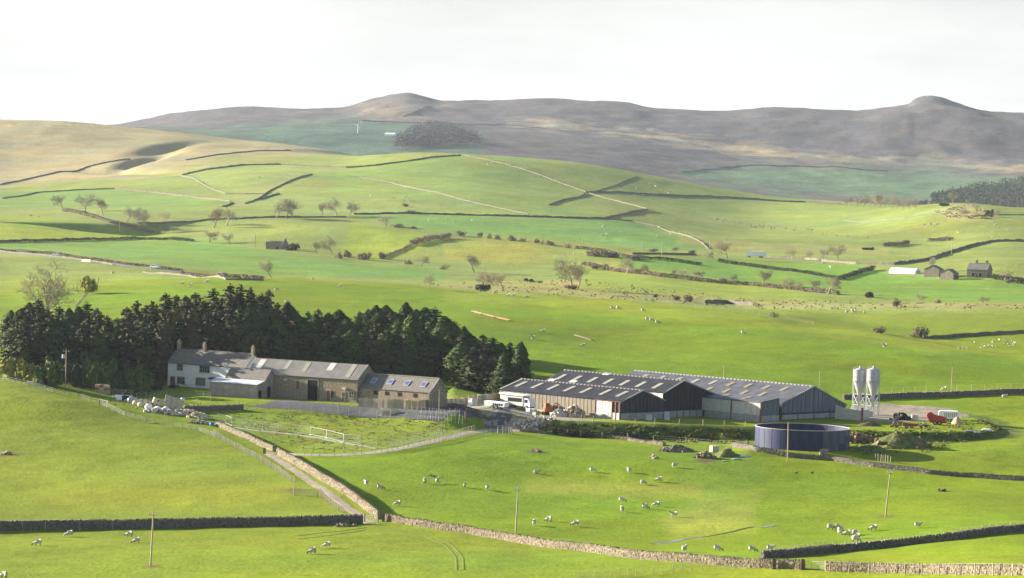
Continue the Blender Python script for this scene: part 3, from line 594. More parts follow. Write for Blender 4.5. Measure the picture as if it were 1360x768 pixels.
# --- the plantation behind the farm
SIL = [(8, 408), (22, 398), (45, 400), (62, 403), (80, 410), (100, 408), (118, 402), (135, 412), (152, 418), (168, 405), (185, 393), (205, 392), (228, 388), (250, 386), (272, 388), (292, 382), (312, 380), (330, 378), (348, 381), (362, 390), (376, 400), (392, 408), (412, 412), (432, 412), (452, 408), (472, 410), (492, 406), (512, 404), (532, 405), (550, 408), (566, 412), (582, 412), (598, 420), (614, 428), (630, 434), (645, 438), (658, 446), (672, 452), (686, 458)]
def sil(px): return float(np.interp(px, [p[0] for p in SIL], [p[1] for p in SIL]))
rows = [('back row of the plantation', 0, 778, 0, 12.5, 12, 690), ('middle row of the plantation', 9, 748, 6, 14.5, 20, 676), ('front row of the plantation', 26, 724, 2, 15.5, 14, 682)]
cnt = {}
todo = []
for rname, drop, D, off, stp, x0, x1 in rows:
    px = x0 + off; row = []
    while px < x1:
        d = D + rnd.uniform(-7, 7) - (34 if px < 215 else 0) - max(0, px - 520) * .16
        if 'front' in rname and 195 < px < 600: d = max(d, 724)
        top = sil(px) + drop + rnd.uniform(-4, 5) + rnd.choice([0, 0, 4, 10]) 
        if px > 560: kind = 'cypress' if rnd.random() < .55 or 'front' in rname else 'spruce'
        elif px > 360: kind = rnd.choice(['cypress', 'spruce', 'cypress', 'cypress', 'olive'])
        elif px > 170: kind = rnd.choice(['spruce', 'olive', 'spruce', 'olive', 'spruce'])
        else: kind = rnd.choice(['spruce', 'spruce', 'olive', 'cypress'])
        if 'front' in rname and px > 320: kind = rnd.choice(['cypress', 'cypress', 'spruce'])
        row.append([px, d, top, kind]); px += stp * rnd.uniform(.85, 1.15)
    todo.append((rname, row))
LOOK = {'spruce': 'dark pointed spruce', 'olive': 'olive brown spruce', 'cypress': 'dense bushy cypress', 'golden': 'golden green conifer'}
for rname, row in todo:
    seen = {}; tot = {}
    for r in row: tot[r[3]] = tot.get(r[3], 0) + 1
    for i, (px, d, top, kind) in enumerate(row):
        n = seen.get(kind, 0); seen[kind] = n + 1
        side, num = ('left', n) if n < tot[kind] / 2 else ('right', tot[kind] - 1 - n)
        p = gp(px, d); h = (at(px, top, d).z - p.z) * 1.02
        where = f'{ordinal(num)} such from the {side} in the {rname}' if num else f'such tree nearest the {side} end of the {rname}'
        put_conifer(p - Vector((0, 0, .2)), max(6, h), kind, f'{LOOK[kind]}, {where}', 'conifers of the plantation behind the farm', i=i,
                    wide={'spruce': rnd.uniform(1.3, 1.75), 'olive': rnd.uniform(1.2, 1.7), 'cypress': rnd.uniform(1.4, 1.9), 'golden': 1.2}[kind] * min(1.15, 13 / max(6, h)) * (1.05 if px < 560 else 1.2))
for px, top, d, side in [(232, 408, 728, 'left'), (257, 413, 727, 'right')]:
    p = gp(px, d); put_conifer(p, at(px, top, d).z - p.z, 'golden', f'golden green conifer among dark spruces behind the white house, {side} of the two', 'golden conifers')
for px, top, d, wd, lab in [(692, 455, 712, 1.3, 'dense dark cypress closing the right end of the plantation'), (596, 470, 716, 1.25, 'bright green rounded cypress behind the low annexe roof'), (640, 470, 709, 1.35, 'broad dark cypress by the timber fence, clipped down to the ground'),
                            (668, 468, 707, 1.35, 'broad dark cypress second from the right end of the tree belt'), (618, 474, 710, 1.3, 'broad dark cypress just right of the bright green one'),
                            (30, 420, 690, 1.3, 'broad dark spruce at the far left by the olive hedge'), (178, 440, 699, .85, 'bushy green cypress left of the white house'), (112, 445, 690, 1.3, 'bushy dark cypress behind the pole with a transformer'),
                            (150, 440, 694, 1.2, 'bushy dark cypress between the transformer pole and the white house'), (78, 450, 686, 1.2, 'bushy dark cypress left of the transformer pole')]:
    p = gp(px, d); put_conifer(p, at(px, top, d).z - p.z, 'cypress' if 'spruce' not in lab else 'spruce', lab, None, wide=wd * .9)
# --- leafy shrubs
def shrub_mesh(name, m, seed, n=900, flat=.8, leaf=.20):
    rs = np.random.RandomState(seed); C = rs.normal(0, .42, (14, 3)); C[:, 2] = abs(C[:, 2]) * .8 + .25; P, N = [], []
    for q in range(n):
        c = C[rs.randint(14)]; v = rs.normal(0, 1, 3); v /= np.linalg.norm(v); p = c * [1, 1, flat] + v * .34 * rs.uniform(.6, 1.05)
        if p[2] < .02: p[2] = .02 + abs(p[2]) * .4
        P.append(p); N.append(v + [0, 0, .3])
    return leafmesh(name, m, P, N, np.full(len(P), leaf), rs)
SHR = {k: [shrub_mesh('foliage', m, 60 + i * 7 + j, nn, .8, lf) for j in range(3)] for i, (k, m, nn, lf) in enumerate([
    ('green', mat('shrub_leaf_green', (.065, .105, .014), .4, 3, .85, rand=.3), 900, .2), ('yellow', mat('shrub_leaf_yellow', (.21, .21, .03), .35, 3, .85, rand=.2), 900, .2),
    ('brown', mat('shrub_twig_brown', (.17, .135, .09), .35, 3, .9, rand=.3), 700, .15), ('pale', mat('shrub_twig_pale', (.29, .24, .15), .3, 3, .9, rand=.2), 600, .14), ('dark', mat('shrub_leaf_dark', (.04, .052, .02), .4, 3, .85, rand=.3), 900, .2)])}
SB = MB()
for k in range(5):
    a = k * 1.25; SB.tube([(0, 0, -.2), (.15 * math.cos(a), .15 * math.sin(a), .3), (.4 * math.cos(a), .4 * math.sin(a), .8)], [.035, .025, .008], 4)
STEMS = SB.mesh('stem', bark)
def put_shrub(p, w_, h, kind, label, group=None, name='shrub'):
    e = empty(name, p, rnd.uniform(0, 6.28), label, 'shrub', group); e.scale = (w_ / 1.75, w_ / 1.75, h / 1.15)
    link('foliage', rnd.choice(SHR[kind]), e); link('stem', STEMS, e); return e
# --- bare winter trees
def bare_mesh(seed, spread=.55, up=.25, depth=6, twigm=None, droop=0.):
    rs = random.Random(seed); b = MB(); tw = MB(); NCH = [7, 6, 5, 4, 2]
    def grow(p, d, L, r, k):
        n = 4 if k == 0 else 3 if k < 3 else 2; pts = [p]; q = p; dd = d.copy(); rad = [r]
        for i in range(n):
            dd = (dd + Vector((rs.gauss(0, .17), rs.gauss(0, .17), rs.gauss(0, .1) + (up * .35 if k in (1, 2) else 0)))).normalized(); q = q + dd * L / n; pts.append(q); rad.append(r * (1 - .62 * (i + 1) / n))
        rad = [max(x, .0015 if k >= 4 else .0026) for x in rad]
        (b if k < 3 else tw).tube(pts, rad, 6 if k < 2 else 4 if k < 3 else 3, False)
        if k >= 5: return
        for c in range(NCH[k]):
            t = (.42 + .58 * (c + .5) / NCH[k]) if k == 0 else .18 + .82 * (c + rs.random()) / NCH[k]; i = min(n - 1, int(t * n)); s = pts[i].lerp(pts[i + 1], t * n - i)
            ax = dd.orthogonal().normalized(); ax.rotate(Matrix.Rotation(c * 2.4 + rs.uniform(-.5, .5), 3, dd)); w_ = spread * rs.uniform(1.0, 1.9) * (1.15 if k == 0 else 1)
            grow(s, (dd + ax * w_ + Vector((0, 0, up * .25))).normalized(), L * rs.uniform(.5, .72) * (1.05 if k == 0 else 1 - .25 * t), max(.002, r * (1 - .55 * t) * rs.uniform(.45, .62)), k + 1)
    grow(Vector((0, 0, -.03)), Vector((rs.gauss(0, .05), rs.gauss(0, .05), 1)).normalized(), .5, .026, 0)
    zs = max(v[2] for v in tw.v); sc = 1 / zs
    for M_ in (b, tw): M_.v = [(x * sc, y * sc, z * sc if z > 0 else z) for x, y, z in M_.v]
    return b.mesh('trunk', barkpale), tw.mesh('crown', twigm)
twig = mat('twigs', (.31, .275, .18), .25, 3, .95, rand=.2); twigr = mat('reddish_twigs', (.25, .21, .14), .25, 3, .95, rand=.2)
BARE = [bare_mesh(101, .6, .3, 6, twig), bare_mesh(102, .72, .2, 6, twig), bare_mesh(103, .55, .4, 6, twigr), bare_mesh(104, .8, .15, 6, twig), bare_mesh(105, .65, .25, 6, twigr)]
LEAN = bare_mesh(109, .7, .2, 7, twig)
def put_bare(px, py, top, label, group=None, i=0, wide=1., p=None, name='bare_tree', lean=0.):
    p = p or hit(px, py, 760); h = (py - top) / pxm(p.y); e = empty(name, p, rnd.uniform(0, 6.28), label, 'tree', group); e.scale = (h * wide, h * wide, h); e.rotation_euler.y = lean
    t, c = BARE[i % len(BARE)]; link('trunk', t, e); link('crown', c, e); return e
p = gp(62, 800); e = empty('bare_tree', p, .6, 'great bare tree with spreading pale branches standing above the dark conifers', 'tree'); h = at(70, 343, 800).z - p.z; e.scale = (h * 1.35, h * 1.35, h); link('trunk', LEAN[0], e); link('crown', LEAN[1], e)
FARBARE = [ # column, base row, top row, width, label
 (83, 277, 258, 1.1, 'bare tree leftmost of the row above the shaded bank'), (113, 281, 257, 1.2, 'tall bare tree second in the row above the shaded bank'), (137, 286, 261, 1, 'bare tree third in the row above the shaded bank'),
 (169, 295, 272, 1.1, 'bare tree fourth in the row, where the shaded bank narrows'), (179, 298, 273, 1.1, 'bare tree fifth in the row, crown touching the fourth'), (196, 303, 282, 1.1, 'bare tree sixth in the row, by the tip of the shaded bank'), (217, 295, 281, 1.1, 'small bare tree right of the row on the shaded bank'),
 (284, 303, 273, 1.0, 'larger bare tree of the pair standing alone in the green meadow'), (301, 300, 274, 1.0, 'smaller bare tree of the pair standing alone in the green meadow'),
 (366, 290, 266, .9, 'bare tree at the left of the trio by the wall'), (379, 290, 263, .9, 'bare tree in the middle of the trio by the wall'), (389, 289, 263, 1, 'bare tree at the right of the trio by the wall'),
 (427, 287, 269, 1, 'low bare tree right of the trio, along the same wall'), (447, 286, 261, 1, 'bare tree where the long wall begins to dip'), (464, 286, 266, 1.2, 'bare tree right beside the long dark wall corner'), (279, 322, 306, 1.5, 'pale scrubby bare tree by the lower hedge'), (305, 323, 310, 1.4, 'pale low bare tree on the lower hedge'),
 (421, 336, 321, 1.3, 'small dark bare tree right of the ruined barn'), (441, 338, 313, 1.0, 'tall reddish bare tree right of the ruined barn'), (361, 369, 342, 1.0, 'round bare tree alone on the crest above the plantation'),
 (514, 301, 286, 1.6, 'wide pale bare tree beneath the long wall'), (558, 354, 339, 1.3, 'bare tree on the edge of the knoll field'), (630, 362, 336, 1.2, 'leaning bare tree by the knoll'), (571, 384, 358, .8, 'narrow bare tree left, on the field crest'), (640, 386, 356, 1.1, 'dark ivy clad bare tree on the field crest'), (668, 386, 360, 1.0, 'bare tree right of the ivy clad one'),
 (760, 384, 342, .95, 'large round headed bare tree on the field crest'), (767, 384, 350, .9, 'bare tree tucked behind the large round headed one'), (832, 364, 341, 1.2, 'pale spreading bare tree in the hedge line'), (856, 364, 349, 1, 'small bare tree right beside the pale spreading one'), (966, 344, 317, 1.0, 'tall pale bare tree by the white trailer'),
 (937, 347, 331, 1.1, 'bare tree left of the tall pale one'), (895, 337, 327, 1.5, 'small bushy bare tree by the roadside wall'), (1051, 345, 327, 1.0, 'bare tree right of the white trailer'), (1074, 345, 331, .9, 'thin bare tree between the trailer and the wood'), (1096, 346, 330, 1.1, 'pale bare tree, first of the roadside cluster'), (1113, 346, 324, 1.2, 'pale bare tree, tallest of the roadside cluster'),
 (1015, 381, 356, 1.3, 'broad brown bare tree in the long hedge'), (1043, 384, 366, 1.1, 'dark bare tree right of the broad brown one'), (978, 376, 363, 1.1, 'low bare tree left of the broad brown one'), (920, 371, 358, .9, 'wind bent bare tree in the middle of the long hedge'), (906, 370, 356, .9, 'bare tree with open crown in the long hedge'), (894, 368, 357, .9, 'thin bare tree near the left end of the long hedge'), (934, 371, 357, .8, 'slender bare tree near the wind bent one'),
 (1066, 387, 372, 1.1, 'bare tree left of the pair at the hedge corner'), (1078, 387, 370, 1.0, 'bare tree right of the pair at the hedge corner'), (1099, 391, 365, 1.1, 'tall grey bare tree at the hedge corner'), (806, 359, 348, 1.1, 'bare sapling by the left hedge end'), (1219, 401, 388, 1.2, 'bare tree alone in the field below the stone farm'), (1302, 404, 392, 1.6, 'wide pale bare tree by the stream'), (1242, 361, 340, .6, 'twisted bare tree behind the polytunnel'), (1333, 374, 359, 1.1, 'bare tree right of the stone farmhouse'), (1191, 407, 393, .8, 'ivy covered tree stump with a pale broken top'),
 (1208, 279, 262, .7, 'leaning bare tree left on the far mound'), (1217, 278, 261, .7, 'leaning bare tree second on the far mound'), (1238, 271, 262, 1.1, 'small bare tree on top of the far mound'), (1265, 271, 256, .9, 'tall bare tree on top of the far mound'), (1286, 276, 263, .8, 'bare tree right of the mound top'), (1293, 281, 267, .8, 'bare tree at the edge of the rough patch'), (1323, 286, 277, 1.2, 'low bare tree at the right of the rough patch'), (1273, 291, 275, 1.1, 'round reddish bare tree on the rough patch'),
]
for i, (px, py, top, wd, lab) in enumerate(FARBARE): put_bare(px, py, top, lab, 'bare trees of the valley', i, wd * 1.3)
GROVE = [(1124, 274, 262), (1131, 273, 260), (1138, 274, 259), (1146, 275, 258), (1153, 275, 257), (1160, 276, 257), (1168, 276, 257), (1176, 276, 259), (1184, 277, 260), (1191, 277, 262), (1199, 278, 263)]
for i, (px, py, top) in enumerate(GROVE):
    num = f'{ordinal(i)} from the left' if i else 'leftmost'
    put_bare(px, py, top, f'bare tree in the grove left of the far mound, {num}', 'trees of the grove by the far mound', i + 1, 1.2)
FARSHRUB = [ # column, base row, width px, height px, kind, label
 (386, 333, 16, 15, 'dark', 'dark round bush right against the ruined barn'), (508, 344, 12, 11, 'brown', 'brown bush at the wall end on the slope'), (483, 345, 22, 12, 'brown', 'wide brown bush in the hollow'), (462, 342, 16, 11, 'brown', 'brown bush left of the wide one in the hollow'), (540, 351, 12, 8, 'pale', 'pale bush on the knoll edge'), (590, 358, 14, 8, 'pale', 'pale bush below the knoll field'), (452, 344, 10, 7, 'brown', 'small brown bush by the tall reddish tree'),
 (612, 314, 14, 9, 'brown', 'brown bush left of the knoll top hedge'), (637, 315, 9, 8, 'brown', 'brown bush on the knoll top, near its left end'), (650, 317, 10, 9, 'pale', 'pale bush on the knoll top'), (661, 318, 10, 8, 'pale', 'pale bush second on the knoll top'), (680, 320, 14, 9, 'brown', 'brown bush in the middle of the knoll top'), (695, 321, 11, 7, 'pale', 'low pale bush right on the knoll top'), (712, 323, 12, 7, 'brown', 'low brown bush right on the knoll top'), (731, 326, 18, 7, 'brown', 'long low brown bush on the knoll shoulder'), (752, 329, 12, 7, 'pale', 'pale bush on the knoll shoulder'),
 (898, 399, 11, 8, 'brown', 'brown bush by the stream, left of a pair'), (915, 401, 12, 11, 'brown', 'brown bush by the stream, right of a pair'), (869, 395, 9, 6, 'brown', 'small brown bush by the stream'), (1026, 421, 14, 8, 'pale', 'lone tawny bush on the field edge'), (1170, 443, 16, 11, 'brown', 'lone dark bush on the field crest'), (1222, 448, 22, 17, 'brown', 'round dense bush by the end of the dark wall'), (1212, 448, 16, 6, 'pale', 'low tawny bush beside the round dense one'),
 (698, 373, 10, 4, 'brown', 'low bush left of the dark cattle'), (716, 376, 8, 4, 'brown', 'low bush right of the dark cattle'), (1153, 395, 12, 8, 'dark', 'pair of dark bushes in the meadow corner'), (1245, 403, 11, 7, 'pale', 'pale bush by the stream below the farm'), (1350, 374, 16, 9, 'dark', 'dark bush at the far right of the stone farm'), (1340, 376, 12, 8, 'brown', 'brown bush right of the stone farmhouse'), (1314, 288, 10, 11, 'dark', 'dark rounded bush on the rough patch'), (1254, 274, 12, 6, 'dark', 'low dark bush on the mound top'), (1226, 272, 10, 7, 'dark', 'dark bush left of the mound top'), (963, 375, 12, 7, 'brown', 'brown bush in the long hedge'), (792, 358, 12, 8, 'brown', 'brown bush at the left hedge end'), (549, 284, 16, 6, 'brown', 'brown bush above the long wall'), (538, 275, 8, 6, 'brown', 'small dark bush on the hillside wall'), (642, 387, 16, 13, 'dark', 'black ivy mass around the foot of the crest tree'), (760, 384, 20, 7, 'brown', 'low scrub at the foot of the round headed tree'), (1191, 408, 11, 12, 'brown', 'ivy and scrub round the broken stump'),
 (530, 302, 20, 6, 'pale', 'pale low bush right of the wide pale tree'), (548, 304, 16, 5, 'pale', 'pale low bush farther right under the wall'), (868, 335, 12, 6, 'brown', 'brown roadside bush'), (920, 337, 10, 6, 'brown', 'small roadside bush right of the poles'), (790, 340, 30, 10, 'brown', 'broad brown thicket by the poles'), (815, 342, 26, 10, 'brown', 'broad brown thicket right beside the poles'), (842, 346, 22, 8, 'brown', 'brown thicket joining the hedge'),
]
for px, py, wd, ht, kind, lab in FARSHRUB:
    p = hit(px, py, 780); k = pxm(p.y); put_shrub(p, wd / k, ht / k * 1.05, kind, lab, 'bushes of the valley')
for i in range(5):
    p = hit(1147 + i * 3.1, 332, 1100); put_shrub(p, 3.4 / pxm(p.y), 4.5 / pxm(p.y), 'dark', f'tiny dark clipped bush in a line of five, {ordinal(i)} from the left', 'line of clipped bushes')
# shrubs round the farmhouse garden
for px, py, wd, ht, kind, lab in [
 (12, 502, 26, 26, 'yellow', 'yellow green bush at the far left of the hedge'), (34, 505, 24, 24, 'yellow', 'yellow green bush second from the far left'), (20, 488, 26, 26, 'yellow', 'olive bush behind the yellow green ones'), (60, 510, 34, 32, 'green', 'round green bush left of the transformer pole'), (50, 508, 22, 16, 'yellow', 'low yellowish bush by the white tank in the garden'),
 (96, 512, 26, 34, 'dark', 'dark evergreen bush behind the transformer pole'), (120, 513, 30, 36, 'green', 'leafy bush right of the transformer pole'), (143, 514, 28, 34, 'green', 'leafy bush second right of the transformer pole'), (165, 516, 26, 32, 'green', 'leafy bush third right of the transformer pole'), (186, 518, 30, 34, 'green', 'broad leafy bush left of the white house'), (209, 517, 16, 22, 'dark', 'dark bush against the corner of the white house'),
 (186, 478, 22, 14, 'brown', 'reddish brown bush among the evergreens'), (243, 513, 15, 12, 'green', 'small spreading shrub under the white house window'), (264, 514, 18, 9, 'brown', 'low brown shrub by the white house wall'), (252, 514, 9, 5, 'dark', 'low dark shrub at the middle of the white house front'), (135, 519, 16, 12, 'brown', 'brown shrub at the foot of the evergreen hedge'), (175, 524, 26, 9, 'green', 'low green shrub by the garden fence'), (155, 523, 22, 9, 'brown', 'low tawny shrub by the garden fence'), (20, 470, 22, 30, 'brown', 'bare brown bush behind the olive bushes'), (10, 455, 20, 40, 'brown', 'tall tawny bush at the picture edge'), (228, 516, 12, 8, 'dark', 'low dark shrub by the white house door')]:
    p = hit(px, py, 600); k = pxm(p.y); big = px < 205 and py > 500; p = gp(px, p.y - (4 if big else 0), py); put_shrub(p, wd / k * (1.15 if big else 1), ht / k * (1.35 if big else 1.1), kind, lab, 'shrubs of the farmhouse garden')
p = hit(114, 391, 760); put_shrub(p + Vector((0, 0, 1.0)), 26 / pxm(p.y), 24 / pxm(p.y), 'yellow', 'small olive leafed tree beside the great bare tree', None, 'small_tree')['category'] = 'tree'
for o_ in COL.objects:
    if o_.get('label') == 'brown roadside bush': o_['label'] = 'brown bush right beside the roadside poles'
# brambles on the yard bank
for i, px in enumerate(range(742, 880, 11)):
    p = gp(px, 639 - rnd.uniform(0, 2)); put_shrub(p, rnd.uniform(2.2, 3), rnd.uniform(1.6, 2.4), rnd.choice(['green', 'dark', 'green']), f'bramble clump on the bank under the barns, {ordinal(i)} from the left', 'bramble clumps on the bank')
# --- hedges
def hedge(pts, h, w_, kind, label, name='hedge', gap=0.):
    P = [hit(x, y, 760) for x, y in pts]; o = P[0]; rs = np.random.RandomState(abs(hash(label)) % 99991 if False else sum(map(ord, label))); L, N = [], []
    m = SHR[kind][0].materials[0]
    for a, b in zip(P[:-1], P[1:]):
        n = int((b - a).length * 26 * h); c = rs.uniform(0, 1, n)
        for t in c:
            q = a.lerp(b, t); ht = h * (.65 + .6 * vn1(q.x * .35 + q.y * .2)); v = rs.normal(0, 1, 3); v /= np.linalg.norm(v)
            if gap and vn1(q.x * .21 + q.y * .13 + 7) < gap: continue
            x, y = q.x + v[0] * w_ * .5, q.y + v[1] * w_ * .5; z = H(x, y) + ht * rs.uniform(0, 1) ** .7
            L.append((x - o.x, y - o.y, z - o.z)); N.append((v[0], v[1], abs(v[2]) * .8))
    me = leafmesh(name, m, np.array(L), np.array(N), np.full(len(L), .55), rs); ob = link(name, me, loc=o); return tag(ob, label, 'hedge', 'hedges of the valley')
hedge([(775, 352), (819, 361), (878, 368), (937, 375), (995, 379), (1054, 385), (1113, 392)], 2.0, 2.5, 'brown', 'long straggling brown hedge slanting across the valley floor', gap=.2)
hedge([(840, 343), (892, 347), (931, 353)], 1.6, 1.6, 'dark', 'clipped dark hedge with a gap by the roadside field')
hedge([(954, 348), (996, 354), (1054, 361), (1110, 370)], 1.6, 1.6, 'dark', 'dark trimmed hedge below the white trailer')
hedge([(1112, 372), (1135, 366), (1160, 359)], 2.2, 2.5, 'dark', 'thick dark hedge leading to the polytunnel')
hedge([(546, 327), (560, 322), (580, 319), (598, 316)], 3.0, 3.5, 'brown', 'bushy hedge on the knoll slope')
hedge([(505, 344), (520, 338), (545, 327)], 1.2, 1.5, 'pale', 'thin pale hedge below the bushy one')
hedge([(1175, 328), (1192, 326), (1206, 324)], 2.4, 3, 'brown', 'short brown hedge in the far pasture, left of two')
hedge([(1232, 321), (1250, 320), (1265, 319)], 2.6, 3, 'brown', 'short brown hedge in the far pasture, right of two')
hedge([(85, 281), (120, 288), (150, 297), (185, 305), (205, 309)], 2.2, 3.5, 'brown', 'tangled scrub along the foot of the shaded bank')
hedge([(1318, 371), (1340, 374), (1365, 378)], 2.4, 3, 'dark', 'dark hedge sheltering the stone farmhouse')
hedge([(-20, 324), (0, 323), (60, 321), (120, 319), (180, 318), (230, 319), (257, 321)], 1.5, 1.8, 'dark', 'dark roadside hedge along the left meadow')
hedge([(0, 333), (51, 337), (112, 344), (170, 352), (240, 361), (300, 369), (350, 371)], 1.1, 1.6, 'brown', 'brown verge hedge beyond the lane with cars')
hedge([(765, 330), (800, 334), (850, 345)], 1.5, 2.5, 'brown', 'scrubby hedge on the knoll shoulder behind the poles')
# far off, one mass each: trees filling the cloud-shade patch, a conifer wood
rs = np.random.RandomState(8); L, N, Z = [], [], []
WP = [(522, 197), (530, 184), (545, 173), (565, 166), (592, 166), (620, 176), (640, 184), (636, 193), (600, 195), (570, 199), (545, 199)]
while len(L) < 900 * 16:
    px, py = rs.uniform(520, 640), rs.uniform(165, 200)
    if float(poly_sdf(np.array([px]), np.array([py]), WP)[0]) > rs.uniform(-5, 1): continue
    p = hit(px, py, 3450); h = rs.uniform(7, 12)
    for k in range(16):
        v = rs.normal(0, 1, 3); v /= np.linalg.norm(v); L.append((p.x + v[0] * 4, p.y + v[1] * 4, p.z + h * .6 + v[2] * h * .4)); N.append(v * .4 + np.array([0, 0, 1.])); Z.append(2.3)
tag(link('dark_patch_trees', leafmesh('dark_patch_trees', mat('far_branches', (.058, .053, .060), .3, .1, .9), np.array(L), np.array(N), np.array(Z), rs)), 'dark leafless wood on the far slope right of the white farm', 'wood', None, 'stuff')
rs = np.random.RandomState(5); L, N, Z = [], [], []
for q in range(1700):
    px = rs.uniform(1236, 1420); lo = 276 - max(0, (1290 - px)) * .12; hi = np.interp(px, [1236, 1290, 1360, 1420], [268, 254, 243, 240])
    p = hit(px, rs.uniform(hi, lo + 2), 3450); h = rs.uniform(9, 14)
    for k in range(18):
        t = rs.uniform(0, 1); a = rs.uniform(0, 6.28); r = (1 - t) * 2.6 + .2
        L.append((p.x + r * math.cos(a), p.y + r * math.sin(a), p.z + h * t)); N.append((math.cos(a), math.sin(a), .5)); Z.append(2.3)
tag(link('conifer_wood', leafmesh('conifer_wood', mat('far_needles', (.035, .05, .022), .3, .1, .9), np.array(L), np.array(N), np.array(Z), rs)), 'dark distant conifer wood behind the far mound', 'wood', None, 'stuff')
# ------------------------------------------------------------------ tussocks: rough grass nobody could count
def tufts(name, poly, n, size, m, seed, label, dmin=380, hgt=.3):
    r = np.random.RandomState(seed); xs = [p[0] for p in poly]; ys = [p[1] for p in poly]; L, N, Z = [], [], []
    X = r.uniform(min(xs), max(xs), n * 3); Y = r.uniform(min(ys), max(ys), n * 3); ins = poly_sdf(X, Y, poly) < 0
    cl = vnoise(X / 9., Y / 3., seed) > .42
    for x, y in list(zip(X[ins & cl], Y[ins & cl]))[:n]:
        p = hit(x, y, dmin)
        for k in range(4):
            a = r.uniform(0, 6.283); L.append((p.x + .12 * math.cos(a), p.y + .12 * math.sin(a), p.z + hgt * r.uniform(.1, .6))); N.append((math.cos(a) * .3 - .5, math.sin(a) * .3 + .1, 1.2)); Z.append(size)
    tag(link(name, leafmesh(name, m, np.array(L), np.array(N), np.array(Z), r)), label, None, None, 'stuff')
rushm = mat('rush_tuft', (.15, .16, .03), .35, .6, 1); grassm = mat('grass_tuft', (.12, .155, .016), .3, .5, 1); tawny = mat('tawny_tuft', (.24, .20, .09), .3, .5, 1)
tufts('paddock_tussocks', [(265, 552), (400, 549), (590, 562), (610, 572), (450, 602), (330, 586)], 700, .30, rushm, 1, 'rough tussocky grass in the paddock', 560, .14)


tufts('bank_grass', [(690, 562), (900, 568), (1000, 572), (1000, 590), (880, 588), (700, 574)], 1100, .45, rushm, 6, 'rank grass on the bank under the barns', 560, .5); tufts('bank_grass', [(1105, 575), (1320, 556), (1335, 572), (1240, 600), (1140, 605)], 900, .42, rushm, 7, 'rank grass on the banks right of the tank', 560, .5)
tufts('rushes', [(560, 378), (770, 371), (990, 397), (1160, 401), (1360, 405), (1360, 411), (1050, 412), (820, 402)], 900, .9, tawny, 8, 'tawny rushes along the valley stream', 1030, .4); tufts('rushes', [(900, 283), (990, 296), (1060, 302), (1190, 322), (1060, 308), (990, 302)], 400, 1.2, tawny, 9, 'tawny rushes in the far pasture', 1400, .5); tufts('rushes', [(1240, 281), (1285, 272), (1330, 285), (1320, 291), (1262, 290)], 260, 1.3, tawny, 10, 'tawny rough grass on the far mound', 1400, .5)
tufts('weeds', [(1, 500), (130, 528), (210, 528), (280, 540), (280, 560), (140, 536)], 700, .35, rushm, 11, 'weeds along the garden fence', 560, .5)
# ------------------------------------------------------------------ buildings
def solve(f, lo, hi):
    s = f(lo) < 0
    for _ in range(50):
        m = (lo + hi) / 2
        if (f(m) < 0) == s: lo = m
        else: hi = m
    return (lo + hi) / 2
class Frame:
    """a building plot: corner where the front wall meets the right hand gable; x runs along the front, y into depth"""
    def __init__(s, px, py, D, k):
        s.c0 = at(px, py, D); n = math.hypot(1, k); s.A = Vector((1, -k, 0)) / n; s.G = Vector((k, 1, 0)) / n
    def length(s, px): return solve(lambda L: px - project(s.c0 - s.A * L)[0], 0, 120)
    def depth(s, px): return solve(lambda L: project(s.c0 + s.G * L)[0] - px, 0, 60)
    def height(s, py, x=0, y=0): return solve(lambda h: py - project(s.c0 + s.A * x + s.G * y + Vector((0, 0, h)))[1], -5, 30)
    def place(s, name, L, label, cat, group=None):
        o = s.c0 - s.A * L; s.L = L; return empty(name, o, math.atan2(s.A.y, s.A.x), label, cat, group)
    def world(s, x, y, z): return s.c0 - s.A * (s.L - x) + s.G * y + Vector((0, 0, z))
white = mat('white_render', (.84, .84, .83), .06, .5, .8); slate = mat('stone_slate', (.15, .14, .13), .35, 1.4, .8, .5, 4, stretch=(1, 2, 2)); grey = mat('grey_render', (.29, .27, .24), .2, .7, .9)
rubble = mat('rubble_stone', (.25, .205, .15), .55, 2.4, .95, .5, 5); trim = mat('stone_trim', (.30, .275, .235), .15, 2); glass = mat('dark_glass', (.03, .035, .045), .1, 1, .12, spec=.5)
dark = mat('dark_opening', (.012, .011, .010), .2, 1); woodt = mat('brown_joinery', (.17, .085, .045), .2, 3); lead = mat('pale_sheet', (.46, .48, .53), .08, .6, .5); ridgeM = mat('ridge_tile', (.20, .185, .165), .2, 2)
asbestos = mat('fibre_cement_sheet', (.20, .185, .18), .18, .5, .85, .3, 6); skyl = mat('skylight_sheet', (.27, .27, .225), .12, .8, .5); skyw = mat('clear_skylight_sheet', (.45, .46, .46), .1, .8, .4); veluxM = mat('roof_window_glass', (.10, .12, .30), .1, 1, .1, spec=.6)
black = mat('dark_roof_sheet', (.030, .031, .041), .38, .45, .55, .3, 5); greyr = mat('grey_roof_sheet', (.092, .097, .115), .35, .45, .55, .3, 5); boardM = mat('dark_boarding', (.042, .044, .058), .35, 1.5, .85, stretch=(3, 3, .25)); boardW = mat('weathered_boarding', (.20, .175, .14), .3, 1.5, .9, stretch=(3, 3, .25)); whitep = mat('white_panel', (.50, .485, .45), .12, .8, .7); blockM = mat('concrete_block', (.30, .30, .295), .2, .8, .9); steelp = mat('red_steel', (.22, .09, .07), .2, 2)
def gable_walls(e, L, W, he, hr, m, name='wall', yr=None, hb=None, x0=0.):
    yr = W / 2 if yr is None else yr; hb = he if hb is None else hb; b = MB(); b.prism([(0, -.4), (W, -.4), (W, hb - .06), (yr, hr - .06), (0, he - .06)], x0, L, 'x'); return b.build(name, m, e)
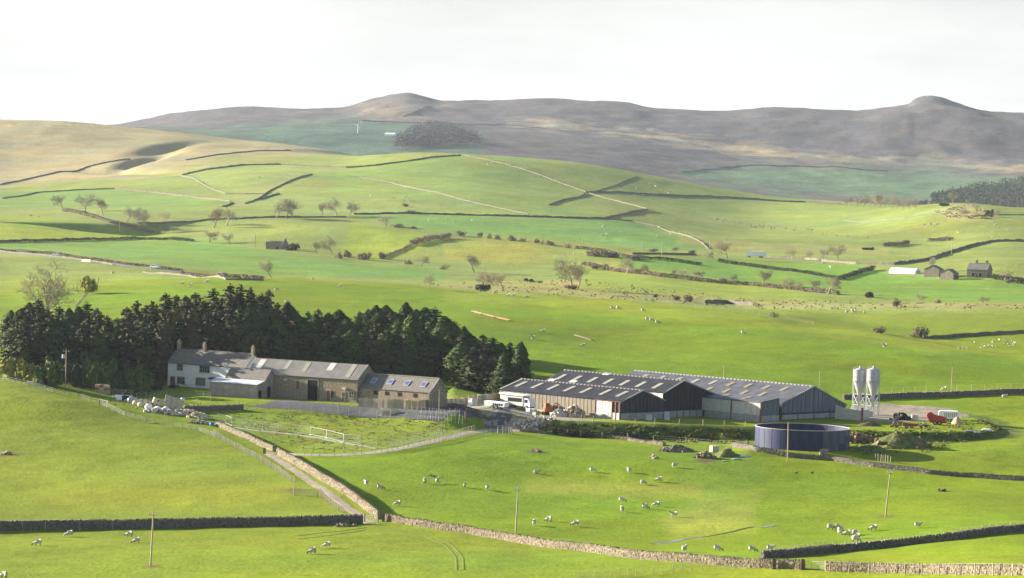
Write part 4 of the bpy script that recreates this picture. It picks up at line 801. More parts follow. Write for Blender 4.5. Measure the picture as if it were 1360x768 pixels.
def roof(e, L, W, he, hr, m, name='roof', yr=None, hb=None, x0=0., over=.25, th=.14, rib=0.):
    """two pitches; rib > 0: corrugations across the sheets"""
    yr = W / 2 if yr is None else yr; hb = he if hb is None else hb; b = MB(); o = over
    for (ya, za, yb, zb) in ((0, he, yr, hr), (W, hb, yr, hr)):
        d = Vector((0, yb - ya, zb - za)).normalized(); ya2, za2 = ya - d.y * o * 1.2, za - d.z * o * 1.2
        nrm = Vector((0, -d.z, d.y)); nrm = nrm if nrm.z > 0 else -nrm
        if rib:
            n = int((L - x0 + 2 * o) / rib); xs = [x0 - o + (L - x0 + 2 * o) * i / n for i in range(n + 1)]; vs = []
            for i, x in enumerate(xs):
                up = .07 if i % 2 else 0.
                for y, z in ((ya2, za2), (yb, zb)): vs.append(Vector((x, y, z)) + nrm * (up + .02))
            fs = [(2 * i, 2 * i + 1, 2 * i + 3, 2 * i + 2) for i in range(n)]; b.add(vs, fs); t = -.0
        b.prism([(ya2, za2), (yb, zb), (yb + nrm.y * -th, zb - th), (ya2 - nrm.y * th, za2 - nrm.z * th)], x0 - o, L + o, 'x')
    r = b.build(name, m, e); return r
def on_roof(x, t, he, hr, yr, lift, y0=0.):
    return Vector((x, y0 + (yr - y0) * t, he + (hr - he) * t + lift))
def roof_panel(e, parent, x0, x1, t0, t1, he, hr, yr, m, name, lift=.16, y0=0., frame=None):
    b = MB(); P = [on_roof(x, t, he, hr, yr, l, y0) for l in (lift - .06, lift) for x, t in ((x0, t0), (x1, t0), (x1, t1), (x0, t1))]
    b.add(P, [(0, 1, 2, 3), (4, 5, 6, 7), (0, 1, 5, 4), (1, 2, 6, 5), (2, 3, 7, 6), (3, 0, 4, 7)]); o = b.build(name, m, parent)
    if frame:
        f = MB(); q = .09
        for (a, c, s_, u) in ((x0 - q, x1 + q, t0 - .02, t0), (x0 - q, x1 + q, t1, t1 + .02), (x0 - q, x0, t0, t1), (x1, x1 + q, t0, t1)):
            P = [on_roof(x, t, he, hr, yr, l, y0) for l in (lift - .05, lift + .05) for x, t in ((a, s_), (c, s_), (c, u), (a, u))]
            f.add(P, [(0, 1, 2, 3), (4, 5, 6, 7), (0, 1, 5, 4), (1, 2, 6, 5), (2, 3, 7, 6), (3, 0, 4, 7)])
        f.build('frame', frame, o)
    return o
def window(e, x0, x1, z0, z1, mull=1, m=None, y=0., door=None):
    """pane set back inside a stone surround on the front wall (y = 0)"""
    f = MB(); s = .16
    f.box(x0 - s, y - .10, z1, x1 + s, y + .02, z1 + .24); f.box(x0 - s, y - .13, z0 - .2, x1 + s, y + .02, z0)
    f.box(x0 - s, y - .09, z0, x0, y + .02, z1); f.box(x1, y - .09, z0, x1 + s, y + .02, z1)
    for i in range(1, mull + 1): xx = x0 + (x1 - x0) * i / (mull + 1); f.box(xx - .07, y - .08, z0, xx + .07, y + .02, z1)
    w_ = f.build('window', m or trim, e); g = MB(); g.box(x0, y - .035, z0, x1, y + .01, z1); g.build('pane', glass, w_)
    b = MB(); bx = .035; n = (mull + 1) * 2
    for i in range(1, n):
        if i % 2 or mull == 0: xx = x0 + (x1 - x0) * i / n; b.box(xx - bx, y - .06, z0, xx + bx, y - .03, z1)
    zz = (z0 + z1) / 2; b.box(x0, y - .062, zz - bx, x1, y - .03, zz + bx); b.build('glazing_bar', whitep, w_); return w_
def opening(e, x0, x1, z0, z1, m, name='door', y=0., proud=.04, gable=None, surround=None, Lx=0.):
    b = MB()
    if gable: b.box(Lx - .02, x0, z0, Lx + proud, x1, z1)
    else: b.box(x0, y - proud, z0, x1, y + .02, z1)
    o = b.build(name, m, e)
    if surround:
        f = MB(); s = .2; p = proud + .05
        for a, c, u, v in ((x0 - s, x0, z0, z1 + s), (x1, x1 + s, z0, z1 + s), (x0, x1, z1, z1 + s)):
            f.box(Lx - .02, a, u, Lx + p, c, v) if gable else f.box(a, y - p, u, c, y + .02, v)
        f.build('door_frame', surround, o)
    return o
def chimney(parent, x, y, z, h, w_=.75, pots=2, m=None):
    b = MB(); b.box(x - w_ * .5, y - w_ * .42, z - 1.0, x + w_ * .5, y + w_ * .42, z + h); b.box(x - w_ * .6, y - w_ * .5, z + h, x + w_ * .6, y + w_ * .5, z + h + .12); c = b.build('chimney', m or rubble, parent)
    for i in range(pots):
        q = MB(); q.lathe([(.15, 0), (.13, .45), (.16, .5)], 8, (x + (i - (pots - 1) / 2) * .36, y, z + h + .12)); q.build('chimney_pot', mat('clay_pot', (.33, .20, .12), .2, 3), c)
# --- white farmhouse
f = Frame(325, 517, 690, .66); L = f.length(222.5); W = 6.8; HOUSE = f
he, hr = f.height(488, 0, 0), f.height(470.5, 0, W / 2); e = f.place('farmhouse', L, 'long white farmhouse with grey slate roof and three chimneys in front of the conifers', 'house')
e.location.z = HOUSE_Z; hh = (he - (HOUSE_Z - f.c0.z)); hr2 = max(hr - (HOUSE_Z - f.c0.z), hh + 2.3); wl = gable_walls(e, L, W, hh, hr2, white); rf = roof(e, L, W, hh, hr2, slate, over=.2)
b = MB(); b.box(-.2, W / 2 - .14, hr2 - .02, L + .2, W / 2 + .14, hr2 + .14); b.build('ridge', ridgeM, rf)
b = MB(); b.tube([(0, -.32, hh - .22), (L, -.32, hh - .22)], .07, 6); b.build('gutter', black, e)
k = L / 102.5; X = lambda px: (px - 222.5) * k
window(e, X(235.5), X(242), hh - 1.75, hh - .55, 1); window(e, X(265.5), X(278), hh - 1.85, hh - .5, 1); window(e, X(236), X(245), .85, 2.15, 1); window(e, X(261), X(272.5), .8, 2.3, 3)
d = opening(e, X(227), X(232), 0, 2.15, woodt, surround=trim); b = MB(); b.lathe([(.02, -.05), (.05, 0), (.02, .05)], 6, (X(231), -.12, 1.05)); b.build('handle', black, d)
opening(e, X(280.5), X(288), 0, 2.2, woodt, surround=trim); b = MB(); b.prism([(X(279), 2.35), (X(289.5), 2.35), (X(288), 2.75), (X(284), 2.95), (X(280.5), 2.75)], -1.0, -.05, 'y'); b.build('porch_hood', slate, e)
for x in (.5, L * .355, L - .5): chimney(rf, x, W / 2, hr2, 1.5 if x > 1 else 1.8)
b = MB(); b.tube([(L * .38, W / 2, hr2 + .6), (L * .38, W / 2, hr2 + 3)], .03, 5); b.tube([(L * .38 - .7, W / 2, hr2 + 2.9), (L * .38 + .7, W / 2, hr2 + 2.9)], .03, 5)
for i in range(5): b.tube([(L * .38 - .6 + .3 * i, W / 2 - .3, hr2 + 2.9), (L * .38 - .6 + .3 * i, W / 2 + .3, hr2 + 2.9)], .02, 4)
b.build('aerial', blockM, rf)
# --- grey shed with a lean-to
f = Frame(341, 533, 666, .62); L = f.length(279); W1 = 2.9; W = 7.2; f.place; e = f.place('stone_shed', L, 'grey rendered shed with dark slate roof and white roofed lean-to in front', 'shed')
h0 = f.height(511.2); h1 = h0 + .75; h2 = h1 + .1; hr = max(f.height(492, 0, (W1 + W) / 2), h2 + 1.5)
b = MB(); b.prism([(0, -.4), (W1, -.4), (W1, h1 - .06), (0, h0 - .06)], 0, L - .02, 'x'); b.build('lean_to_wall', grey, e)
b = MB(); b.prism([(-.3, h0 - .07), (W1, h1), (W1, h1 + .1), (-.3, h0 + .03)], -.25, L + .2, 'x'); b.build('lean_to_roof', lead, e)
b = MB(); b.prism([(W1, -.4), (W, -.4), (W, h2 - .06), ((W1 + W) / 2, hr - .06), (W1, h2 - .06)], 2.2, L, 'x'); b.build('wall', grey, e)
b = MB()
for ya, yb in ((W1 - .1, (W1 + W) / 2), (W + .25, (W1 + W) / 2)): b.prism([(ya, h2 - .08), (yb, hr), (yb, hr + .14), (ya, h2 + .06)], 2.0, L + .2, 'x')
rf = b.build('roof', slate, e)
opening(e, .5, 1.7, 0, 2.4, dark, gable=1, Lx=L - .02, surround=trim); opening(e, W1 + .9, W1 + 2.2, 0, 3.2, dark, gable=1, Lx=L, surround=trim)
# --- long stone barn
f = Frame(474, 535.7, 660, .56); L = f.length(327); W = 8.0; e = f.place('stone_barn', L, 'long rubble stone barn with grey sheet roof, pale skylights and a big dark doorway', 'barn')
he = f.height(504); hr = max(f.height(485, 0, W / 2), he + 2.2); gable_walls(e, L, W, he, hr, rubble); rf = roof(e, L, W, he, hr, asbestos, rib=.28, over=.25)
k = L / 147.; X = lambda px: L - (474 - px) * k
for px, t0, t1, m, wd in ((338, .1, .9, skyw, 1.6), (374, .35, .95, skyl, 1.1), (399, .25, .9, skyl, 1.2), (431, .45, .95, skyw, 1.6), (459, .05, .95, skyl, 1.3)): roof_panel(e, rf, X(px) - wd / 2, X(px) + wd / 2, t0, t1, he, hr, W / 2, m, 'skylight')
b = MB(); b.prism([(-.12, he - .2), (W / 2, hr + .12), (W + .12, he - .2), (W + .12, he - .45), (W / 2, hr - .2), (-.12, he - .45)], L + .02, L + .28, 'x'); b.build('verge', trim, e)
opening(e, X(409), X(422.5), 0, 4.6, dark, 'barn_door', surround=trim); opening(e, X(394), X(397), 2.2, 4.2, woodt, 'shutter', proud=.05)
d = opening(e, X(434.5), X(439), 0, 2.4, woodt, proud=.07, surround=trim); g = MB(); g.box(X(439.6), -.06, .9, X(443), .02, 2.3); g.build('pane', glass, d)
window(e, X(464), X(469), 1.2, 2.4, 0); window(e, X(455), X(458), .3, 2.2, 0)
b = MB(); b.box(X(456), -.5, 2.9, X(460), -.04, 3.4); b.build('lamp_housing', whitep, e); b = MB(); b.tube([(X(423.5), -.06, 0), (X(423.5), -.06, he - .4)], .06, 6); b.build('downpipe', black, e)
b = MB(); b.box(X(378), -.35, 4.1, X(382), -.02, 4.5, .05); b.build('lamp', whitep, e)
STONE = f
# --- low annexe
f = Frame(570, 533, 650, .66); L = f.length(476); W = 7.0; e = f.place('annexe', L, 'low stone annexe with slate roof and four blue roof windows beside the stone barn', 'outbuilding')
he = max(1.9, f.height(521)); hr = max(f.height(502.8, 0, W / 2), he + 2.0); b = MB(); b.prism([(0, -2.2), (W, -2.2), (W, he - .06), (W / 2, hr - .06), (0, he - .06)], 0, L, 'x'); b.build('wall', rubble, e); rf = roof(e, L, W, he, hr, slate, over=.2)
b = MB(); b.prism([(-.15, he - .2), (W / 2, hr + .14), (W + .15, he - .2), (W + .15, he - .4), (W / 2, hr - .12), (-.15, he - .4)], L + .02, L + .24, 'x'); b.build('verge', trim, e); b = MB(); b.box(-.1, W / 2 - .13, hr, L + .1, W / 2 + .13, hr + .15); b.build('ridge', trim, rf)
for i in range(4): x = L * (.13 + .235 * i); roof_panel(e, rf, x, x + 1.1, .32, .62, he, hr, W / 2, veluxM, 'roof_window', frame=lead)
for t in (.22, .38, .56, .78): opening(e, L * t, L * t + 1.0, .6, he - .55, dark, 'window', proud=.05)
# --- the three big sheds of the steading
KB = 1.05
def cladding(e, x, pts_base, tops, m, name, step=1.15):
    pass
def boards(e, Lx, W, zb, he, hr, yr, hb, m, name='boarding', step=.55, kind='stuff'):
    """vertical boards on the right hand gable, every second one proud"""
    b = MB(); n = int(W / step); top = lambda y: (he + (hr - he) * y / yr if y < yr else hb + (hr - hb) * (W - y) / (W - yr)) - .12
    for i in range(n):
        y0, y1 = W * i / n + .02, W * (i + 1) / n - .02; p = .05 + (.07 if i % 2 else 0)
        vs = [(Lx + q, y, z) for q in (.0, p) for y, z in ((y0, zb), (y1, zb), (y1, top(y1)), (y0, top(y0)))]
        b.add(vs, [(0, 1, 2, 3), (4, 5, 6, 7), (0, 1, 5, 4), (1, 2, 6, 5), (2, 3, 7, 6), (3, 0, 4, 7)])
    return b.build(name, m, e, kind=kind)
def side_boards(e, x0, x1, z0, z1, y, m, name='side_boarding', step=.6):
    b = MB(); n = max(1, int((x1 - x0) / step))
    for i in range(n):
        p = .05 + (.05 if i % 2 else 0); b.box(x0 + (x1 - x0) * i / n + .02, y - p, z0, x0 + (x1 - x0) * (i + 1) / n - .02, y + .03, z1)
    return b.build(name, m, e, kind='stuff')
def big_ridge(rf, L, y, z, m):
    b = MB(); n = int(L / 1.15)
    for i in range(n): b.box(L * i / n, y - .3, z - .05, L * (i + .62) / n, y + .3, z + .22)
    return b.build('ridge_vent', m, rf)
def verge(e, Lx, W, he, hr, yr, hb, m):
    b = MB(); b.prism([(-.25, he - .1), (yr, hr + .2), (W + .25, hb - .1), (W + .25, hb - .32), (yr, hr - .08), (-.25, he - .32)], Lx + .14, Lx + .32, 'x'); b.build('verge', m, e)
f = Frame(823.6, 558, 650, KB); L1 = f.length(662.5); W1 = f.depth(881); B1 = f; he = f.height(532.7); hr = f.height(518.8, 0, W1 / 2); e = f.place('cattle_shed', L1, 'front cattle shed, lowest, with dark sheet roof and weathered board side', 'barn', None)
gable_walls(e, L1, W1, he, hr, boardM); rf = roof(e, L1, W1, he, hr, black, rib=.5); big_ridge(rf, L1, W1 / 2, hr, asbestos); verge(e, L1, W1, he, hr, W1 / 2, he, blockM); boards(e, L1, W1, 1.6, he, hr, W1 / 2, he, boardM)
b = MB(); b.box(L1 - .02, .2, 0, L1 + .16, W1 - .2, 1.45); b.build('block_wall', blockM, e)
sp = L1 * .80; side_boards(e, .05, sp, .5, he - .15, 0, boardW); b = MB(); b.box(0, -.14, -.2, sp, .02, .5); b.build('plinth', blockM, e)
side_boards(e, sp + .1, L1 * .935, 1.0, he - .15, 0, whitep, 'white_boarding', .9); b = MB(); b.box(sp, -.16, -.2, L1 * .935, .02, 1.0); b.build('block_wall', blockM, e)
b = MB(); b.box(L1 * .935 + .05, -.10, 0, L1 - .05, .02, 1.5); b.build('white_gate', whitep, e); b = MB(); b.box(L1 * .935 + .05, -.03, 1.5, L1 - 1.5, .02, he - .9); b.build('opening', dark, e)
b = MB()
for x in (sp + .02, L1 * .935, L1 - 1.4, L1 - .12): b.box(x - .1, -.2, -.2, x + .1, .0, he - .1)
b.box(sp, -.26, he - .3, L1, .0, he - .12); b.build('steel_frame', steelp, e)
for i in range(7): x = L1 * (.07 + .135 * i) + (.9 if i > 4 else 0); roof_panel(e, rf, x, x + 1.15, .30, .78, he, hr, W1 / 2, skyl, 'skylight', .17)
roof_panel(e, rf, L1 * .005, L1 * .02, .0, .98, he, hr, W1 / 2, skyl, 'verge_strip', .17)
f = Frame(880, 553, 660, KB); f.c0.z = PLAT_Z; B2 = f; L2 = f.length(722); W2 = f.depth(968); he = f.height(521); hb = max(2.8, f.height(530.5, 0, W2)); yr = f.depth(906.4); hr = f.height(506, 0, yr)
e = f.place('cattle_shed', L2, 'middle cattle shed with tall dark gable and rows of pale skylights', 'barn', None)
gable_walls(e, L2, W2, he, hr, boardM, yr=yr, hb=hb); rf = roof(e, L2, W2, he, hr, black, yr=yr, hb=hb, rib=.5); big_ridge(rf, L2, yr, hr, asbestos); verge(e, L2, W2, he, hr, yr, hb, blockM); boards(e, L2, W2, 1.8, he, hr, yr, hb, mat('black_boarding', (.026, .027, .038), .3, 1.5, .85, stretch=(3, 3, .25)), step=.7)
b = MB(); y = .3
while y < W2 - 1.5: b.box(L2 - .02, y, 0, L2 + .16, y + 1.9, 1.5); y += 2.2
b.build('block_wall', blockM, e); side_boards(e, L2 * .72, L2 - .05, he - 1.9, he - .15, 0, whitep, 'white_boarding', .9)
for i in range(7): x = L2 * (.06 + .135 * i); roof_panel(e, rf, x, x + 1.2, .18, .62, he, hr, yr, skyl, 'skylight', .17)
for x, t in ((L2 * .20, .05), (L2 * .34, .88), (L2 * .02, .02)): roof_panel(e, rf, x, x + 2.2, t, t + .16, he, hr, yr, skyw, 'roof_patch', .18)
f = Frame(1037, 559, 664, KB); f.c0.z = PLAT_Z + .1; B3 = f; L3 = f.length(800); W3 = f.depth(1122); he = f.height(535); hb = f.height(536.5, 0, W3); yr = f.depth(1079); hr = f.height(513.4, 0, yr)
e = f.place('cattle_shed', L3, 'rear cattle shed, longest, with grey sheet roof and pale striped gable', 'barn', None)
gable_walls(e, L3, W3, he, hr, boardM, yr=yr, hb=hb); rf = roof(e, L3, W3, he, hr, greyr, yr=yr, hb=hb, rib=.5); big_ridge(rf, L3, yr, hr, blockM); verge(e, L3, W3, he, hr, yr, hb, blockM)
boards(e, L3, W3, 1.5, he, hr, yr, hb, mat('striped_boarding', (.13, .145, .18), .45, .9, .85, stretch=(2.2, 2.2, .05)), step=.75); b = MB(); b.box(L3 - .02, .2, 0, L3 + .2, W3 - .2, 1.1); b.build('block_wall', blockM, e)
for i in range(5): y = W3 * i / 4; b = MB(); b.box(L3, y - .12, 0, L3 + .3, y + .12, 2.0); b.build('steel_post', steelp, e)
yskyl = mat('yellowed_skylight', (.24, .205, .12), .15, .8, .5)
for i in range(9):
    x = L3 * (.10 + .098 * i); roof_panel(e, rf, x, x + 1.2, .60, .82, he, hr, yr, skyl if i < 5 else yskyl, 'skylight', .17)
    if i < 8: roof_panel(e, rf, x + 2.6, x + 3.8, .22, .44, he, hr, yr, skyl if i < 4 else yskyl, 'skylight', .17)
# outshut between the middle and rear sheds
f = Frame(1010, 560, 656, KB); f.c0.z = PLAT_Z + .05; Lo = 34.; Wo = f.depth(1034); he = f.height(534.5); hi = f.height(529, 0, Wo); e = f.place('outshut', Lo, 'narrow outshut with single pitch roof between the middle and rear cattle sheds', 'barn')
b = MB(); b.prism([(0, -.3), (Wo, -.3), (Wo, hi - .08), (0, he - .08)], 0, Lo, 'x'); b.build('wall', boardM, e)
b = MB(); b.prism([(-.3, he - .1), (Wo + .1, hi), (Wo + .1, hi + .14), (-.3, he + .05)], -.1, Lo + .25, 'x'); rf = b.build('roof', greyr, e)
for i in range(3): x = Lo * (.38 + .2 * i); roof_panel(e, rf, x, x + 1.3, .2, .7, he, hi, Wo, yskyl, 'skylight', .2)
side_boards(e, .05, Lo, 1.5, he - .15, 0, whitep, 'white_boarding', .9); boards(e, Lo, Wo, 1.5, he, hi, Wo, hi, mat('striped_boarding', (.2, .2, .2)), step=.75)
b = MB(); b.box(Lo * .5, -.2, -.2, Lo + .15, .02, 1.5); b.box(Lo, .03, -.2, Lo + .18, Wo, 1.4); b.build('block_wall', blockM, e)
for x in (Lo - .06, Lo - 9): b = MB(); b.box(x, -.3, -.2, x + .3, -.02, he); b.build('steel_post', steelp, e)
# --- far farm, trailer, polytunnel, ruin
def far_house(px, py, D_, k, w_px, dep, he, hr, m, label, name='stone_farmhouse', chim=0, roofm=None, ruin=False):
    p = hit(px, py, 780); n = math.hypot(1, k); e = empty(name, p - Vector((0, 0, .3)), math.atan2(-k, 1), label, 'house', None); L = w_px / pxm(p.y) * n
    gable_walls(e, L, dep, he, hr, m); rf = roof(e, L, dep, he, hr, roofm or slate, over=.2)
    for i in range(chim): chimney(rf, L * (.35 + .5 * i), dep / 2, hr, 1.2, 1., 1)
    return e, L, rf
fs = mat('tan_stone', (.22, .185, .15), .3, 1.2, .95)
for px, py, k, wp, dep, he, hr, lab, ch in [(1247, 368, -1.6, 8, 8, 4, 6, 'small grey stone barn, leftmost building of the distant farm', 0), (1266, 372, -1.4, 9, 7, 3.6, 5.6, 'tan stone barn in the middle of the distant farm', 0), (1284, 369, .5, 25, 8, 4.6, 7.6, 'distant stone farmhouse with dark slate roof and chimneys', 2), (1258, 369, -.6, 8, 4, 2.6, 3.6, 'low stone lean-to between the two distant barns', 0)]:
    e, L, rf = far_house(px, py, 0, k, wp, dep, he, hr, fs, lab, 'stone_farmhouse' if ch else 'stone_barn', ch)
    for t in (.25, .6): opening(e, L * t, L * t + 1.2, 1.2, 2.8, dark, 'window', proud=.06, surround=trim)
    if ch: opening(e, L * .45, L * .45 + 1.2, 0, 2.2, woodt, 'door', proud=.06)
for px, py, wp, dep, he, hr, lab, k in [(511, 181, 13, 12, 3.5, 5.5, 'white distant farmhouse high on the far green slope', .2), (527, 182, 8, 10, 3, 5, 'small grey barn beside the white farm on the far slope', .2), (540, 181, 8, 10, 4, 6, 'low grey shed right of the white farm on the far slope', .2)]:
    p = hit(px, py, 3500); e = empty('farmhouse' if wp > 10 else 'barn', p, math.atan2(-k, 1), lab, 'house' if wp > 10 else 'barn'); L = wp / pxm(p.y); gable_walls(e, L, dep, he, hr, white if wp > 10 else grey); roof(e, L, dep, he, hr, white if wp > 10 else slate)
p = hit(353, 331, 1100); e = empty('ruined_barn', p - Vector((0, 0, .2)), math.atan2(-.35, 1), 'small roofless ruined stone barn with a broken gable on the hillside', 'ruin'); k = 1 / pxm(p.y); L = 25 * k
b = MB(); b.box(0, 0, -.3, L * .5, .5, 4.2, .1); b.box(L * .5, 0, -.3, L, .5, 3.2, .1); b.build('front_wall', fs, e); b = MB(); b.box(0, 5.5, -.3, L, 6, 4.6, .15); b.build('rear_wall', fs, e); b = MB(); b.prism([(.5, -.3), (5.5, -.3), (5.5, 3.8), (3.2, 6.4), (2.4, 5.6), (.5, 3.6)], L - .5, L, 'x'); b.build('gable', fs, e); b = MB(); b.box(0, .5, -.3, .5, 5.5, 3.6, .2); b.build('end_wall', fs, e)
b = MB(); b.box(L * .62, -.06, .0, L * .72, .02, 1.8); b.build('doorway', dark, e)
p = hit(1180, 363, 1000); e = empty('polytunnel', p, math.atan2(-.9, 1), 'long white polytunnel beside the distant stone farm', 'polytunnel'); k = 1 / pxm(p.y); L = 35 * k * 1.2; prof = [(3.0 * math.cos(math.pi * i / 12) + 3, 3.0 * math.sin(math.pi * i / 12)) for i in range(13)]
b = MB(); b.prism(prof, 0, L, 'x'); b.build('cover', mat('white_polythene', (.82, .83, .86), .04, .4, .5), e); b = MB()
for i in range(8): b.prism([(3.06 * math.cos(math.pi * q / 12) + 3, 3.06 * math.sin(math.pi * q / 12)) for q in range(13)], L * i / 7.2, L * i / 7.2 + .12, 'x')
b.build('hoop', blockM, e); b = MB(); b.box(L, 1.8, 0, L + .06, 4.2, 2.1); b.build('door', whitep, e)
p = hit(991, 342, 1000); e = empty('livestock_trailer', p, math.atan2(-.2, 1), 'long white lorry trailer parked on the valley road', 'trailer'); k = 1 / pxm(p.y); L = 26 * k
b = MB(); b.prism([(0, .9), (L, .9), (L, 2.9), (L * .85, 3.6), (L * .15, 3.6), (0, 2.6)], 0, 2.5, 'y'); b.build('body', white, e)
for i in (.15, .7, .8):
    for y in (-.05, 2.3): b = MB(); b.lathe([(.5, -.12), (.5, .12)], 12); o = b.build('wheel', black, e); o.location = (L * i, y + .12, .5); o.rotation_euler.x = math.pi / 2
# ------------------------------------------------------------------ tracks and yards
ribbon('farm_track', [(355, 601), (374, 614), (399, 630), (418, 644), (439, 656), (456, 670), (474, 683), (492, 695)], 2.0, dirt)
ribbon('farm_lane', [(655, 572), (621, 575), (588, 583), (555, 591), (522, 598), (482, 603), (444, 605), (400, 604), (368, 603)], 3.0, mat('lane_gravel', (.26, .235, .19), .25, .8, 1, .4, 4))
ribbon('gravel_path', [(282, 563), (310, 568), (350, 573), (390, 577), (420, 581), (455, 588), (500, 596)], 1.3, mat('pale_gravel', (.27, .25, .21), .25, 1.5, 1, .5, 5))
ribbon('valley_road', [(-40, 332), (0, 334.5), (51, 339), (112, 345.5), (170, 353.5), (240, 362), (290, 367), (345, 371)], 5, asph, .15, 4)
ribbon('access_track', [(664, 532), (668, 545), (664, 556), (656, 570)], 5, conc, .08)
sheet('farmyard', [(322, 541), (350, 536), (378, 531), (470, 539), (560, 533), (592, 536), (640, 547), (625, 556), (585, 562), (537, 556), (400, 545.5)], conc, .06)
sheet('muddy_yard', [(600, 534), (664, 530), (700, 548), (820, 561), (760, 561), (700, 558), (660, 556), (636, 550)], yardm, .05)
sheet('cattle_yard', [(1123, 558), (1128, 540), (1180, 536), (1262, 542), (1292, 553), (1240, 559), (1185, 561)], yardm, .05)
sheet('stone_track', [(640, 556), (690, 553), (735, 561), (690, 574), (655, 575)], dirt, .07)
# ------------------------------------------------------------------ fences, hurdles, gates
postm = mat('weathered_post', (.36, .31, .23), .3, 3, .9, rand=.2); wirem = mat('fence_wire', (.42, .42, .42), .1, 2, .5); whitem = mat('galvanised_white', (.31, .32, .31), .1, 2, .5); timber = mat('new_timber', (.47, .36, .21), .2, 1.5, .9, stretch=(3, 3, .4)); galv = mat('galvanised_steel', (.36, .375, .375), .12, 2, .4, metal=.3)
PM = {}
def post_mesh(h, r, m):
    k = (round(h, 2), r, m.name)
    if k not in PM: b = MB(); b.tube([(0, 0, -.3), (0, 0, h * .97), (0, 0, h)], [r, r * .92, r * .4], 6); PM[k] = b.mesh('post', m)
    return PM[k]
def fence(pts, label, h=1.15, sp=2.6, r=.07, m=None, wires=(.35, .7, 1.05), rails=(), group='post and wire fences', name='wire_fence', dmin=380, wm=None, wr=.012):
    m = m or postm; P = [hit(x, y, dmin) for x, y in pts]; q = resample(P, sp); o = q[0]; e = empty(name, o, 0, label, 'fence', group); tops = []
    for p in q:
        z = H(p.x, p.y); c = link('post', post_mesh(h, r, m), e, Vector((p.x - o.x, p.y - o.y, z - o.z))); c.rotation_euler = (rnd.gauss(0, .04), rnd.gauss(0, .04), 0); c.scale.z = rnd.uniform(.92, 1.08); tops.append(c.location.copy())
    for lst, rr, nm, mm in ((wires, wr, 'wire', wm or wirem), (rails, .05, 'rail', m)):
        for t in lst:
            b = MB(); b.tube([p + Vector((0, 0, t * h)) for p in tops], rr, 4); b.build(nm, mm, e)
    return e
def panel_mesh(L, h, m):
    f = MB(); r = .035
    for a, b_ in (((0, 0, .15), (0, 0, h)), ((L, 0, .15), (L, 0, h)), ((0, 0, .15), (L, 0, .15)), ((0, 0, h), (L, 0, h))): f.tube([a, b_], r, 5)
    for x in (0.0, L): f.box(x - .2, -.12, 0, x + .2, .12, .14)
    g = MB()
    for i in range(1, int(L / .2)): g.tube([(i * .2, 0, .15), (i * .2, 0, h)], .006, 3, False)
    for i in range(1, int(h / .25)): g.tube([(0, 0, .15 + i * .25), (L, 0, .15 + i * .25)], .006, 3, False)
    return f.mesh('frame', m), g.mesh('mesh', wirem)
def panels(pts, labelf, h=1.75, m=None, group='white mesh fence panels round the paddock', name='fence_panel', dmin=560):
    m = m or whitem; P = [hit(x, y, dmin) for x, y in pts]; L0 = (P[1] - P[0]).length; fm, gm = panel_mesh(L0, h, m)
    for i in range(len(P) - 1):
        d = P[i + 1] - P[i]; e = empty(name, P[i], math.atan2(d.y, d.x), labelf(i, len(P) - 1), 'fence panel', group); e.scale.x = Vector((d.x, d.y)).length / L0; e.rotation_euler.y = -math.atan2(d.z, Vector((d.x, d.y)).length)
        link('frame', fm, e); link('mesh', gm, e, kind='stuff')
def gate(p0, p1, h, label, m=None, bars=6, name='field_gate', dmin=400):
    a, b_ = hit(*p0, dmin), hit(*p1, dmin); d = b_ - a; L = Vector((d.x, d.y)).length; e = empty(name, a, math.atan2(d.y, d.x), label, 'gate'); e.rotation_euler.y = -math.atan2(d.z, L); m = m or galv
    for i in range(bars): z = .18 + (h - .2) * (i / (bars - 1)) ** 1.15; b = MB(); b.tube([(.08, 0, z), (L - .08, 0, z)], .03, 5); b.build('bar', m, e)
    b = MB(); b.tube([(.08, 0, .1), (.08, 0, h), (L - .08, 0, h), (L - .08, 0, .1)], .035, 5); b.build('gate_frame', m, e)
    for t in (.33, .66): b = MB(); b.tube([(L * t, 0, .15), (L * t, 0, h)], .025, 5); b.build('stile', m, e)
    for x in (-.1, L + .1): link('post', post_mesh(1.5, .12, postm), e, (x, 0, 0))
    return e
fence([(0, 504.5), (13, 508), (28, 511.5), (49, 516.5), (71, 522.5), (90, 527), (108, 530.5), (120, 535), (131, 538)], 'post and wire fence along the garden edge at the far left', 1.1, 3.0, .08)
fence([(143, 542), (166, 553), (193, 560), (230, 566.5), (263, 573), (286, 581)], 'netting fence in front of the junk pile', 1.0, 2.6, .06, wires=(.2, .4, .6, .8, 1.0))
fence([(283, 577), (299, 588), (320, 599), (341, 610), (362, 623), (381, 636), (391, 642)], 'close set stake fence beside the upper farm track', 1.25, .8, .06, wires=(.3, .6, .9))
fence([(425, 656), (435, 668), (456, 682)], 'short stake fence beside the lower farm track', 1.2, .9, .06)
fence([(402, 600), (444, 602), (480, 603), (520, 598), (550, 592), (577, 587), (599, 582), (630, 573)], 'post and rail fence on the upper side of the lane', 1.35, 2.2, .06, rails=(.5, .95))
fence([(404, 607), (444, 608), (482, 607), (522, 601), (555, 595), (588, 587), (621, 579), (652, 577)], 'netting fence on the field side of the lane', 1.1, 1.6, .05, wires=(.2, .4, .6, .8, 1.))
fence([(479, 590), (501, 592), (522, 591), (546, 588), (566, 585), (577, 583), (590, 576)], 'tall pale post fence closing the paddock', 1.8, 3.2, .06, m=whitem, wires=(.3, .6, .95))
panels([(287, 560), (300, 562.5), (308, 566), (328, 568.5), (349, 571.6), (370, 573.5), (391, 575.5), (412, 578), (433.5, 582), (456, 588), (479, 590)], lambda i, n: 'white mesh fence panel of the paddock, ' + (ordinal(i) + ' from the left end' if i else 'leftmost of the row'))
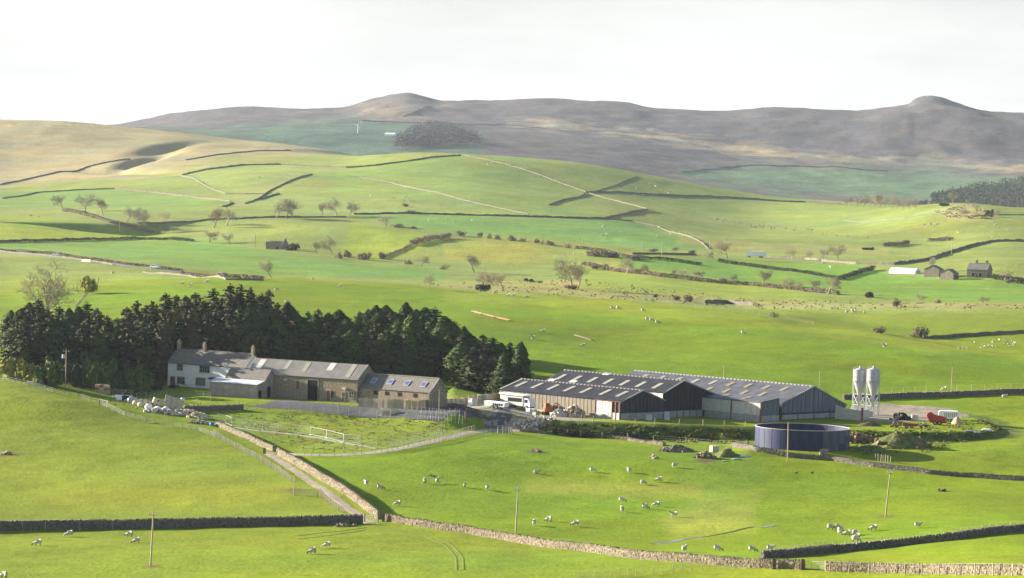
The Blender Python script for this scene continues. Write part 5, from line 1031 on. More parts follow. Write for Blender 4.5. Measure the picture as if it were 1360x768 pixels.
fence([(327, 546), (345, 547), (361, 547.5), (384, 547), (400, 546.5), (430, 549), (450, 551), (477, 553), (500, 555), (537, 558)], 'grey mesh yard fence with pale posts below the stone barn', 1.75, 3.2, .06, m=whitem, wires=(.12, .3, .5, .7, .97))
panels([(505, 552), (512, 553), (519, 553)], lambda i, n: ['white hurdle at the yard edge below the annexe', 'white hurdle right beside the first below the annexe'][i], 1.6, group='white hurdles in the yard')
panels([(448, 548), (460, 549.5)], lambda i, n: 'white hurdle standing out from the yard fence below the barn', 1.9, group='white hurdles in the yard')
fence([(539, 557), (555, 558), (575, 560), (595, 562), (614, 564)], 'front row of close white uprights of the sheep pen', 2.0, .75, .055, m=whitem, wires=(.5, .95), group='white uprights of the sheep pen', name='pen_railing', wm=whitem, wr=.02)
fence([(541, 550), (560, 551), (590, 554), (617, 557)], 'rear row of close white uprights of the sheep pen', 1.7, 1.1, .055, m=whitem, wires=(.5, .95), group='white uprights of the sheep pen', name='pen_railing', wm=whitem, wr=.02)
fence([(517, 537), (530, 539), (542, 541)], 'white slatted hurdles in front of the annexe', 1.7, .55, .05, m=whitem, wires=(.1, .97), name='pen_railing', wm=whitem, wr=.02, group='white uprights of the sheep pen')
fence([(735, 556), (757, 557), (788, 560), (817, 563), (870, 563), (934, 565), (990, 567)], 'post and wire fence on top of the bank below the barns', 1.2, 4.5, .09)
fence([(661, 577), (697, 573), (742, 577), (800, 582), (868, 587), (911, 590), (992, 593)], 'post and wire fence at the foot of the bank', 1.3, 6.5, .1)
fence([(758, 774), (801, 769), (855, 764), (918, 758), (991, 755)], 'line of slender fence posts in the foreground meadow', 1.15, 1.5, .05)
fence([(1018, 741), (1060, 738), (1106, 733), (1185, 726), (1265, 717), (1360, 705)], 'fence posts standing behind the dark bottom wall', 1.65, 1.9, .05, wires=(.98,))
fence([(1102, 760), (1180, 762.5), (1270, 764.5), (1370, 766)], 'tall fence posts set against the sunlit bottom wall', 1.6, 4.0, .09, wires=(.98,), dmin=335)
fence([(0, 706), (60, 704.5), (150, 703.5), (280, 700), (420, 697)], 'thin stakes along the dark left wall', 1.75, 4.9, .035, wires=(.99,))
fence([(1163, 612), (1170, 613), (1176, 614), (1183, 615)], 'group of five broken stakes behind the tank wall', 1.5, .85, .09, wires=(), m=postm)
fence([(661, 575), (668, 575.5), (680, 576)], 'stout wooden stakes by the lane junction', 1.5, .8, .1, wires=(), rails=(.8,))
fence([(206, 541), (222, 540), (245, 537), (262, 537), (280, 537), (300, 536), (318, 537)], 'leaning pale stakes behind the dark garden wall', 1.5, 2.6, .09, dmin=600)
fence([(150, 526), (175, 530), (206, 527), (222, 525), (280, 528)], 'low fence round the white house garden', 1.1, 2.5, .06, dmin=600)
fence([(100, 411), (112, 396), (124, 381), (131, 372)], 'weathered fence running over the crest by the small olive tree', 1.3, 3, .1, dmin=760)
fence([(570, 386), (640, 390), (700, 395), (780, 397), (880, 406), (990, 417), (1080, 432)], 'thin wire fence along the crest of the hill field', 1.2, 6, .06, dmin=800)
fence([(1169, 524), (1230, 521), (1290, 519), (1360, 517)], 'thin stakes on the wall behind the silos', 1.6, 4, .05, wires=(.98,), dmin=690)
gate((391, 658), (421, 660), 1.25, 'galvanised seven bar gate beside the farm track')
gate((484, 694), (501, 695), 1.2, 'pale gate across the foot of the farm track', whitem)
gate((1069, 756.5), (1096, 758), 1.2, 'green grey gate between the bottom walls', mat('green_gate', (.30, .38, .33), .1, 2, .5))
gate((132, 538), (142, 541), 1.3, 'small white gate at the end of the garden fence', whitem, 5)
for px, py, lab in [(1028, 756, 'dark squared gate stoop set in the bottom wall'), (1066, 757, 'dark gate stoop left of the green grey gate'), (509, 693, 'dark stone stoop where the track wall ends'), (351, 603, 'square pale stone gatepost at the top of the track')]:
    p = hit(px, py, 380); b = MB(); b.box(-.25, -.2, -.3, .25, .2, 1.5 if px > 400 else 1.2, .04); tag(b.build('gate_stoop', stoneM if px < 400 else bark, loc=p), lab, 'gatepost')
def hoarding(pts, h, label, m, step=1.2, name='timber_fence', dmin=560):
    P = [hit(x, y, dmin) for x, y in pts]; q = resample(P, step); o = q[0]; e = empty(name, o, 0, label, 'fence', 'timber board fences')
    b = MB(); b.box(0, -.04, -.1, .94, .04, 1); pm_ = b.mesh('board', m)
    for i in range(len(q) - 1):
        d = q[i + 1] - q[i]; c = link('board', pm_, e, q[i] - o + Vector((0, 0, rnd.uniform(-.05, .05)))); c.scale = (Vector((d.x, d.y)).length, 1, h * rnd.uniform(.94, 1.04)); c.rotation_euler = (0, 0, math.atan2(d.y, d.x) + rnd.uniform(-.03, .03))
    b = MB()
    for t in (.3, .8): b.tube([p - o + Vector((0, .1, h * t)) for p in q], .05, 4)
    b.build('rail', m, e)
hoarding([(622, 535.5), (640, 535), (663, 533)], 1.9, 'tan timber board fence between the cypresses and the front cattle shed', timber)
hoarding([(577, 539), (590, 538), (608, 537.5), (625, 536)], 1.5, 'weathered timber boarding by the end of the annexe', postm)
hoarding([(476, 540), (495, 541.5), (515, 542.5), (536, 543)], 2.1, 'weathered timber screen from the barn gable along the annexe', postm); hoarding([(538, 543.5), (555, 543.5), (572, 542)], 2.0, 'newer timber screen below the annexe windows', timber)
hoarding([(508, 553), (520, 551), (532, 548)], 1.1, 'low sloping timber side of the loading ramp', postm, 1.5)
# ------------------------------------------------------------------ poles
polem = mat('pole_wood', (.42, .35, .25), .2, 2, .9, stretch=(4, 4, .5), rand=.15)
def pole(px, py, tx, ty, label, arm=True, r=.14, far=False, group='wooden electricity poles', dmin=380, arm_w=.7):
    p = hit(px, py, dmin); top = at(tx, ty, p.y); v = top - p; e = empty('electricity_pole', p, 0, label, 'pole', group); b = MB(); b.tube([v * -.03, v * .5, v], [r, r * .85, r * .65], 8); b.build('pole', polem, e)
    if arm:
        b = MB(); b.box(-arm_w, -.06, -.06, arm_w, .06, .06); o = b.build('crossarm', polem, e); o.location = v - Vector((0, 0, .35))
        for x in (-arm_w * .9, 0, arm_w * .9): q = MB(); q.lathe([(.03, 0), (.07, .08), (.05, .2), (.08, .26), (.02, .34)], 6); c = q.build('insulator', blockM, o); c.location = (x, 0, .06 if x else .4)
    return e, v
pole(200, 752, 203.7, 681, 'wooden pole with crossarm nearest the camera, by the dark left wall'); pole(685, 708, 688, 648, 'wooden pole with crossarm behind the rugged middle wall'); pole(1046, 613, 1047, 561, 'bare wooden pole in front of the blue tank', False); pole(1176, 687, 1182.5, 626, 'wooden pole leaning right in the sheep field', True, arm_w=.5)
e, v = pole(87, 513, 88, 465, 'wooden pole carrying a pale transformer before the dark conifers', True, dmin=560); b = MB(); b.lathe([(.3, -.45), (.34, -.4), (.34, .4), (.3, .45)], 12); o = b.build('transformer', lead, e); o.location = v * .82 + Vector((-.6, -.2, 0))
pole(583, 558, 583.5, 517, 'slim grey pole standing by the white sheep pen', False, .09, dmin=560); pole(961, 512, 962, 486, 'pole rising behind the rear cattle shed roof', False, .13, dmin=690); pole(1088, 520, 1089, 493, 'pole just left of the silos behind the shed', False, .13, dmin=690); pole(1263.5, 521, 1265, 487, 'lone pole at the wall under the hill field', False, .12, dmin=690)
p = hit(619, 561, 560); b = MB(); b.tube([(0, 0, -.3), (0, 0, 2.6), (.15, 0, 3.0), (.3, 0, 3.0)], [.16, .15, .14, .12], 7); tag(b.build('post', mat('rusty_iron', (.12, .05, .035), .3, 2), loc=p), 'dark rusty bent post by the pen and cattle grid', 'post')
for px, py, ty, lab in [(158.5, 308, 291, 'thin far pole at the tip of the shaded bank'), (338.5, 328, 311, 'thin far pole left of the ruined barn'), (762, 343, 328, 'far pole above the round headed tree'), (774, 324, 311, 'far pole highest on the knoll shoulder'), (821, 333, 322, 'short far pole in the brown thicket'), (852, 338, 321, 'taller far pole right of the brown thicket'), (879, 339, 322, 'far pole on the roadside field'), (942, 338, 322, 'far pole beside the bank wall end'), (983, 340, 328, 'far pole just left of the white trailer'), (1096, 347, 334, 'far pole among the pale roadside trees'), (1264, 338, 321, 'far pole on the sweeping dark wall'), (1258, 316, 309, 'tiny far pole above the short hedge')]:
    pole(px, py, px + .7, ty, lab, False, .2, dmin=900)
# ------------------------------------------------------------------ slurry tank
tankm = mat('blue_tank_panel', (.020, .030, .082), .35, .8, .55, stretch=(1, 1, .35)); tankg = mat('grey_tank_panel', (.075, .085, .115), .35, .8, .6, stretch=(1, 1, .35))
Rt = 125 / pxm(620) / 2; Ht = zat(1005, 565.7, 620) - TANK_Z; e = empty('slurry_tank', (TANK_C[0], TANK_C[1], TANK_Z), 0, 'round blue panelled slurry tank, open topped, in front of the cattle sheds', 'tank')
b = MB(); n = 64; b.lathe([(Rt, -.4), (Rt, Ht), (Rt - .12, Ht), (Rt - .12, .3)], n, cap=False); b.build('shell', tankm, e); b = MB(); b.lathe([(0.01, Ht - 1.6), (Rt - .14, Ht - 1.6)], n, cap=False); b.build('slurry', mat('slurry', (.05, .045, .035), .2, .5, .25), e)
b = MB(); b.lathe([(Rt - .16, Ht - .02), (Rt + .12, Ht - .02), (Rt + .12, Ht + .10), (Rt - .16, Ht + .10), (Rt - .16, Ht - .02)], n, cap=False); b.build('rim', blockM, e)
nc = 28; seg = []
for k in range(3):
    seg = MB(); z0, z1 = Ht * k / 3 + .03, Ht * (k + 1) / 3 - .03; m_ = 4; w_ = 2 * math.pi / nc
    for ms, nm in ((tankm, 0), (tankg, 1)):
        s_ = MB()
        for i in range(m_):
            a0, a1 = -w_ / 2 + .006 + (w_ - .012) * i / m_, -w_ / 2 + .006 + (w_ - .012) * (i + 1) / m_; P = [((Rt + q) * math.cos(a), (Rt + q) * math.sin(a), z) for q in (.0, .06) for a, z in ((a0, z0), (a1, z0), (a1, z1), (a0, z1))]
            s_.add(P, [(4, 5, 6, 7), (0, 1, 5, 4), (3, 2, 6, 7), (0, 3, 7, 4), (1, 2, 6, 5)])
        seg.__dict__[f'm{nm}'] = s_.mesh('panel', ms)
    for c in range(nc):
        a = w_ * (c ); deg = math.degrees(a) % 360; greyer = 285 < deg < 335 and (c * 7 + k * 3) % 5 != 0  # paler grey panels over one arc on the right
        o = link('panel', seg.m1 if greyer else seg.m0, e); o.rotation_euler.z = a
# ------------------------------------------------------------------ feed silos
silom = mat('silo_sheet', (.40, .415, .44), .10, .5, .35, metal=.25)
def silo(px, py, D, hpx, label):
    p = at(px, py, D); p.z = H(p.x, p.y); k = 1 / pxm(D); h = hpx * k; r = 1.55; e = empty('feed_silo', p, .5, label, 'silo', 'pair of feed silos')
    b = MB(); b.lathe([(.22, h * .34), (r, h * .70), (r, h * .93), (.25, h * .985), (.22, h)], 24); b.build('hopper', silom, e, smooth=False)
    b = MB()
    for t in (.70, .78, .86, .93): b.lathe([(r + .01, h * t - .05), (r + .05, h * t), (r + .01, h * t + .05)], 24, cap=False)
    b.build('band', galv, e); b = MB(); b.lathe([(.3, 0), (.3, .12), (.1, .2)], 12, (0, 0, h)); b.build('lid', galv, e)
    L = [(r * .98 * math.cos(a), r * .98 * math.sin(a)) for a in (math.pi / 4 + i * math.pi / 2 for i in range(4))]
    for x, y in L: b = MB(); b.tube([(x, y, -.2), (x, y, h * .9)], .09, 5); b.build('leg', silom, e)
    b = MB()
    for i in range(4):
        (x0, y0), (x1, y1) = L[i], L[(i + 1) % 4]
        for z0, z1 in ((.3, h * .2), (h * .2, h * .42)): b.tube([(x0, y0, z0), (x1, y1, z1)], .045, 4); b.tube([(x1, y1, z0), (x0, y0, z1)], .045, 4); b.tube([(x0, y0, z1), (x1, y1, z1)], .05, 4)
    b.build('brace', silom, e); b = MB(); x = -r - .3
    for y in (-.2, .2): b.tube([(x, y, .2), (x, y, h * .97), (x * .4, y, h * 1.02)], .035, 4)
    for i in range(22): b.tube([(x, -.2, .4 + i * h * .042), (x, .2, .4 + i * h * .042)], .02, 3)
    b.build('ladder', galv, e); b = MB(); b.tube([(0, 0, h * .35), (0, 0, h * .25), (-1.6, -.5, h * .12), (-1.9, -.6, .5)], [.2, .18, .12, .12], 7); b.build('auger_tube', silom, e); b = MB(); b.tube([(.3, -r - .1, .3), (.3, -r - .12, h * .9), (.2, -.4, h * 1.01)], .05, 5); b.build('fill_pipe', galv, e)
silo(1141, 535, 692, 63, 'left of the two pale metal feed silos on legs'); silo(1159, 537, 689, 65, 'right of the two pale metal feed silos on legs, slightly nearer')
# ------------------------------------------------------------------ heaps, rubble, machines
earthm = mat('bare_earth', (.20, .15, .10), .45, .9, 1, .6, 3); muckm = mat('muck', (.085, .06, .04), .5, 1.3, 1, .6, 4); rubm = mat('rubble_mix', (.40, .34, .27), .5, 1.5, .95, .4, 4, rand=.3); mossm = mat('grassed_earth', (.10, .115, .035), .5, .8, 1, .5, 3)
def heap(px, py, wpx, h, m, label, depth=None, lumps=0, lumpm=None, name='heap', D=None, ls=.4, seed=1):
    p = gp(px, D, py) if D else hit(px, py, 560); k = 1 / pxm(p.y); rx = wpx * k / 2; ry = depth or rx * .8; b = MB(); n, g = 26, 9; vs = [(0, 0, h)]; fs = []
    for i in range(1, g + 1):
        t = i / g
        for j in range(n):
            a = 2 * math.pi * j / n; rr = t * (1 + .22 * (vn1(j * .7 * 26 / n + seed * 9 if j < n - 4 else (n - j) * .2 + seed * 9) - .5)); x, y = rx * rr * math.cos(a), ry * rr * math.sin(a)
            z = h * (1 - t ** 1.6) ** 1.1 * (.75 + .5 * vn1(x * .9 + y * 1.7 + seed * 3)) + H(p.x + x, p.y + y) - p.z - (.25 if i == g else 0); vs.append((x, y, z))
    for j in range(n): fs.append((0, 1 + j, 1 + (j + 1) % n))
    for i in range(g - 1):
        for j in range(n): q = 1 + i * n; fs.append((q + j, q + n + j, q + n + (j + 1) % n, q + (j + 1) % n))
    b.add(vs, fs); e = empty(name, p, 0, label, 'heap'); b.build('mound', m, e)
    if lumps:
        q = MB()
        for i in range(lumps):
            t = rnd.random() ** .6; a = rnd.uniform(0, 6.283); x, y = rx * t * math.cos(a), ry * t * math.sin(a); z = h * (1 - t ** 1.6) + H(p.x + x, p.y + y) - p.z; s = ls * rnd.uniform(.4, 1.2)
            M = Matrix.Translation((x, y, z)) @ Euler((rnd.uniform(0, 3), rnd.uniform(0, 3), rnd.uniform(0, 3))).to_matrix().to_4x4(); q.box(-s, -s * .7, -s * .5, s, s * .7, s * .5, s * .25, M)
        q.build('lump', lumpm or rubm, e, kind='stuff')
    return e
heap(1136, 578, 72, 1.9, muckm, 'brown muck heap tipped beside the blue tank', 3.0, 160, mat('straw_muck', (.23, .155, .08), .5, 2, 1), 'muck_heap', D=636, ls=.38, seed=2)
heap(1198, 588, 86, 3.0, mossm, 'rounded earth mound with worn top, right of the blue tank', 5.0, 14, earthm, 'earth_mound', D=628, ls=.5, seed=3)
heap(1160, 597, 50, 1.3, mossm, 'low grassy earth bank between the tank and the mound', 3.2, 0, None, 'earth_mound', D=619, seed=4)
heap(1198, 548, 30, 1.5, mat('black_silage', (.02, .02, .02), .4, 2, .7), 'black heap of tyres and silage by the silos', 2.2, 60, mat('tyre_black', (.018, .018, .019), .3, 2, .6), 'tyre_heap', D=676, ls=.4, seed=5)
heap(1156, 556, 36, 1.0, muckm, 'low dark muck pile at the shed corner', 2.0, 0, None, 'muck_heap', D=655, seed=6); heap(1272, 555, 18, 1.7, mat('sand', (.42, .32, .20), .2, 2), 'tan heap of sand beside the white trailer', 1.6, 0, None, 'sand_heap', D=668, seed=7)
heap(762, 553, 36, 2.3, earthm, 'grey brown heap of rubble before the front cattle shed', 2.6, 90, rubm, 'rubble_heap', D=656, ls=.4, seed=8); heap(742, 553, 22, 1.4, rubm, 'pale heap of broken stone left of the rubble heap', 1.8, 60, mat('pale_rubble', (.50, .46, .40), .3, 2), 'rubble_heap', D=655, ls=.4, seed=9)
heap(710, 561, 56, .8, earthm, 'strewn stone and rubbish along the yard edge', 2.0, 120, mat('pale_rubble', (.50, .46, .40)), 'rubble_heap', D=644, ls=.35, seed=10); heap(900, 594, 44, .9, earthm, 'tumbled brown stones below the bank', 2.4, 70, stoneD, 'stone_heap', D=612, ls=.4, seed=11)
heap(937, 606, 30, 1.1, mossm, 'grassed stone heap in the sheep field', 2.0, 40, stoneM, 'stone_heap', D=599, ls=.4, seed=12); heap(965, 604, 34, 1.6, mossm, 'low green mound against the wall by the blue tank', 3.0, 0, None, 'earth_mound', D=604, seed=13)
heap(712, 600, 14, .35, bark, 'dark flattened heap of branches in the sheep field', .8, 16, barkpale, 'brush_pile', ls=.3, seed=14); heap(868, 609, 13, .5, bark, 'pale dead branches in the sheep field', .7, 26, barkpale, 'brush_pile', ls=.35, seed=15); heap(457, 699, 36, .5, mossm, 'loose stones fallen before the end of the dark wall', 1.0, 46, stoneM, 'stone_heap', D=484, ls=.22, seed=16); heap(572, 701, 9, .4, earthm, 'dark gap of fallen stones in the rugged wall', .6, 12, stoneD, 'stone_heap', ls=.25, seed=17); heap(8, 603, 15, .3, earthm, 'pale dead branch lying on a bare patch in the left field', .9, 12, barkpale, 'brush_pile', ls=.3, seed=18); heap(1251, 677, 13, .35, bark, 'dark log lying in the right of the sheep field', .5, 10, bark, 'brush_pile', ls=.3, seed=19)
heap(1200, 500, 1, .1, mossm, 'small dark tuft on the hill field behind the silos', None, 0, None, 'grass_tuft') if False else None
def block(px, py, w_, d, h, m, label, name='block', rz=0., D=None, j=.05, cat='block', z=0.):
    p = gp(px, D, py) if D else hit(px, py, 560); b = MB(); b.box(-w_ / 2, -d / 2, -.15, w_ / 2, d / 2, h, j); o = b.build(name, m, loc=p + Vector((0, 0, z))); o.rotation_euler.z = rz; return tag(o, label, cat)
concw = mat('cast_concrete', (.52, .48, .40), .15, .8, .9)
p = gp(1128, 672, 548); e = empty('silage_clamp', p, -.5, 'pale concrete clamp wall between the rear shed and the silos', 'wall'); b = MB(); b.prism([(-3.4, -.2), (2.8, -.2), (2.8, 2.3), (-1.0, 2.6), (-3.4, 3.2)], 0, .3, 'y'); b.build('front_panel', concw, e); b = MB(); b.box(2.8, .02, -.2, 3.1, 5, 2.3); b.build('side_panel', concw, e); b = MB(); b.box(3.1, -.1, 0, 3.5, .3, 3.0); b.build('post', steelp, e)
block(1153, 545, 2.2, 1.2, 1.4, concw, 'pale concrete block under the silos', D=684, rz=.3); block(1216, 548, 1.5, 1.0, 1.2, concw, 'pale square block right of the tyre heap', D=678); block(949, 597, 1.5, 1.3, 1.2, mat('tan_block', (.52, .44, .33), .15, 1), 'square tan stone block on the rubble below the bank', D=612, rz=.4); block(968, 598, 1.1, 1.0, .9, stoneM, 'rough stone beside the tan block', 'boulder', D=611, j=.25, cat='boulder'); block(1095, 606, 1.6, 1.2, .9, stoneM, 'pale boulder on the wall under the tank', 'boulder', D=606, j=.25, cat='boulder')
redm = mat('red_paint', (.40, .045, .025), .2, 1.5, .5); orangem = mat('orange_paint', (.30, .085, .03), .2, 1.5, .5); rubber = mat('rubber', (.02, .02, .02), .2, 2, .8)
WHEELM = {}
def wheel(parent, x, y, r, w_=.3):
    k = (r, w_)
    if k not in WHEELM:
        b = MB(); b.lathe([(r * .62, -w_ / 2), (r, -w_ / 2 + .03), (r, w_ / 2 - .03), (r * .62, w_ / 2)], 18); c = MB(); c.lathe([(r * .6, -w_ / 2 - .01), (r * .6, w_ / 2 + .01)], 14); WHEELM[k] = (b.mesh('tyre', rubber), c.mesh('rim', blockM))
    o = link('wheel', WHEELM[k][0], parent, (x, y, r)); o.rotation_euler.x = math.pi / 2; link('rim', WHEELM[k][1], o)
p = gp(1247, 664, 556); e = empty('feeder_wagon', p, -.25, 'red diet feeder wagon parked on the cattle yard', 'wagon', scale=.86); b = MB(); b.prism([(-2.3, 1.0), (1.9, .8), (2.3, 2.1), (-2.0, 2.9), (-2.7, 2.6)], -1, 1, 'y'); b.build('tub', redm, e); b = MB(); b.lathe([(.95, -.5), (1.05, 0), (.95, .5)], 16, (0, 0, 0)); o = b.build('auger_drum', redm, e); o.location = (-2.1, 0, 2.3); o.rotation_euler = (1.3, .5, 0)
b = MB(); b.box(-2.2, -.7, .6, 2.2, .7, .85); b.tube([(2.2, 0, .7), (3.6, 0, .5)], .1, 5); b.build('chassis', rubber, e); [wheel(e, x, y, .55) for x in (-.7, .5) for y in (-1, 1)]
p = gp(1209, 652, 558); e = empty('spreader', p, -.1, 'low orange farm implement at the edge of the cattle yard', 'machine', scale=.8); b = MB(); b.prism([(-2.0, .6), (1.8, .5), (2.0, 1.3), (-1.9, 1.5)], -.8, .8, 'y'); b.build('body', orangem, e); b = MB(); b.tube([(-2, 0, .7), (-3.2, 0, .5)], .1, 5); b.tube([(1.6, -.6, .6), (2.6, -.6, 1.6)], .08, 5); b.build('drawbar', rubber, e); [wheel(e, x, y, .5) for x in (-.8, .6) for y in (-.9, .9)]
for px, D, lab in [(1190, 652, 'dark rusty implement left of the orange one'), (1229, 655, 'grey scrap machine between the orange and red ones')]:
    p = gp(px, D, 558); e = empty('old_implement', p, .2, lab, 'machine'); b = MB(); b.box(-1, -.6, .4, 1, .6, .6, .05); b.build('frame', mat('rusty_iron', (.12, .05, .035)), e); b = MB(); b.tube([(-.8, -.4, .5), (-.4, 0, 1.4), (.5, .2, 1.2), (.9, .3, .5)], .1, 5); b.build('arm', blockM, e); [wheel(e, x, .7, .45) for x in (-.6, .6)]
p = gp(1261, 675, 548); e = empty('livestock_trailer', p, -.12, 'white livestock trailer with grey slatted side on the cattle yard', 'trailer'); b = MB(); b.prism([(-2.3, .6), (2.3, .6), (2.35, 2.2), (2.0, 2.55), (-2.1, 2.55), (-2.35, 2.2)], -1, 1, 'y'); b.build('body', white, e)
for i in range(7): b = MB(); b.box(-1.0 + i * .45, -1.05, 1.1, -.8 + i * .45, -.98, 2.2); b.build('slat', blockM, e)
b = MB(); b.prism([(-2.25, .5), (2.3, .5), (2.3, .8), (-2.25, .8)], -1.04, -1.005, 'y'); b.build('skirt', mat('pale_blue_paint', (.45, .52, .62)), e); [wheel(e, x, y, .38) for x in (-.3, .6) for y in (-1, 1)]; b = MB(); b.tube([(2.3, 0, .6), (3.5, 0, .5)], .07, 5); b.build('drawbar', galv, e)
# white lorry body, sheeted trailer and digger in the left yard
p = gp(686, 668, 546); L = 8.2; e = empty('lorry', p, -.72, 'long white lorry with dark side window in front of the front cattle shed', 'lorry'); b = MB(); b.prism([(-L / 2, .7), (L / 2 - 1.2, .7), (L / 2 - 1.2, 3.0), (-L / 2, 3.2)], -1.2, 1.2, 'y'); b.build('box_body', whitep, e); b = MB(); b.prism([(-L / 2 - .15, 3.15), (L / 2 - 1.0, 2.98), (L / 2 - 1.0, 3.2), (-L / 2 - .15, 3.4)], -1.5, 1.3, 'y'); b.build('roof', white, e)
b = MB(); b.prism([(L / 2 - 1.15, .6), (L / 2 + .8, .6), (L / 2 + .75, 1.5), (L / 2 + .2, 2.5), (L / 2 - 1.15, 2.5)], -1.1, 1.1, 'y'); c = b.build('cab', white, e); b = MB(); b.box(L / 2 - .8, -1.14, 1.5, L / 2 + .1, -1.09, 2.3); b.build('window', glass, c); b = MB(); b.box(-L / 2 + 2.4, -1.24, 1.6, L / 2 - 1.6, -1.18, 2.5); b.build('window', glass, e); [wheel(e, x, y, .48) for x in (-L / 2 + 1.3, -L / 2 + 2.4, L / 2 - .2) for y in (-1.1, 1.1)]
p = gp(659, 655, 553); e = empty('trailer', p, -.55, 'low white trailer with dark markings by the cattle grid', 'trailer'); b = MB(); b.prism([(-2.6, .5), (2.6, .5), (2.8, 1.5), (-2.8, 1.7)], -1, 1, 'y'); b.build('body', white, e)
for i in range(5): b = MB(); b.box(-.4 + i * .55, -1.03, .8, -.05 + i * .55, -.99, 1.25); b.build('marking', rubber, e)
[wheel(e, x, y, .42) for x in (-.5, .6) for y in (-1, 1)]; b = MB(); b.tube([(-2.6, 0, .6), (-3.9, 0, .5)], .08, 5); b.build('drawbar', galv, e)
for px, D, w_, h, lab in [(632, 660, 2.6, 1.7, 'heap of white plastic crates by the timber fence'), (645, 667, 3.0, 1.9, 'stack of pale sheeted goods left of the lorry'), (708, 657, 2.2, 1.4, 'white tank lying by the lorry front')]:
    p = gp(px, D, 546); e = empty('stacked_goods', p, rnd.uniform(-.6, .2), lab, 'stack')
    for i in range(5): b = MB(); b.box(-.55, -.5, 0, .55, .5, h * .48, .08); o = b.build('crate', [white, whitep, blockM][i % 3], e); o.location = (-w_ / 2 + (i % 3) * w_ / 2.2, rnd.uniform(-.3, .3), (i // 3) * h * .5); o.rotation_euler.z = rnd.uniform(-.4, .4)
p = gp(727, 659, 549); e = empty('digger', p, .35, 'small orange digger beside the pale stone heap', 'digger'); b = MB(); b.box(-.9, -.75, .75, .9, .75, 1.5, .04); b.build('body', orangem, e); b = MB(); b.prism([(-.75, 1.5), (.35, 1.5), (.25, 2.7), (-.7, 2.7)], -.6, .6, 'y'); c = b.build('cab', orangem, e); b = MB(); b.box(-.55, -.64, 1.7, .15, -.585, 2.5); b.build('window', glass, c)
b = MB(); b.tube([(.8, 0, 1.3), (1.8, 0, 2.7), (2.9, 0, 2.3)], [.17, .15, .12], 6); a = b.build('boom', orangem, e); b = MB(); b.tube([(2.9, 0, 2.3), (2.7, 0, 1.1)], .1, 6); b.build('dipper', orangem, a); b = MB(); b.prism([(2.4, 1.2), (2.9, 1.2), (3.0, .7), (2.5, .55)], -.35, .35, 'y'); b.build('bucket', rubber, a)
for y in (-.85, .5):
    b = MB(); b.prism([(-1.1, .1), (-.95, 0), (.95, 0), (1.1, .1), (1.15, .45), (.95, .65), (-.95, .65), (-1.15, .45)], y, y + .35, 'y'); b.build('caterpillar_track', rubber, e)
# things under the dark shed gables
p = gp(842, 651, 560); e = empty('ring_feeder', p, 0, 'round metal ring feeder before the front shed gable', 'feeder'); b = MB()
for z in (.2, .7, 1.1): b.lathe([(1.0, z - .03), (1.05, z), (1.0, z + .03)], 20, cap=False)
b.build('ring', galv, e)
for i in range(10): b = MB(); a = i * .628; b.tube([(math.cos(a), math.sin(a), 0), (math.cos(a), math.sin(a), 1.1)], .03, 4); b.build('bar', galv, e)
block(862, 560, 1.4, 1.0, 1.3, lead, 'pale blue tank standing in the shade of the middle shed', 'water_tank', D=652, cat='tank'); block(886, 560, 1.2, 1.0, 1.7, lead, 'tall pale drum cabinet under the middle shed gable', 'water_tank', D=655, cat='tank')
for px, D, lab in [(1013, 634, 'white cap on the far rim side of the tank, left'), (1034, 636, 'white cover behind the tank rim, right')]:
    p = gp(px, D, 566); b = MB(); b.prism([(-.5, 0), (.5, 0), (.5, .55), (0, 1.0), (-.5, .55)], -.4, .4, 'y'); tag(b.build('tank_cover', white, loc=p + Vector((0, 0, .0))), lab.replace('cap on the far rim side of the tank, left', 'peaked cover on the bank behind the tank'), 'cover')
for px, py, w_, m, lab in [(1287, 574, 1.8, mat('blue_plastic', (.10, .16, .45), .2, 2, .5), 'blue plastic sheet lying under the yard bank'), (1298, 575, 2.0, mat('pale_blue_paint', (.45, .52, .62)), 'pale blue plastic scrap under the yard bank'), (1310, 572, 3.0, white, 'white plastic bags dumped at the yard bank tip'), (990, 607, 2.6, mat('pale_blue_paint', (.45, .52, .62)), 'pale blue pipe length lying in the grass by the mound'), (978, 611, 2.2, mat('aqua_plastic', (.25, .45, .40)), 'aqua plastic strip lying in the grass by the mound'), (963, 613, 1.2, lead, 'small pale scrap by the mound in the sheep field')]:
    p = hit(px, py, 560); b = MB(); b.blob((0, 0, .12), w_ / 2, 9, 5, .3, (1, .35, .22)); tag(b.build('plastic_scrap', m, loc=p), lab, 'scrap')
# --- the junk pile by the left field fence
p = gp(135, 664, 527); e = empty('crate_stack', p, -.3, 'stack of red brown crates at the end of the garden fence', 'crates')
for i in range(6): b = MB(); b.box(-.55, -.5, 0, .55, .5, .62, .03); o = b.build('crate', [mat('red_brown_crate', (.33, .13, .07), .3, 2), mat('pale_crate', (.5, .38, .28), .2, 2)][i % 2], e); o.location = (-1.1 + (i % 3) * 1.12, rnd.uniform(-.2, .2), (i // 3) * .64 + .9)
b = MB(); b.box(-1.7, -.6, 0, 1.7, .6, .88, .05); b.build('pallet', postm, e)
def bag(px, D, w_, h, m, label, rz=0., py=552):
    p = gp(px, D, py); b = MB(); b.blob((0, 0, h * .48), w_ / 2, 10, 7, .1, (1, .9, h / w_)); b2 = MB(); o = b.build('bulk_bag', m, loc=p, smooth=True); o.rotation_euler.z = rz; return tag(o, label, 'bag', 'junk beside the left field fence')
p = gp(163, 660, 531); b = MB()
for i in range(9): b.box(-2.2 + rnd.uniform(-.4, .4), -1 + i * .2, .1 + i * .06, 2.0 + rnd.uniform(-.4, .4), -.75 + i * .2, .16 + i * .06, .05)
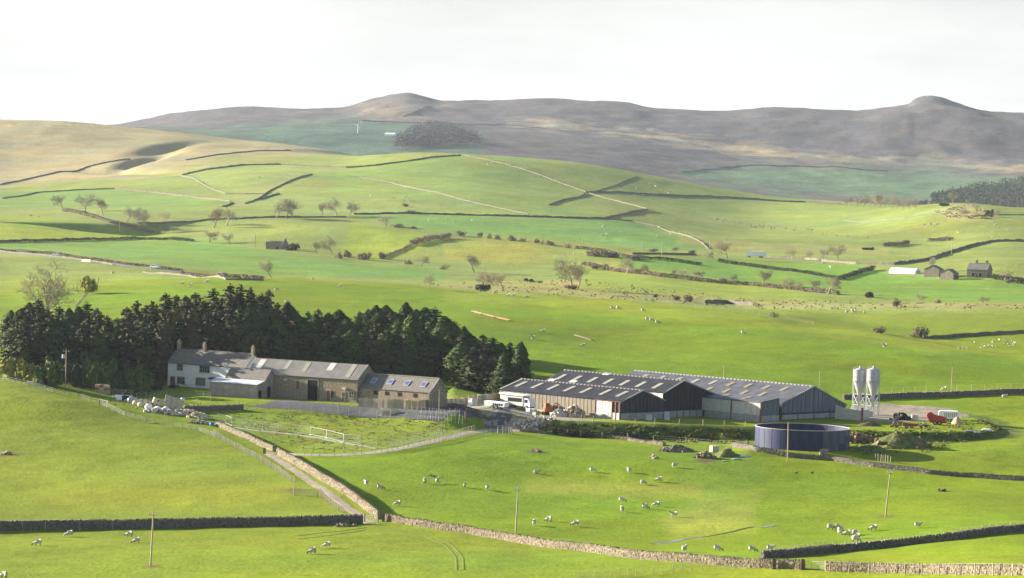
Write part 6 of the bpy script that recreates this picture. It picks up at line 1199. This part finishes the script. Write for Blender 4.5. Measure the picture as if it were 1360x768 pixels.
tag(b.build('sheet_pile', mat('pale_blue_paint', (.45, .52, .62)), loc=p), 'pile of pale blue and white sheets on the grass behind the junk', 'sheets', None, 'stuff')
p = gp(161, 652, 541); e = empty('water_tank', p, -.35, 'white box tank with a black side at the left of the junk pile', 'tank'); b = MB(); b.box(-1.2, -.55, .15, .2, .55, 1.35, .02); b.build('tank', white, e); b = MB(); b.box(.22, -.55, .15, 1.4, .55, 1.3, .02); b.build('cover', rubber, e); b = MB(); b.box(-1.3, -.6, 0, 1.5, .6, .14); b.build('pallet', postm, e)
creamb = mat('cream_sack', (.58, .50, .38), .15, 2, .9); wbag = mat('white_sack', (.72, .72, .72), .1, 2, .8)
for px, D, w_, h, m, lab in [(171, 648, 1.1, 1.4, galv, 'grey cage bin beside the white box tank'), (178, 645, 1.3, 1.1, creamb, 'cream bale, left one in the junk pile'), (185, 643, 1.3, 1.1, creamb, 'cream bale, right one in the junk pile'), (196, 640, 1.8, 1.3, wbag, 'large white bulk bag with dark print in the junk pile'), (208, 638, 1.6, 1.2, wbag, 'white bulk bag in the middle of the junk pile'), (219, 638, 1.6, 1.3, wbag, 'white bulk bag in front of the tilted cages'), (241, 662, 1.0, .9, wbag, 'white sack by the stakes above the dark garden wall'), (238, 636, 1.0, .7, wbag, 'small white sack at the right of the junk pile')]: bag(px, D, w_, h, m, lab)
p = gp(208, 648, 545); e = empty('old_tank', p, .2, 'cream coloured box tank with a round black hole, tipped on the junk pile', 'tank'); b = MB(); b.box(-1.2, -.6, 0, 1.2, .6, 1.25, .06); o = b.build('body', creamb, e); o.rotation_euler.y = .3; o.location.z = .5; b = MB(); b.lathe([(.22, -.02), (.22, .04)], 12); h_ = b.build('hole', dark, o); h_.location = (-.1, -.63, .75); h_.rotation_euler.x = math.pi / 2
p = gp(228, 646, 547); e = empty('cage_rack', p, -.3, 'tilted rack of three pale wire cages on the junk pile', 'rack'); e.rotation_euler.y = .22; b = MB()
for i in range(4): x = -2.1 + i * 1.4; b.tube([(x, 0, 0), (x - .25, .3, 2.6)], .07, 5)
for z in (0, 1.3, 2.6): b.tube([(-2.1 - z * .1, z * .115, z), (2.1 - z * .1, z * .115, z)], .06, 5)
b.build('frame', whitem, e)
for i in range(3):
    b = MB(); x = -2.1 + i * 1.4; b.add([(x + .12, .06, .1), (x + 1.28, .06, .1), (x + 1.05, .34, 2.5), (x - .1, .34, 2.5), (x + .12, .16, .1), (x + 1.28, .16, .1), (x + 1.05, .44, 2.5), (x - .1, .44, 2.5)], [(0, 1, 2, 3), (7, 6, 5, 4), (0, 1, 5, 4), (2, 3, 7, 6)]); b.build('cage_panel', mat('wire_panel', (.40, .37, .34), .2, 3), e)
heap(212, 552, 50, .8, earthm, 'jumbled rubbish and sacks in front of the tilted cages', 1.2, 110, mat('pale_rubble', (.50, .46, .40)), 'scrap_heap', D=636, ls=.38, seed=25); heap(176, 541, 40, .6, earthm, 'old timber and feed sacks left in the junk pile', 1.2, 70, creamb, 'scrap_heap', D=652, ls=.38, seed=26); heap(250, 556, 34, .6, muckm, 'dark brash with pale sticks at the right of the junk pile', 1.2, 60, creamb, 'scrap_heap', D=640, ls=.34, seed=27)
heap(192, 546, 46, .7, earthm, 'mixed scrap timber and stones behind the bulk bags', 1.6, 70, creamb, 'scrap_heap', D=650, ls=.35, seed=21); heap(236, 556, 26, .8, muckm, 'tangle of dark scrap and planks right of the bulk bags', 1.4, 60, mat('scrap_mix', (.36, .30, .25), .7, 1.5), 'scrap_heap', D=637, ls=.4, seed=22); heap(262, 560, 30, 1.0, earthm, 'heap of square tan stones at the top of the track wall', 1.4, 50, mat('tan_block', (.52, .44, .33)), 'stone_heap', D=634, ls=.45, seed=23); heap(266, 568, 36, .5, muckm, 'strewn sticks and rubbish below the tan stones', .9, 60, mat('scrap_mix', (.36, .30, .25)), 'scrap_heap', D=626, ls=.3, seed=24)
p = gp(279, 624, 568); b = MB(); b.lathe([(.40, 0), (.43, .3), (.40, .32), (.43, .6), (.40, .62), (.42, .95)], 14); o = b.build('blue_drum', mat('blue_drum_plastic', (.05, .16, .42), .15, 2, .4), loc=p + Vector((0, -.4, .43))); o.rotation_euler = (1.45, 0, .5); tag(o, 'bright blue plastic drum lying by the head of the track wall', 'drum')
p = hit(201, 562, 560); b = MB()
for i in range(4): b.box(-1.0, -.45 + i * .25, .02, 1.0, -.28 + i * .25, .1, .02)
tag(b.build('pallet', timber, loc=p), 'pale flat pallet lying in the grass before the junk', 'pallet'); block(52, 511, 1.8, 1.2, 1.4, lead, 'pale grey garden tank under the olive bushes', 'oil_tank', cat='tank'); block(40, 511, 1.6, .9, .7, creamb, 'pinkish pallet load beside the garden tank', 'pallet_load', cat='load')
# ------------------------------------------------------------------ lane cars, turbine, troughs
def car(px, py, m, label, rz, s=1.):
    p = hit(px, py, 1040); e = empty('parked_car', p + Vector((0, 0, .15)), rz, label, 'car', 'cars on the valley lane', s); b = MB(); b.prism([(-2.1, .35), (2.1, .35), (2.15, .75), (1.9, .95), (.9, 1.05), (-1.95, 1.05), (-2.15, .8)], -.85, .85, 'y'); b.build('body', m, e)
    b = MB(); b.prism([(-1.9, 1.04), (.95, 1.04), (.3, 1.6), (-1.5, 1.62)], -.75, .75, 'y'); c = b.build('cabin', m, e); b = MB(); b.prism([(-1.6, 1.1), (.7, 1.1), (.25, 1.5), (-1.4, 1.52)], -.78, .78, 'y'); b.build('side_window', glass, c); [wheel(e, x, y, .33, .2) for x in (-1.3, 1.3) for y in (-.78, .78)]
carw = mat('car_white', (.75, .76, .78), .03, 1, .3); cars = mat('car_silver', (.55, .58, .62), .05, 1, .3)
car(75, 340.5, cars, 'silver car on the valley lane, leftmost', -.5); car(206, 357, carw, 'white estate car on the valley lane, middle one', -.5, 1.05); car(293, 367.5, carw, 'white car on the valley lane, nearest the crest', -.45)
p = hit(29, 336, 1040); b = MB(); b.box(-3, -.4, -.2, 3, .4, 1.8, .1); o = b.build('lane_gate', creamb, loc=p); o.rotation_euler.z = -.4; tag(o, 'pale gateway wall beside the lane at the far left', 'wall'); p = hit(115, 348, 1040); b = MB(); b.box(-3.2, -.3, -.2, 3.2, .3, 1.2, .1); o = b.build('lane_gate', creamb, loc=p); o.rotation_euler.z = -.8; tag(o, 'pale stone bridge side where the lane bends', 'wall')
p = hit(475, 177, 3500); k = 1 / pxm(p.y); e = empty('wind_turbine', p, 0, 'small white wind turbine on the far green slope', 'wind turbine'); b = MB(); b.tube([(0, 0, -1), (0, 0, 11 * k)], [.6, .35], 8); b.build('tower', white, e); b = MB(); b.lathe([(.6, -.8), (.7, .8)], 8); n_ = b.build('nacelle', white, e); n_.location = (0, -.8, 11 * k)
for i in range(3): a = .4 + i * 2.094; b = MB(); b.prism([(-.35, 0), (.35, 0), (.12, 4.4 * k), (-.12, 4.4 * k)], -1.6, -1.4, 'y'); o = b.build('blade', white, n_); o.rotation_euler.y = a
for i, (x0, y0, x1, y1) in enumerate([(627, 415, 640, 418.5), (642, 419, 657, 422.5), (659, 423, 676, 427)]):
    a, c = hit(x0, y0, 740), hit(x1, y1, 740); d = c - a; L = d.length; e = empty('feed_trough', a, math.atan2(d.y, d.x), ['left', 'middle', 'right'][i] + ' of three long brown feed troughs in a line on the hill field', 'trough', 'feed troughs'); e.rotation_euler.y = -math.atan2(d.z, Vector((d.x, d.y)).length)
    b = MB(); b.prism([(-.35, .55), (-.2, .2), (.2, .2), (.35, .55), (.27, .55), (.15, .28), (-.15, .28), (-.27, .55)], 0, L, 'x'); b.build('trough', mat('trough_wood', (.30, .17, .10), .2, 2), e)
    for x in (.5, L - .5): b = MB(); b.box(x - .08, -.3, -.1, x + .08, .3, .22); b.build('leg', bark, e)
a, c = hit(763, 446, 740), hit(786, 453, 740); b = MB(); d = c - a; b.tube([(0, 0, .2), d * .5 + Vector((0, 0, .3)), d + Vector((0, 0, .15))], [.28, .24, .15], 7); b.tube([d * .4, d * .6 + Vector((.3, .8, .6))], [.1, .04], 5); tag(b.build('fallen_log', bark, loc=a), 'dark fallen log lying on the hill field', 'log')
# ------------------------------------------------------------------ sheep, cattle, people
def skin(name, nodes, edges, mats_, face_mat, sub=1):
    me = bpy.data.meshes.new(name); me.from_pydata([n[0] for n in nodes], edges, []); o = bpy.data.objects.new(name, me); COL.objects.link(o)
    o.modifiers.new('s', 'SKIN'); m = o.modifiers.new('u', 'SUBSURF'); m.levels = sub; m.render_levels = sub
    for i, n in enumerate(nodes):
        r = n[1] if hasattr(n[1], '__len__') else (n[1], n[1]); me.skin_vertices[0].data[i].radius = r
    me.skin_vertices[0].data[0].use_root = True
    dg = bpy.context.evaluated_depsgraph_get(); dg.update(); r = bpy.data.meshes.new_from_object(o.evaluated_get(dg)); bpy.data.objects.remove(o); r.name = name; r.materials.clear()
    for q in mats_: r.materials.append(q)
    for p in r.polygons: p.material_index = face_mat(p.center); p.use_smooth = True
    return r
wool = mat('wool', (.50, .465, .39), .2, 5, .95, .5, 9, rand=.12); face = mat('dark_face', (.07, .06, .055), .3, 5, .9); faceg = mat('pale_face', (.42, .38, .34), .2, 5, .9)
def sheep_mesh(pose, fm, seed):
    rs = random.Random(seed); g = pose == 'graze'; lie = pose == 'lie'; z = .36 if lie else .66; hd = (.74, 0, .22) if g else (.68, 0, z + .32); nk = (.60, 0, .42) if g else (.56, 0, z + .18); mz = (.90, 0, .10) if g else (.88, 0, z + .26)
    N = [((-.05, 0, z), (.30, .31)), ((-.42, 0, z - .02), (.25, .27)), ((.30, 0, z - .01), (.25, .27)), (nk, (.13, .15)), (hd, (.095, .11)), (mz, (.055, .06)), ((-.60, 0, z - .10), (.06, .06))]
    E = [(0, 1), (0, 2), (2, 3), (3, 4), (4, 5), (1, 6)]
    for sx, b_ in ((-.38, 1), (.30, 2)):
        for sy in (-.14, .14):
            i = len(N); dx = rs.uniform(-.06, .08) if not lie else .12
            if lie: N += [((sx + .05, sy * 1.3, .16), (.07, .07)), ((sx + .2, sy * 1.5, .05), (.045, .045))]
            else: N += [((sx + dx * .3, sy, .36), (.075, .085)), ((sx + dx, sy, .04), (.04, .04))]
            E += [(b_, i), (i, i + 1)]
    for sy in (-.15, .15): N.append(((hd[0] - .04, sy, hd[2] + .05), (.03, .03))); E.append((4, len(N) - 1))
    fmat = lambda c: 1 if (c.x > hd[0] - .07 or (not lie and c.z < .26 and c.x < .56) or (lie and c.z < .08)) else 0
    return skin('sheep', N, E, [wool, fm], fmat)
SHEEP = {k: sheep_mesh(k.split('_')[0], face if 'd' in k.split('_')[1] else faceg, i) for i, k in enumerate(['graze_d', 'graze_p', 'stand_d', 'stand_p', 'lie_d', 'graze_d2'])}
def put_sheep(px, py, pose, ang, label, group, s=1.0, dmin=380):
    p = hit(px, py, dmin); o = link('sheep', SHEEP[pose], loc=p); o.rotation_euler = (0, 0, R(ang)); o.scale = (s, s, s); return tag(o, label, 'sheep', group)
G1 = 'sheep grazing around the farm'
NEAR = [ # column, foot row, pose, heading, label
 (5, 768, 'graze_d', 160, 'sheep at the bottom left edge of the picture'), (50, 725, 'graze_d', 195, 'grazing sheep lowest left below the dark wall'), (92, 713, 'graze_p', 200, 'grazing sheep close under the dark left wall'), (172, 713, 'graze_d', 170, 'upper of two sheep by the nearest pole'), (181, 722, 'graze_d2', 200, 'lower of two sheep by the nearest pole'),
 (415, 736, 'graze_d', 210, 'lower sheep of two below the end of the dark wall'), (434, 728, 'graze_p', 200, 'upper sheep of two below the end of the dark wall'), (486, 645, 'stand_p', 120, 'sheep standing at the edge of the track wall shadow'), (505, 650, 'graze_d', -20, 'sheep right beside the wall shadow, head to the right'), (528, 672, 'graze_p', 180, 'sheep alone above the rugged wall corner'),
 (564, 642, 'stand_d', 100, 'left of two sheep side by side in mid field'), (581, 642, 'stand_p', 80, 'right of two sheep side by side in mid field'), (617, 648, 'graze_d', 90, 'sheep in mid field, second from the right of four'), (647, 651, 'graze_p', 85, 'sheep in mid field, rightmost of four in a row'), (712, 629, 'lie_d', 10, 'sheep lying uphill near the pile of branches'),
 (709, 698, 'stand_p', 95, 'sheep nearest the pole behind the rugged wall'), (729, 693, 'graze_d', 160, 'middle sheep of three right of the pole'), (764, 699, 'graze_d2', 190, 'right sheep of three right of the pole'), (787, 627, 'graze_p', 0, 'sheep broadside in the upper sheep field'), (835, 628, 'stand_p', 110, 'sheep facing away in the upper sheep field'), (854, 644, 'graze_p', 20, 'left of two sheep below the tumbled stones'), (875, 640, 'graze_d', 200, 'right of two sheep below the tumbled stones'), (896, 621, 'stand_p', 10, 'sheep with raised head close to the stone heap'),
 (826, 667, 'graze_d2', 0, 'upper of two sheep one above the other'), (826, 680, 'stand_p', 100, 'lower of two sheep one above the other'), (857, 676, 'graze_d', -30, 'sheep head down left of a broadside sheep'), (872, 673, 'graze_p', 170, 'broadside sheep in the middle of the sheep field'), (895, 687, 'stand_d', 185, 'large fleeced sheep nearest the wet patch'), (909, 733, 'stand_p', 60, 'sheep just behind the rugged wall by the wet patch'), (953, 732, 'graze_d', -15, 'sheep behind the rugged wall, head to the right'), (999, 733, 'graze_d2', -10, 'sheep at the meeting of the bottom walls, left one'), (1023, 732, 'stand_p', -20, 'sheep at the meeting of the bottom walls, right one'),
 (1103, 704, 'graze_d', 10, 'leftmost sheep of the huddle below the leaning pole'), (1113, 704, 'graze_p', 5, 'second sheep of the huddle below the leaning pole'), (1115, 710, 'stand_p', 100, 'sheep facing away in the huddle'), (1125, 712, 'graze_d', 190, 'dark faced sheep in the middle of the huddle'), (1135, 711, 'graze_d2', 60, 'dark headed sheep at the back of the huddle'), (1138, 716, 'graze_p', 170, 'broadside sheep at the front of the huddle'), (1136, 720, 'graze_d', 10, 'lowest sheep of the huddle, by the dark wall'), (1160, 705, 'graze_d', 185, 'sheep alone right of the huddle'), (1219, 701, 'stand_p', -10, 'pale sheep far right, walking right'),
 (1254, 519, 'graze_p', 170, 'sheep left of the lone pole under the hill field'), (1334, 528, 'lie_d', 0, 'sheep lying right under the silo wall'), (1175, 462, 'stand_p', 185, 'sheep alone on the brow of the hill field'), (987, 444, 'graze_d', 5, 'sheep in the middle of the hill field'), (774, 461, 'graze_d2', 190, 'sheep below the fallen log'), (721, 442, 'graze_d', 185, 'upper of two sheep left of the fallen log'), (708, 451, 'stand_p', 190, 'lower of two sheep left of the fallen log'),
 (813, 411, 'graze_d', 0, 'left of two sheep high on the hill field'), (821, 411, 'graze_d', 10, 'right of two sheep high on the hill field'), (854, 414, 'graze_p', 5, 'lone sheep right of the high pair'), (860, 426, 'graze_d', 0, 'left sheep of the trio on the hill field'), (865, 427, 'graze_p', 15, 'middle sheep of the trio on the hill field'), (873, 430, 'graze_d', 0, 'right sheep of the trio on the hill field'), (657, 391, 'graze_p', 10, 'sheep left of the crest trio'), (676, 394, 'graze_d', 170, 'first sheep of the crest trio'), (682, 394, 'graze_p', 180, 'second sheep of the crest trio'), (700, 396, 'graze_d', 180, 'sheep right of the crest trio'),
 (451, 382, 'graze_d', 185, 'dark faced sheep on the crest above the plantation'), (415, 373, 'stand_p', 100, 'pale sheep on the skyline of the hill field'), (381, 403, 'graze_d', 0, 'sheep just above the plantation tops'), (361, 404, 'graze_p', 0, 'sheep partly behind a conifer top'), (367, 387, 'stand_p', 5, 'sheep above the middle of the plantation'), (242, 378, 'graze_d', 180, 'left sheep of three above the conifers'), (253, 381, 'stand_p', 180, 'middle sheep of three above the conifers'), (275, 376, 'graze_p', 180, 'right sheep of three above the conifers'), (150, 364, 'graze_p', 0, 'tiny sheep beyond the small olive tree'), (33, 390, 'graze_d', 0, 'sheep left of the great bare tree'), (1060, 708, 'lie_d', 0, '')]
for px, py, pose, ang, lab in NEAR:
    if lab: put_sheep(px, py, pose, ang, lab, G1, rnd.uniform(1.0, 1.14) * (1.08 if py < 560 else 1))
def flock(poly, n, where, seed, s=1.1):
    r = random.Random(seed); xs = [p[0] for p in poly]; ys = [p[1] for p in poly]; k = 0
    while k < n:
        x, y = r.uniform(min(xs), max(xs)), r.uniform(min(ys), max(ys))
        if float(poly_sdf(np.array([x]), np.array([y]), poly)[0]) > 0: continue
        put_sheep(x, y, r.choice(['graze_d', 'graze_p', 'stand_p']), r.uniform(0, 360), f'tiny far sheep {where}', f'far sheep {where}', s * r.uniform(.95, 1.15), 760); k += 1
flock([(1268, 463), (1300, 453), (1350, 447), (1350, 460), (1320, 466), (1282, 466)], 26, 'on the lower right meadow', 1, .62)
flock([(1222, 300), (1235, 294), (1250, 295), (1240, 304)], 11, 'clustered on the pasture under the far mound', 2); flock([(1260, 300), (1340, 296), (1340, 318), (1262, 314)], 8, 'scattered over the far right pasture', 3); flock([(760, 296), (900, 302), (915, 318), (780, 318)], 14, 'on the long field below the big green hill', 4); flock([(640, 215), (700, 220), (690, 224), (640, 219)], 6, 'near the top of the big green hill', 5); flock([(490, 246), (560, 262), (540, 272), (480, 262)], 6, 'on the left slope of the big green hill', 6); flock([(835, 240), (920, 246), (900, 275), (840, 262)], 10, 'on the right shoulder of the big green hill', 7); flock([(25, 284), (62, 287), (62, 291), (28, 288)], 4, 'on the meadow beside the shaded bank', 8); flock([(1120, 413), (1155, 412), (1155, 417), (1122, 417)], 5, 'on the pale meadow by the stream', 9); flock([(530, 285), (640, 289), (660, 310), (560, 300)], 5, 'under the long dark wall', 10); flock([(330, 222), (410, 224), (400, 236), (330, 240)], 5, 'on the upper left hillside', 11); flock([(1070, 345), (1150, 358), (1140, 362), (1060, 352)], 3, 'in the trimmed hedge field', 12)
for px, py, lab in [(699, 375, 'black cow lying in the valley meadow, left'), (706, 376, 'black cow standing in the valley meadow, right')]:
    o = put_sheep(px, py, 'graze_d2', 10, lab, 'black cattle', 1.9, 780); me = o.data.copy(); me.materials.clear(); [me.materials.append(mat('black_hide', (.02, .018, .018), .3, 3)) for _ in range(2)]; o.data = me; o.name = 'cow'; o['category'] = 'cow'
for px, py, lab in [(1058, 630, 'dark crow on the grass, left of two'), (1079, 630, 'dark crow on the grass, right of two'), (1263, 634, 'black and white bird on the grass under the brown wall')]:
    p = hit(px, py, 380); N = [((0, 0, .22), (.11, .11)), ((-.2, 0, .20), (.07, .07)), ((-.42, 0, .16), (.03, .02)), ((.16, 0, .33), (.06, .06)), ((.22, 0, .40), (.06, .06)), ((.34, 0, .38), (.015, .015)), ((0, .05, .02), (.015, .015)), ((0, -.05, .02), (.015, .015))]
    me = skin('bird', N, [(0, 1), (1, 2), (0, 3), (3, 4), (4, 5), (0, 6), (0, 7)], [mat('black_plumage', (.02, .02, .022)), wool], lambda c: 1 if px > 1200 and c.z < .2 else 0); o = link('bird', me, loc=p); o.scale = (1.3,) * 3; tag(o, lab, 'bird')
def person(px, py, D, top, legs, hairc, label, face_to=-90):
    sk = mat('skin', (.48, .30, .22), .1, 4, .6); p = gp(px, D, py); e = empty('person', p, R(face_to), label, 'person')
    N = [((0, 0, .95), (.15, .11)), ((0, 0, 1.18), (.15, .11)), ((0, 0, 1.38), (.17, .11)), ((.01, 0, 1.50), (.06, .06)), ((.02, 0, 1.60), (.085, .08)), ((.03, 0, 1.70), (.085, .085))]
    E = [(0, 1), (1, 2), (2, 3), (3, 4), (4, 5)]
    for s in (-1, 1):
        i = len(N); N += [((0, s * .21, 1.40), (.07, .07)), ((-.02, s * .27, 1.13), (.05, .05)), ((.10, s * .26, .92), (.038, .038)), ((.14, s * .25, .84), (.035, .04))]; E += [(2, i), (i, i + 1), (i + 1, i + 2), (i + 2, i + 3)]
        for q in range(5):
            a = (q - 2) * .02; l = .09 if q < 4 else .06; N.append(((.16 + (.03 if q == 4 else 0), s * (.25 + a), .84 - l), (.009, .009))); E.append((i + 3, len(N) - 1))
        j = len(N); N += [((0, s * .10, .86), (.10, .095)), ((.02, s * .11, .48), (.068, .068)), ((-.01, s * .11, .09), (.048, .048)), ((.15, s * .12, .04), (.045, .03))]; E += [(0, j), (j, j + 1), (j + 1, j + 2), (j + 2, j + 3)]
    N.append(((.115, 0, 1.64), (.018, .018))); E.append((4, len(N) - 1))
    for s in (-1, 1): N.append(((.02, s * .09, 1.645), (.018, .02))); E.append((4, len(N) - 1))
    me = skin('body', N, E, [sk, top, legs, rubber], lambda c: 3 if c.z < .12 else 2 if c.z < .93 and abs(c.y) < .215 else 1 if .88 < c.z < 1.47 else 0, 2); link('body', me, e)
    b = MB(); b.blob((-.005, 0, 1.70), .125, 10, 7, .05, (1, .95, .95)); o = b.build('hair', hairc, e, smooth=True); o.location = (-.025, 0, .025)
person(591, 536, 664, mat('maroon_jacket', (.12, .035, .04), .2, 4), mat('dark_trousers', (.03, .03, .04), .2, 4), mat('fair_hair', (.30, .2, .1), .2, 5), 'person in a dark red jacket standing behind the timber boarding'); person(603, 536, 664, white, mat('dark_trousers', (.03, .03, .04)), mat('dark_hair', (.05, .035, .025), .2, 5), 'person in a white top standing behind the timber boarding')
# ------------------------------------------------------------------ the air of the valley
hz = MB(); zt = max(float(ZG[:, 40:-40].max()) + 14, 8.)
hz.box(-4200, -60, float(ZG.min()) - 1, 4200, 9400, zt)
hm = bpy.data.materials.new('air_haze'); hm.use_nodes = True; t = hm.node_tree; t.nodes.clear()
pv = t.nodes.new('ShaderNodeVolumePrincipled'); pv.inputs['Color'].default_value = (.72, .84, 1, 1); pv.inputs['Density'].default_value = HAZE; pv.inputs['Anisotropy'].default_value = .2
ou = t.nodes.new('ShaderNodeOutputMaterial'); t.links.new(pv.outputs[0], ou.inputs['Volume'])
hz.build('haze', hm, kind='stuff')
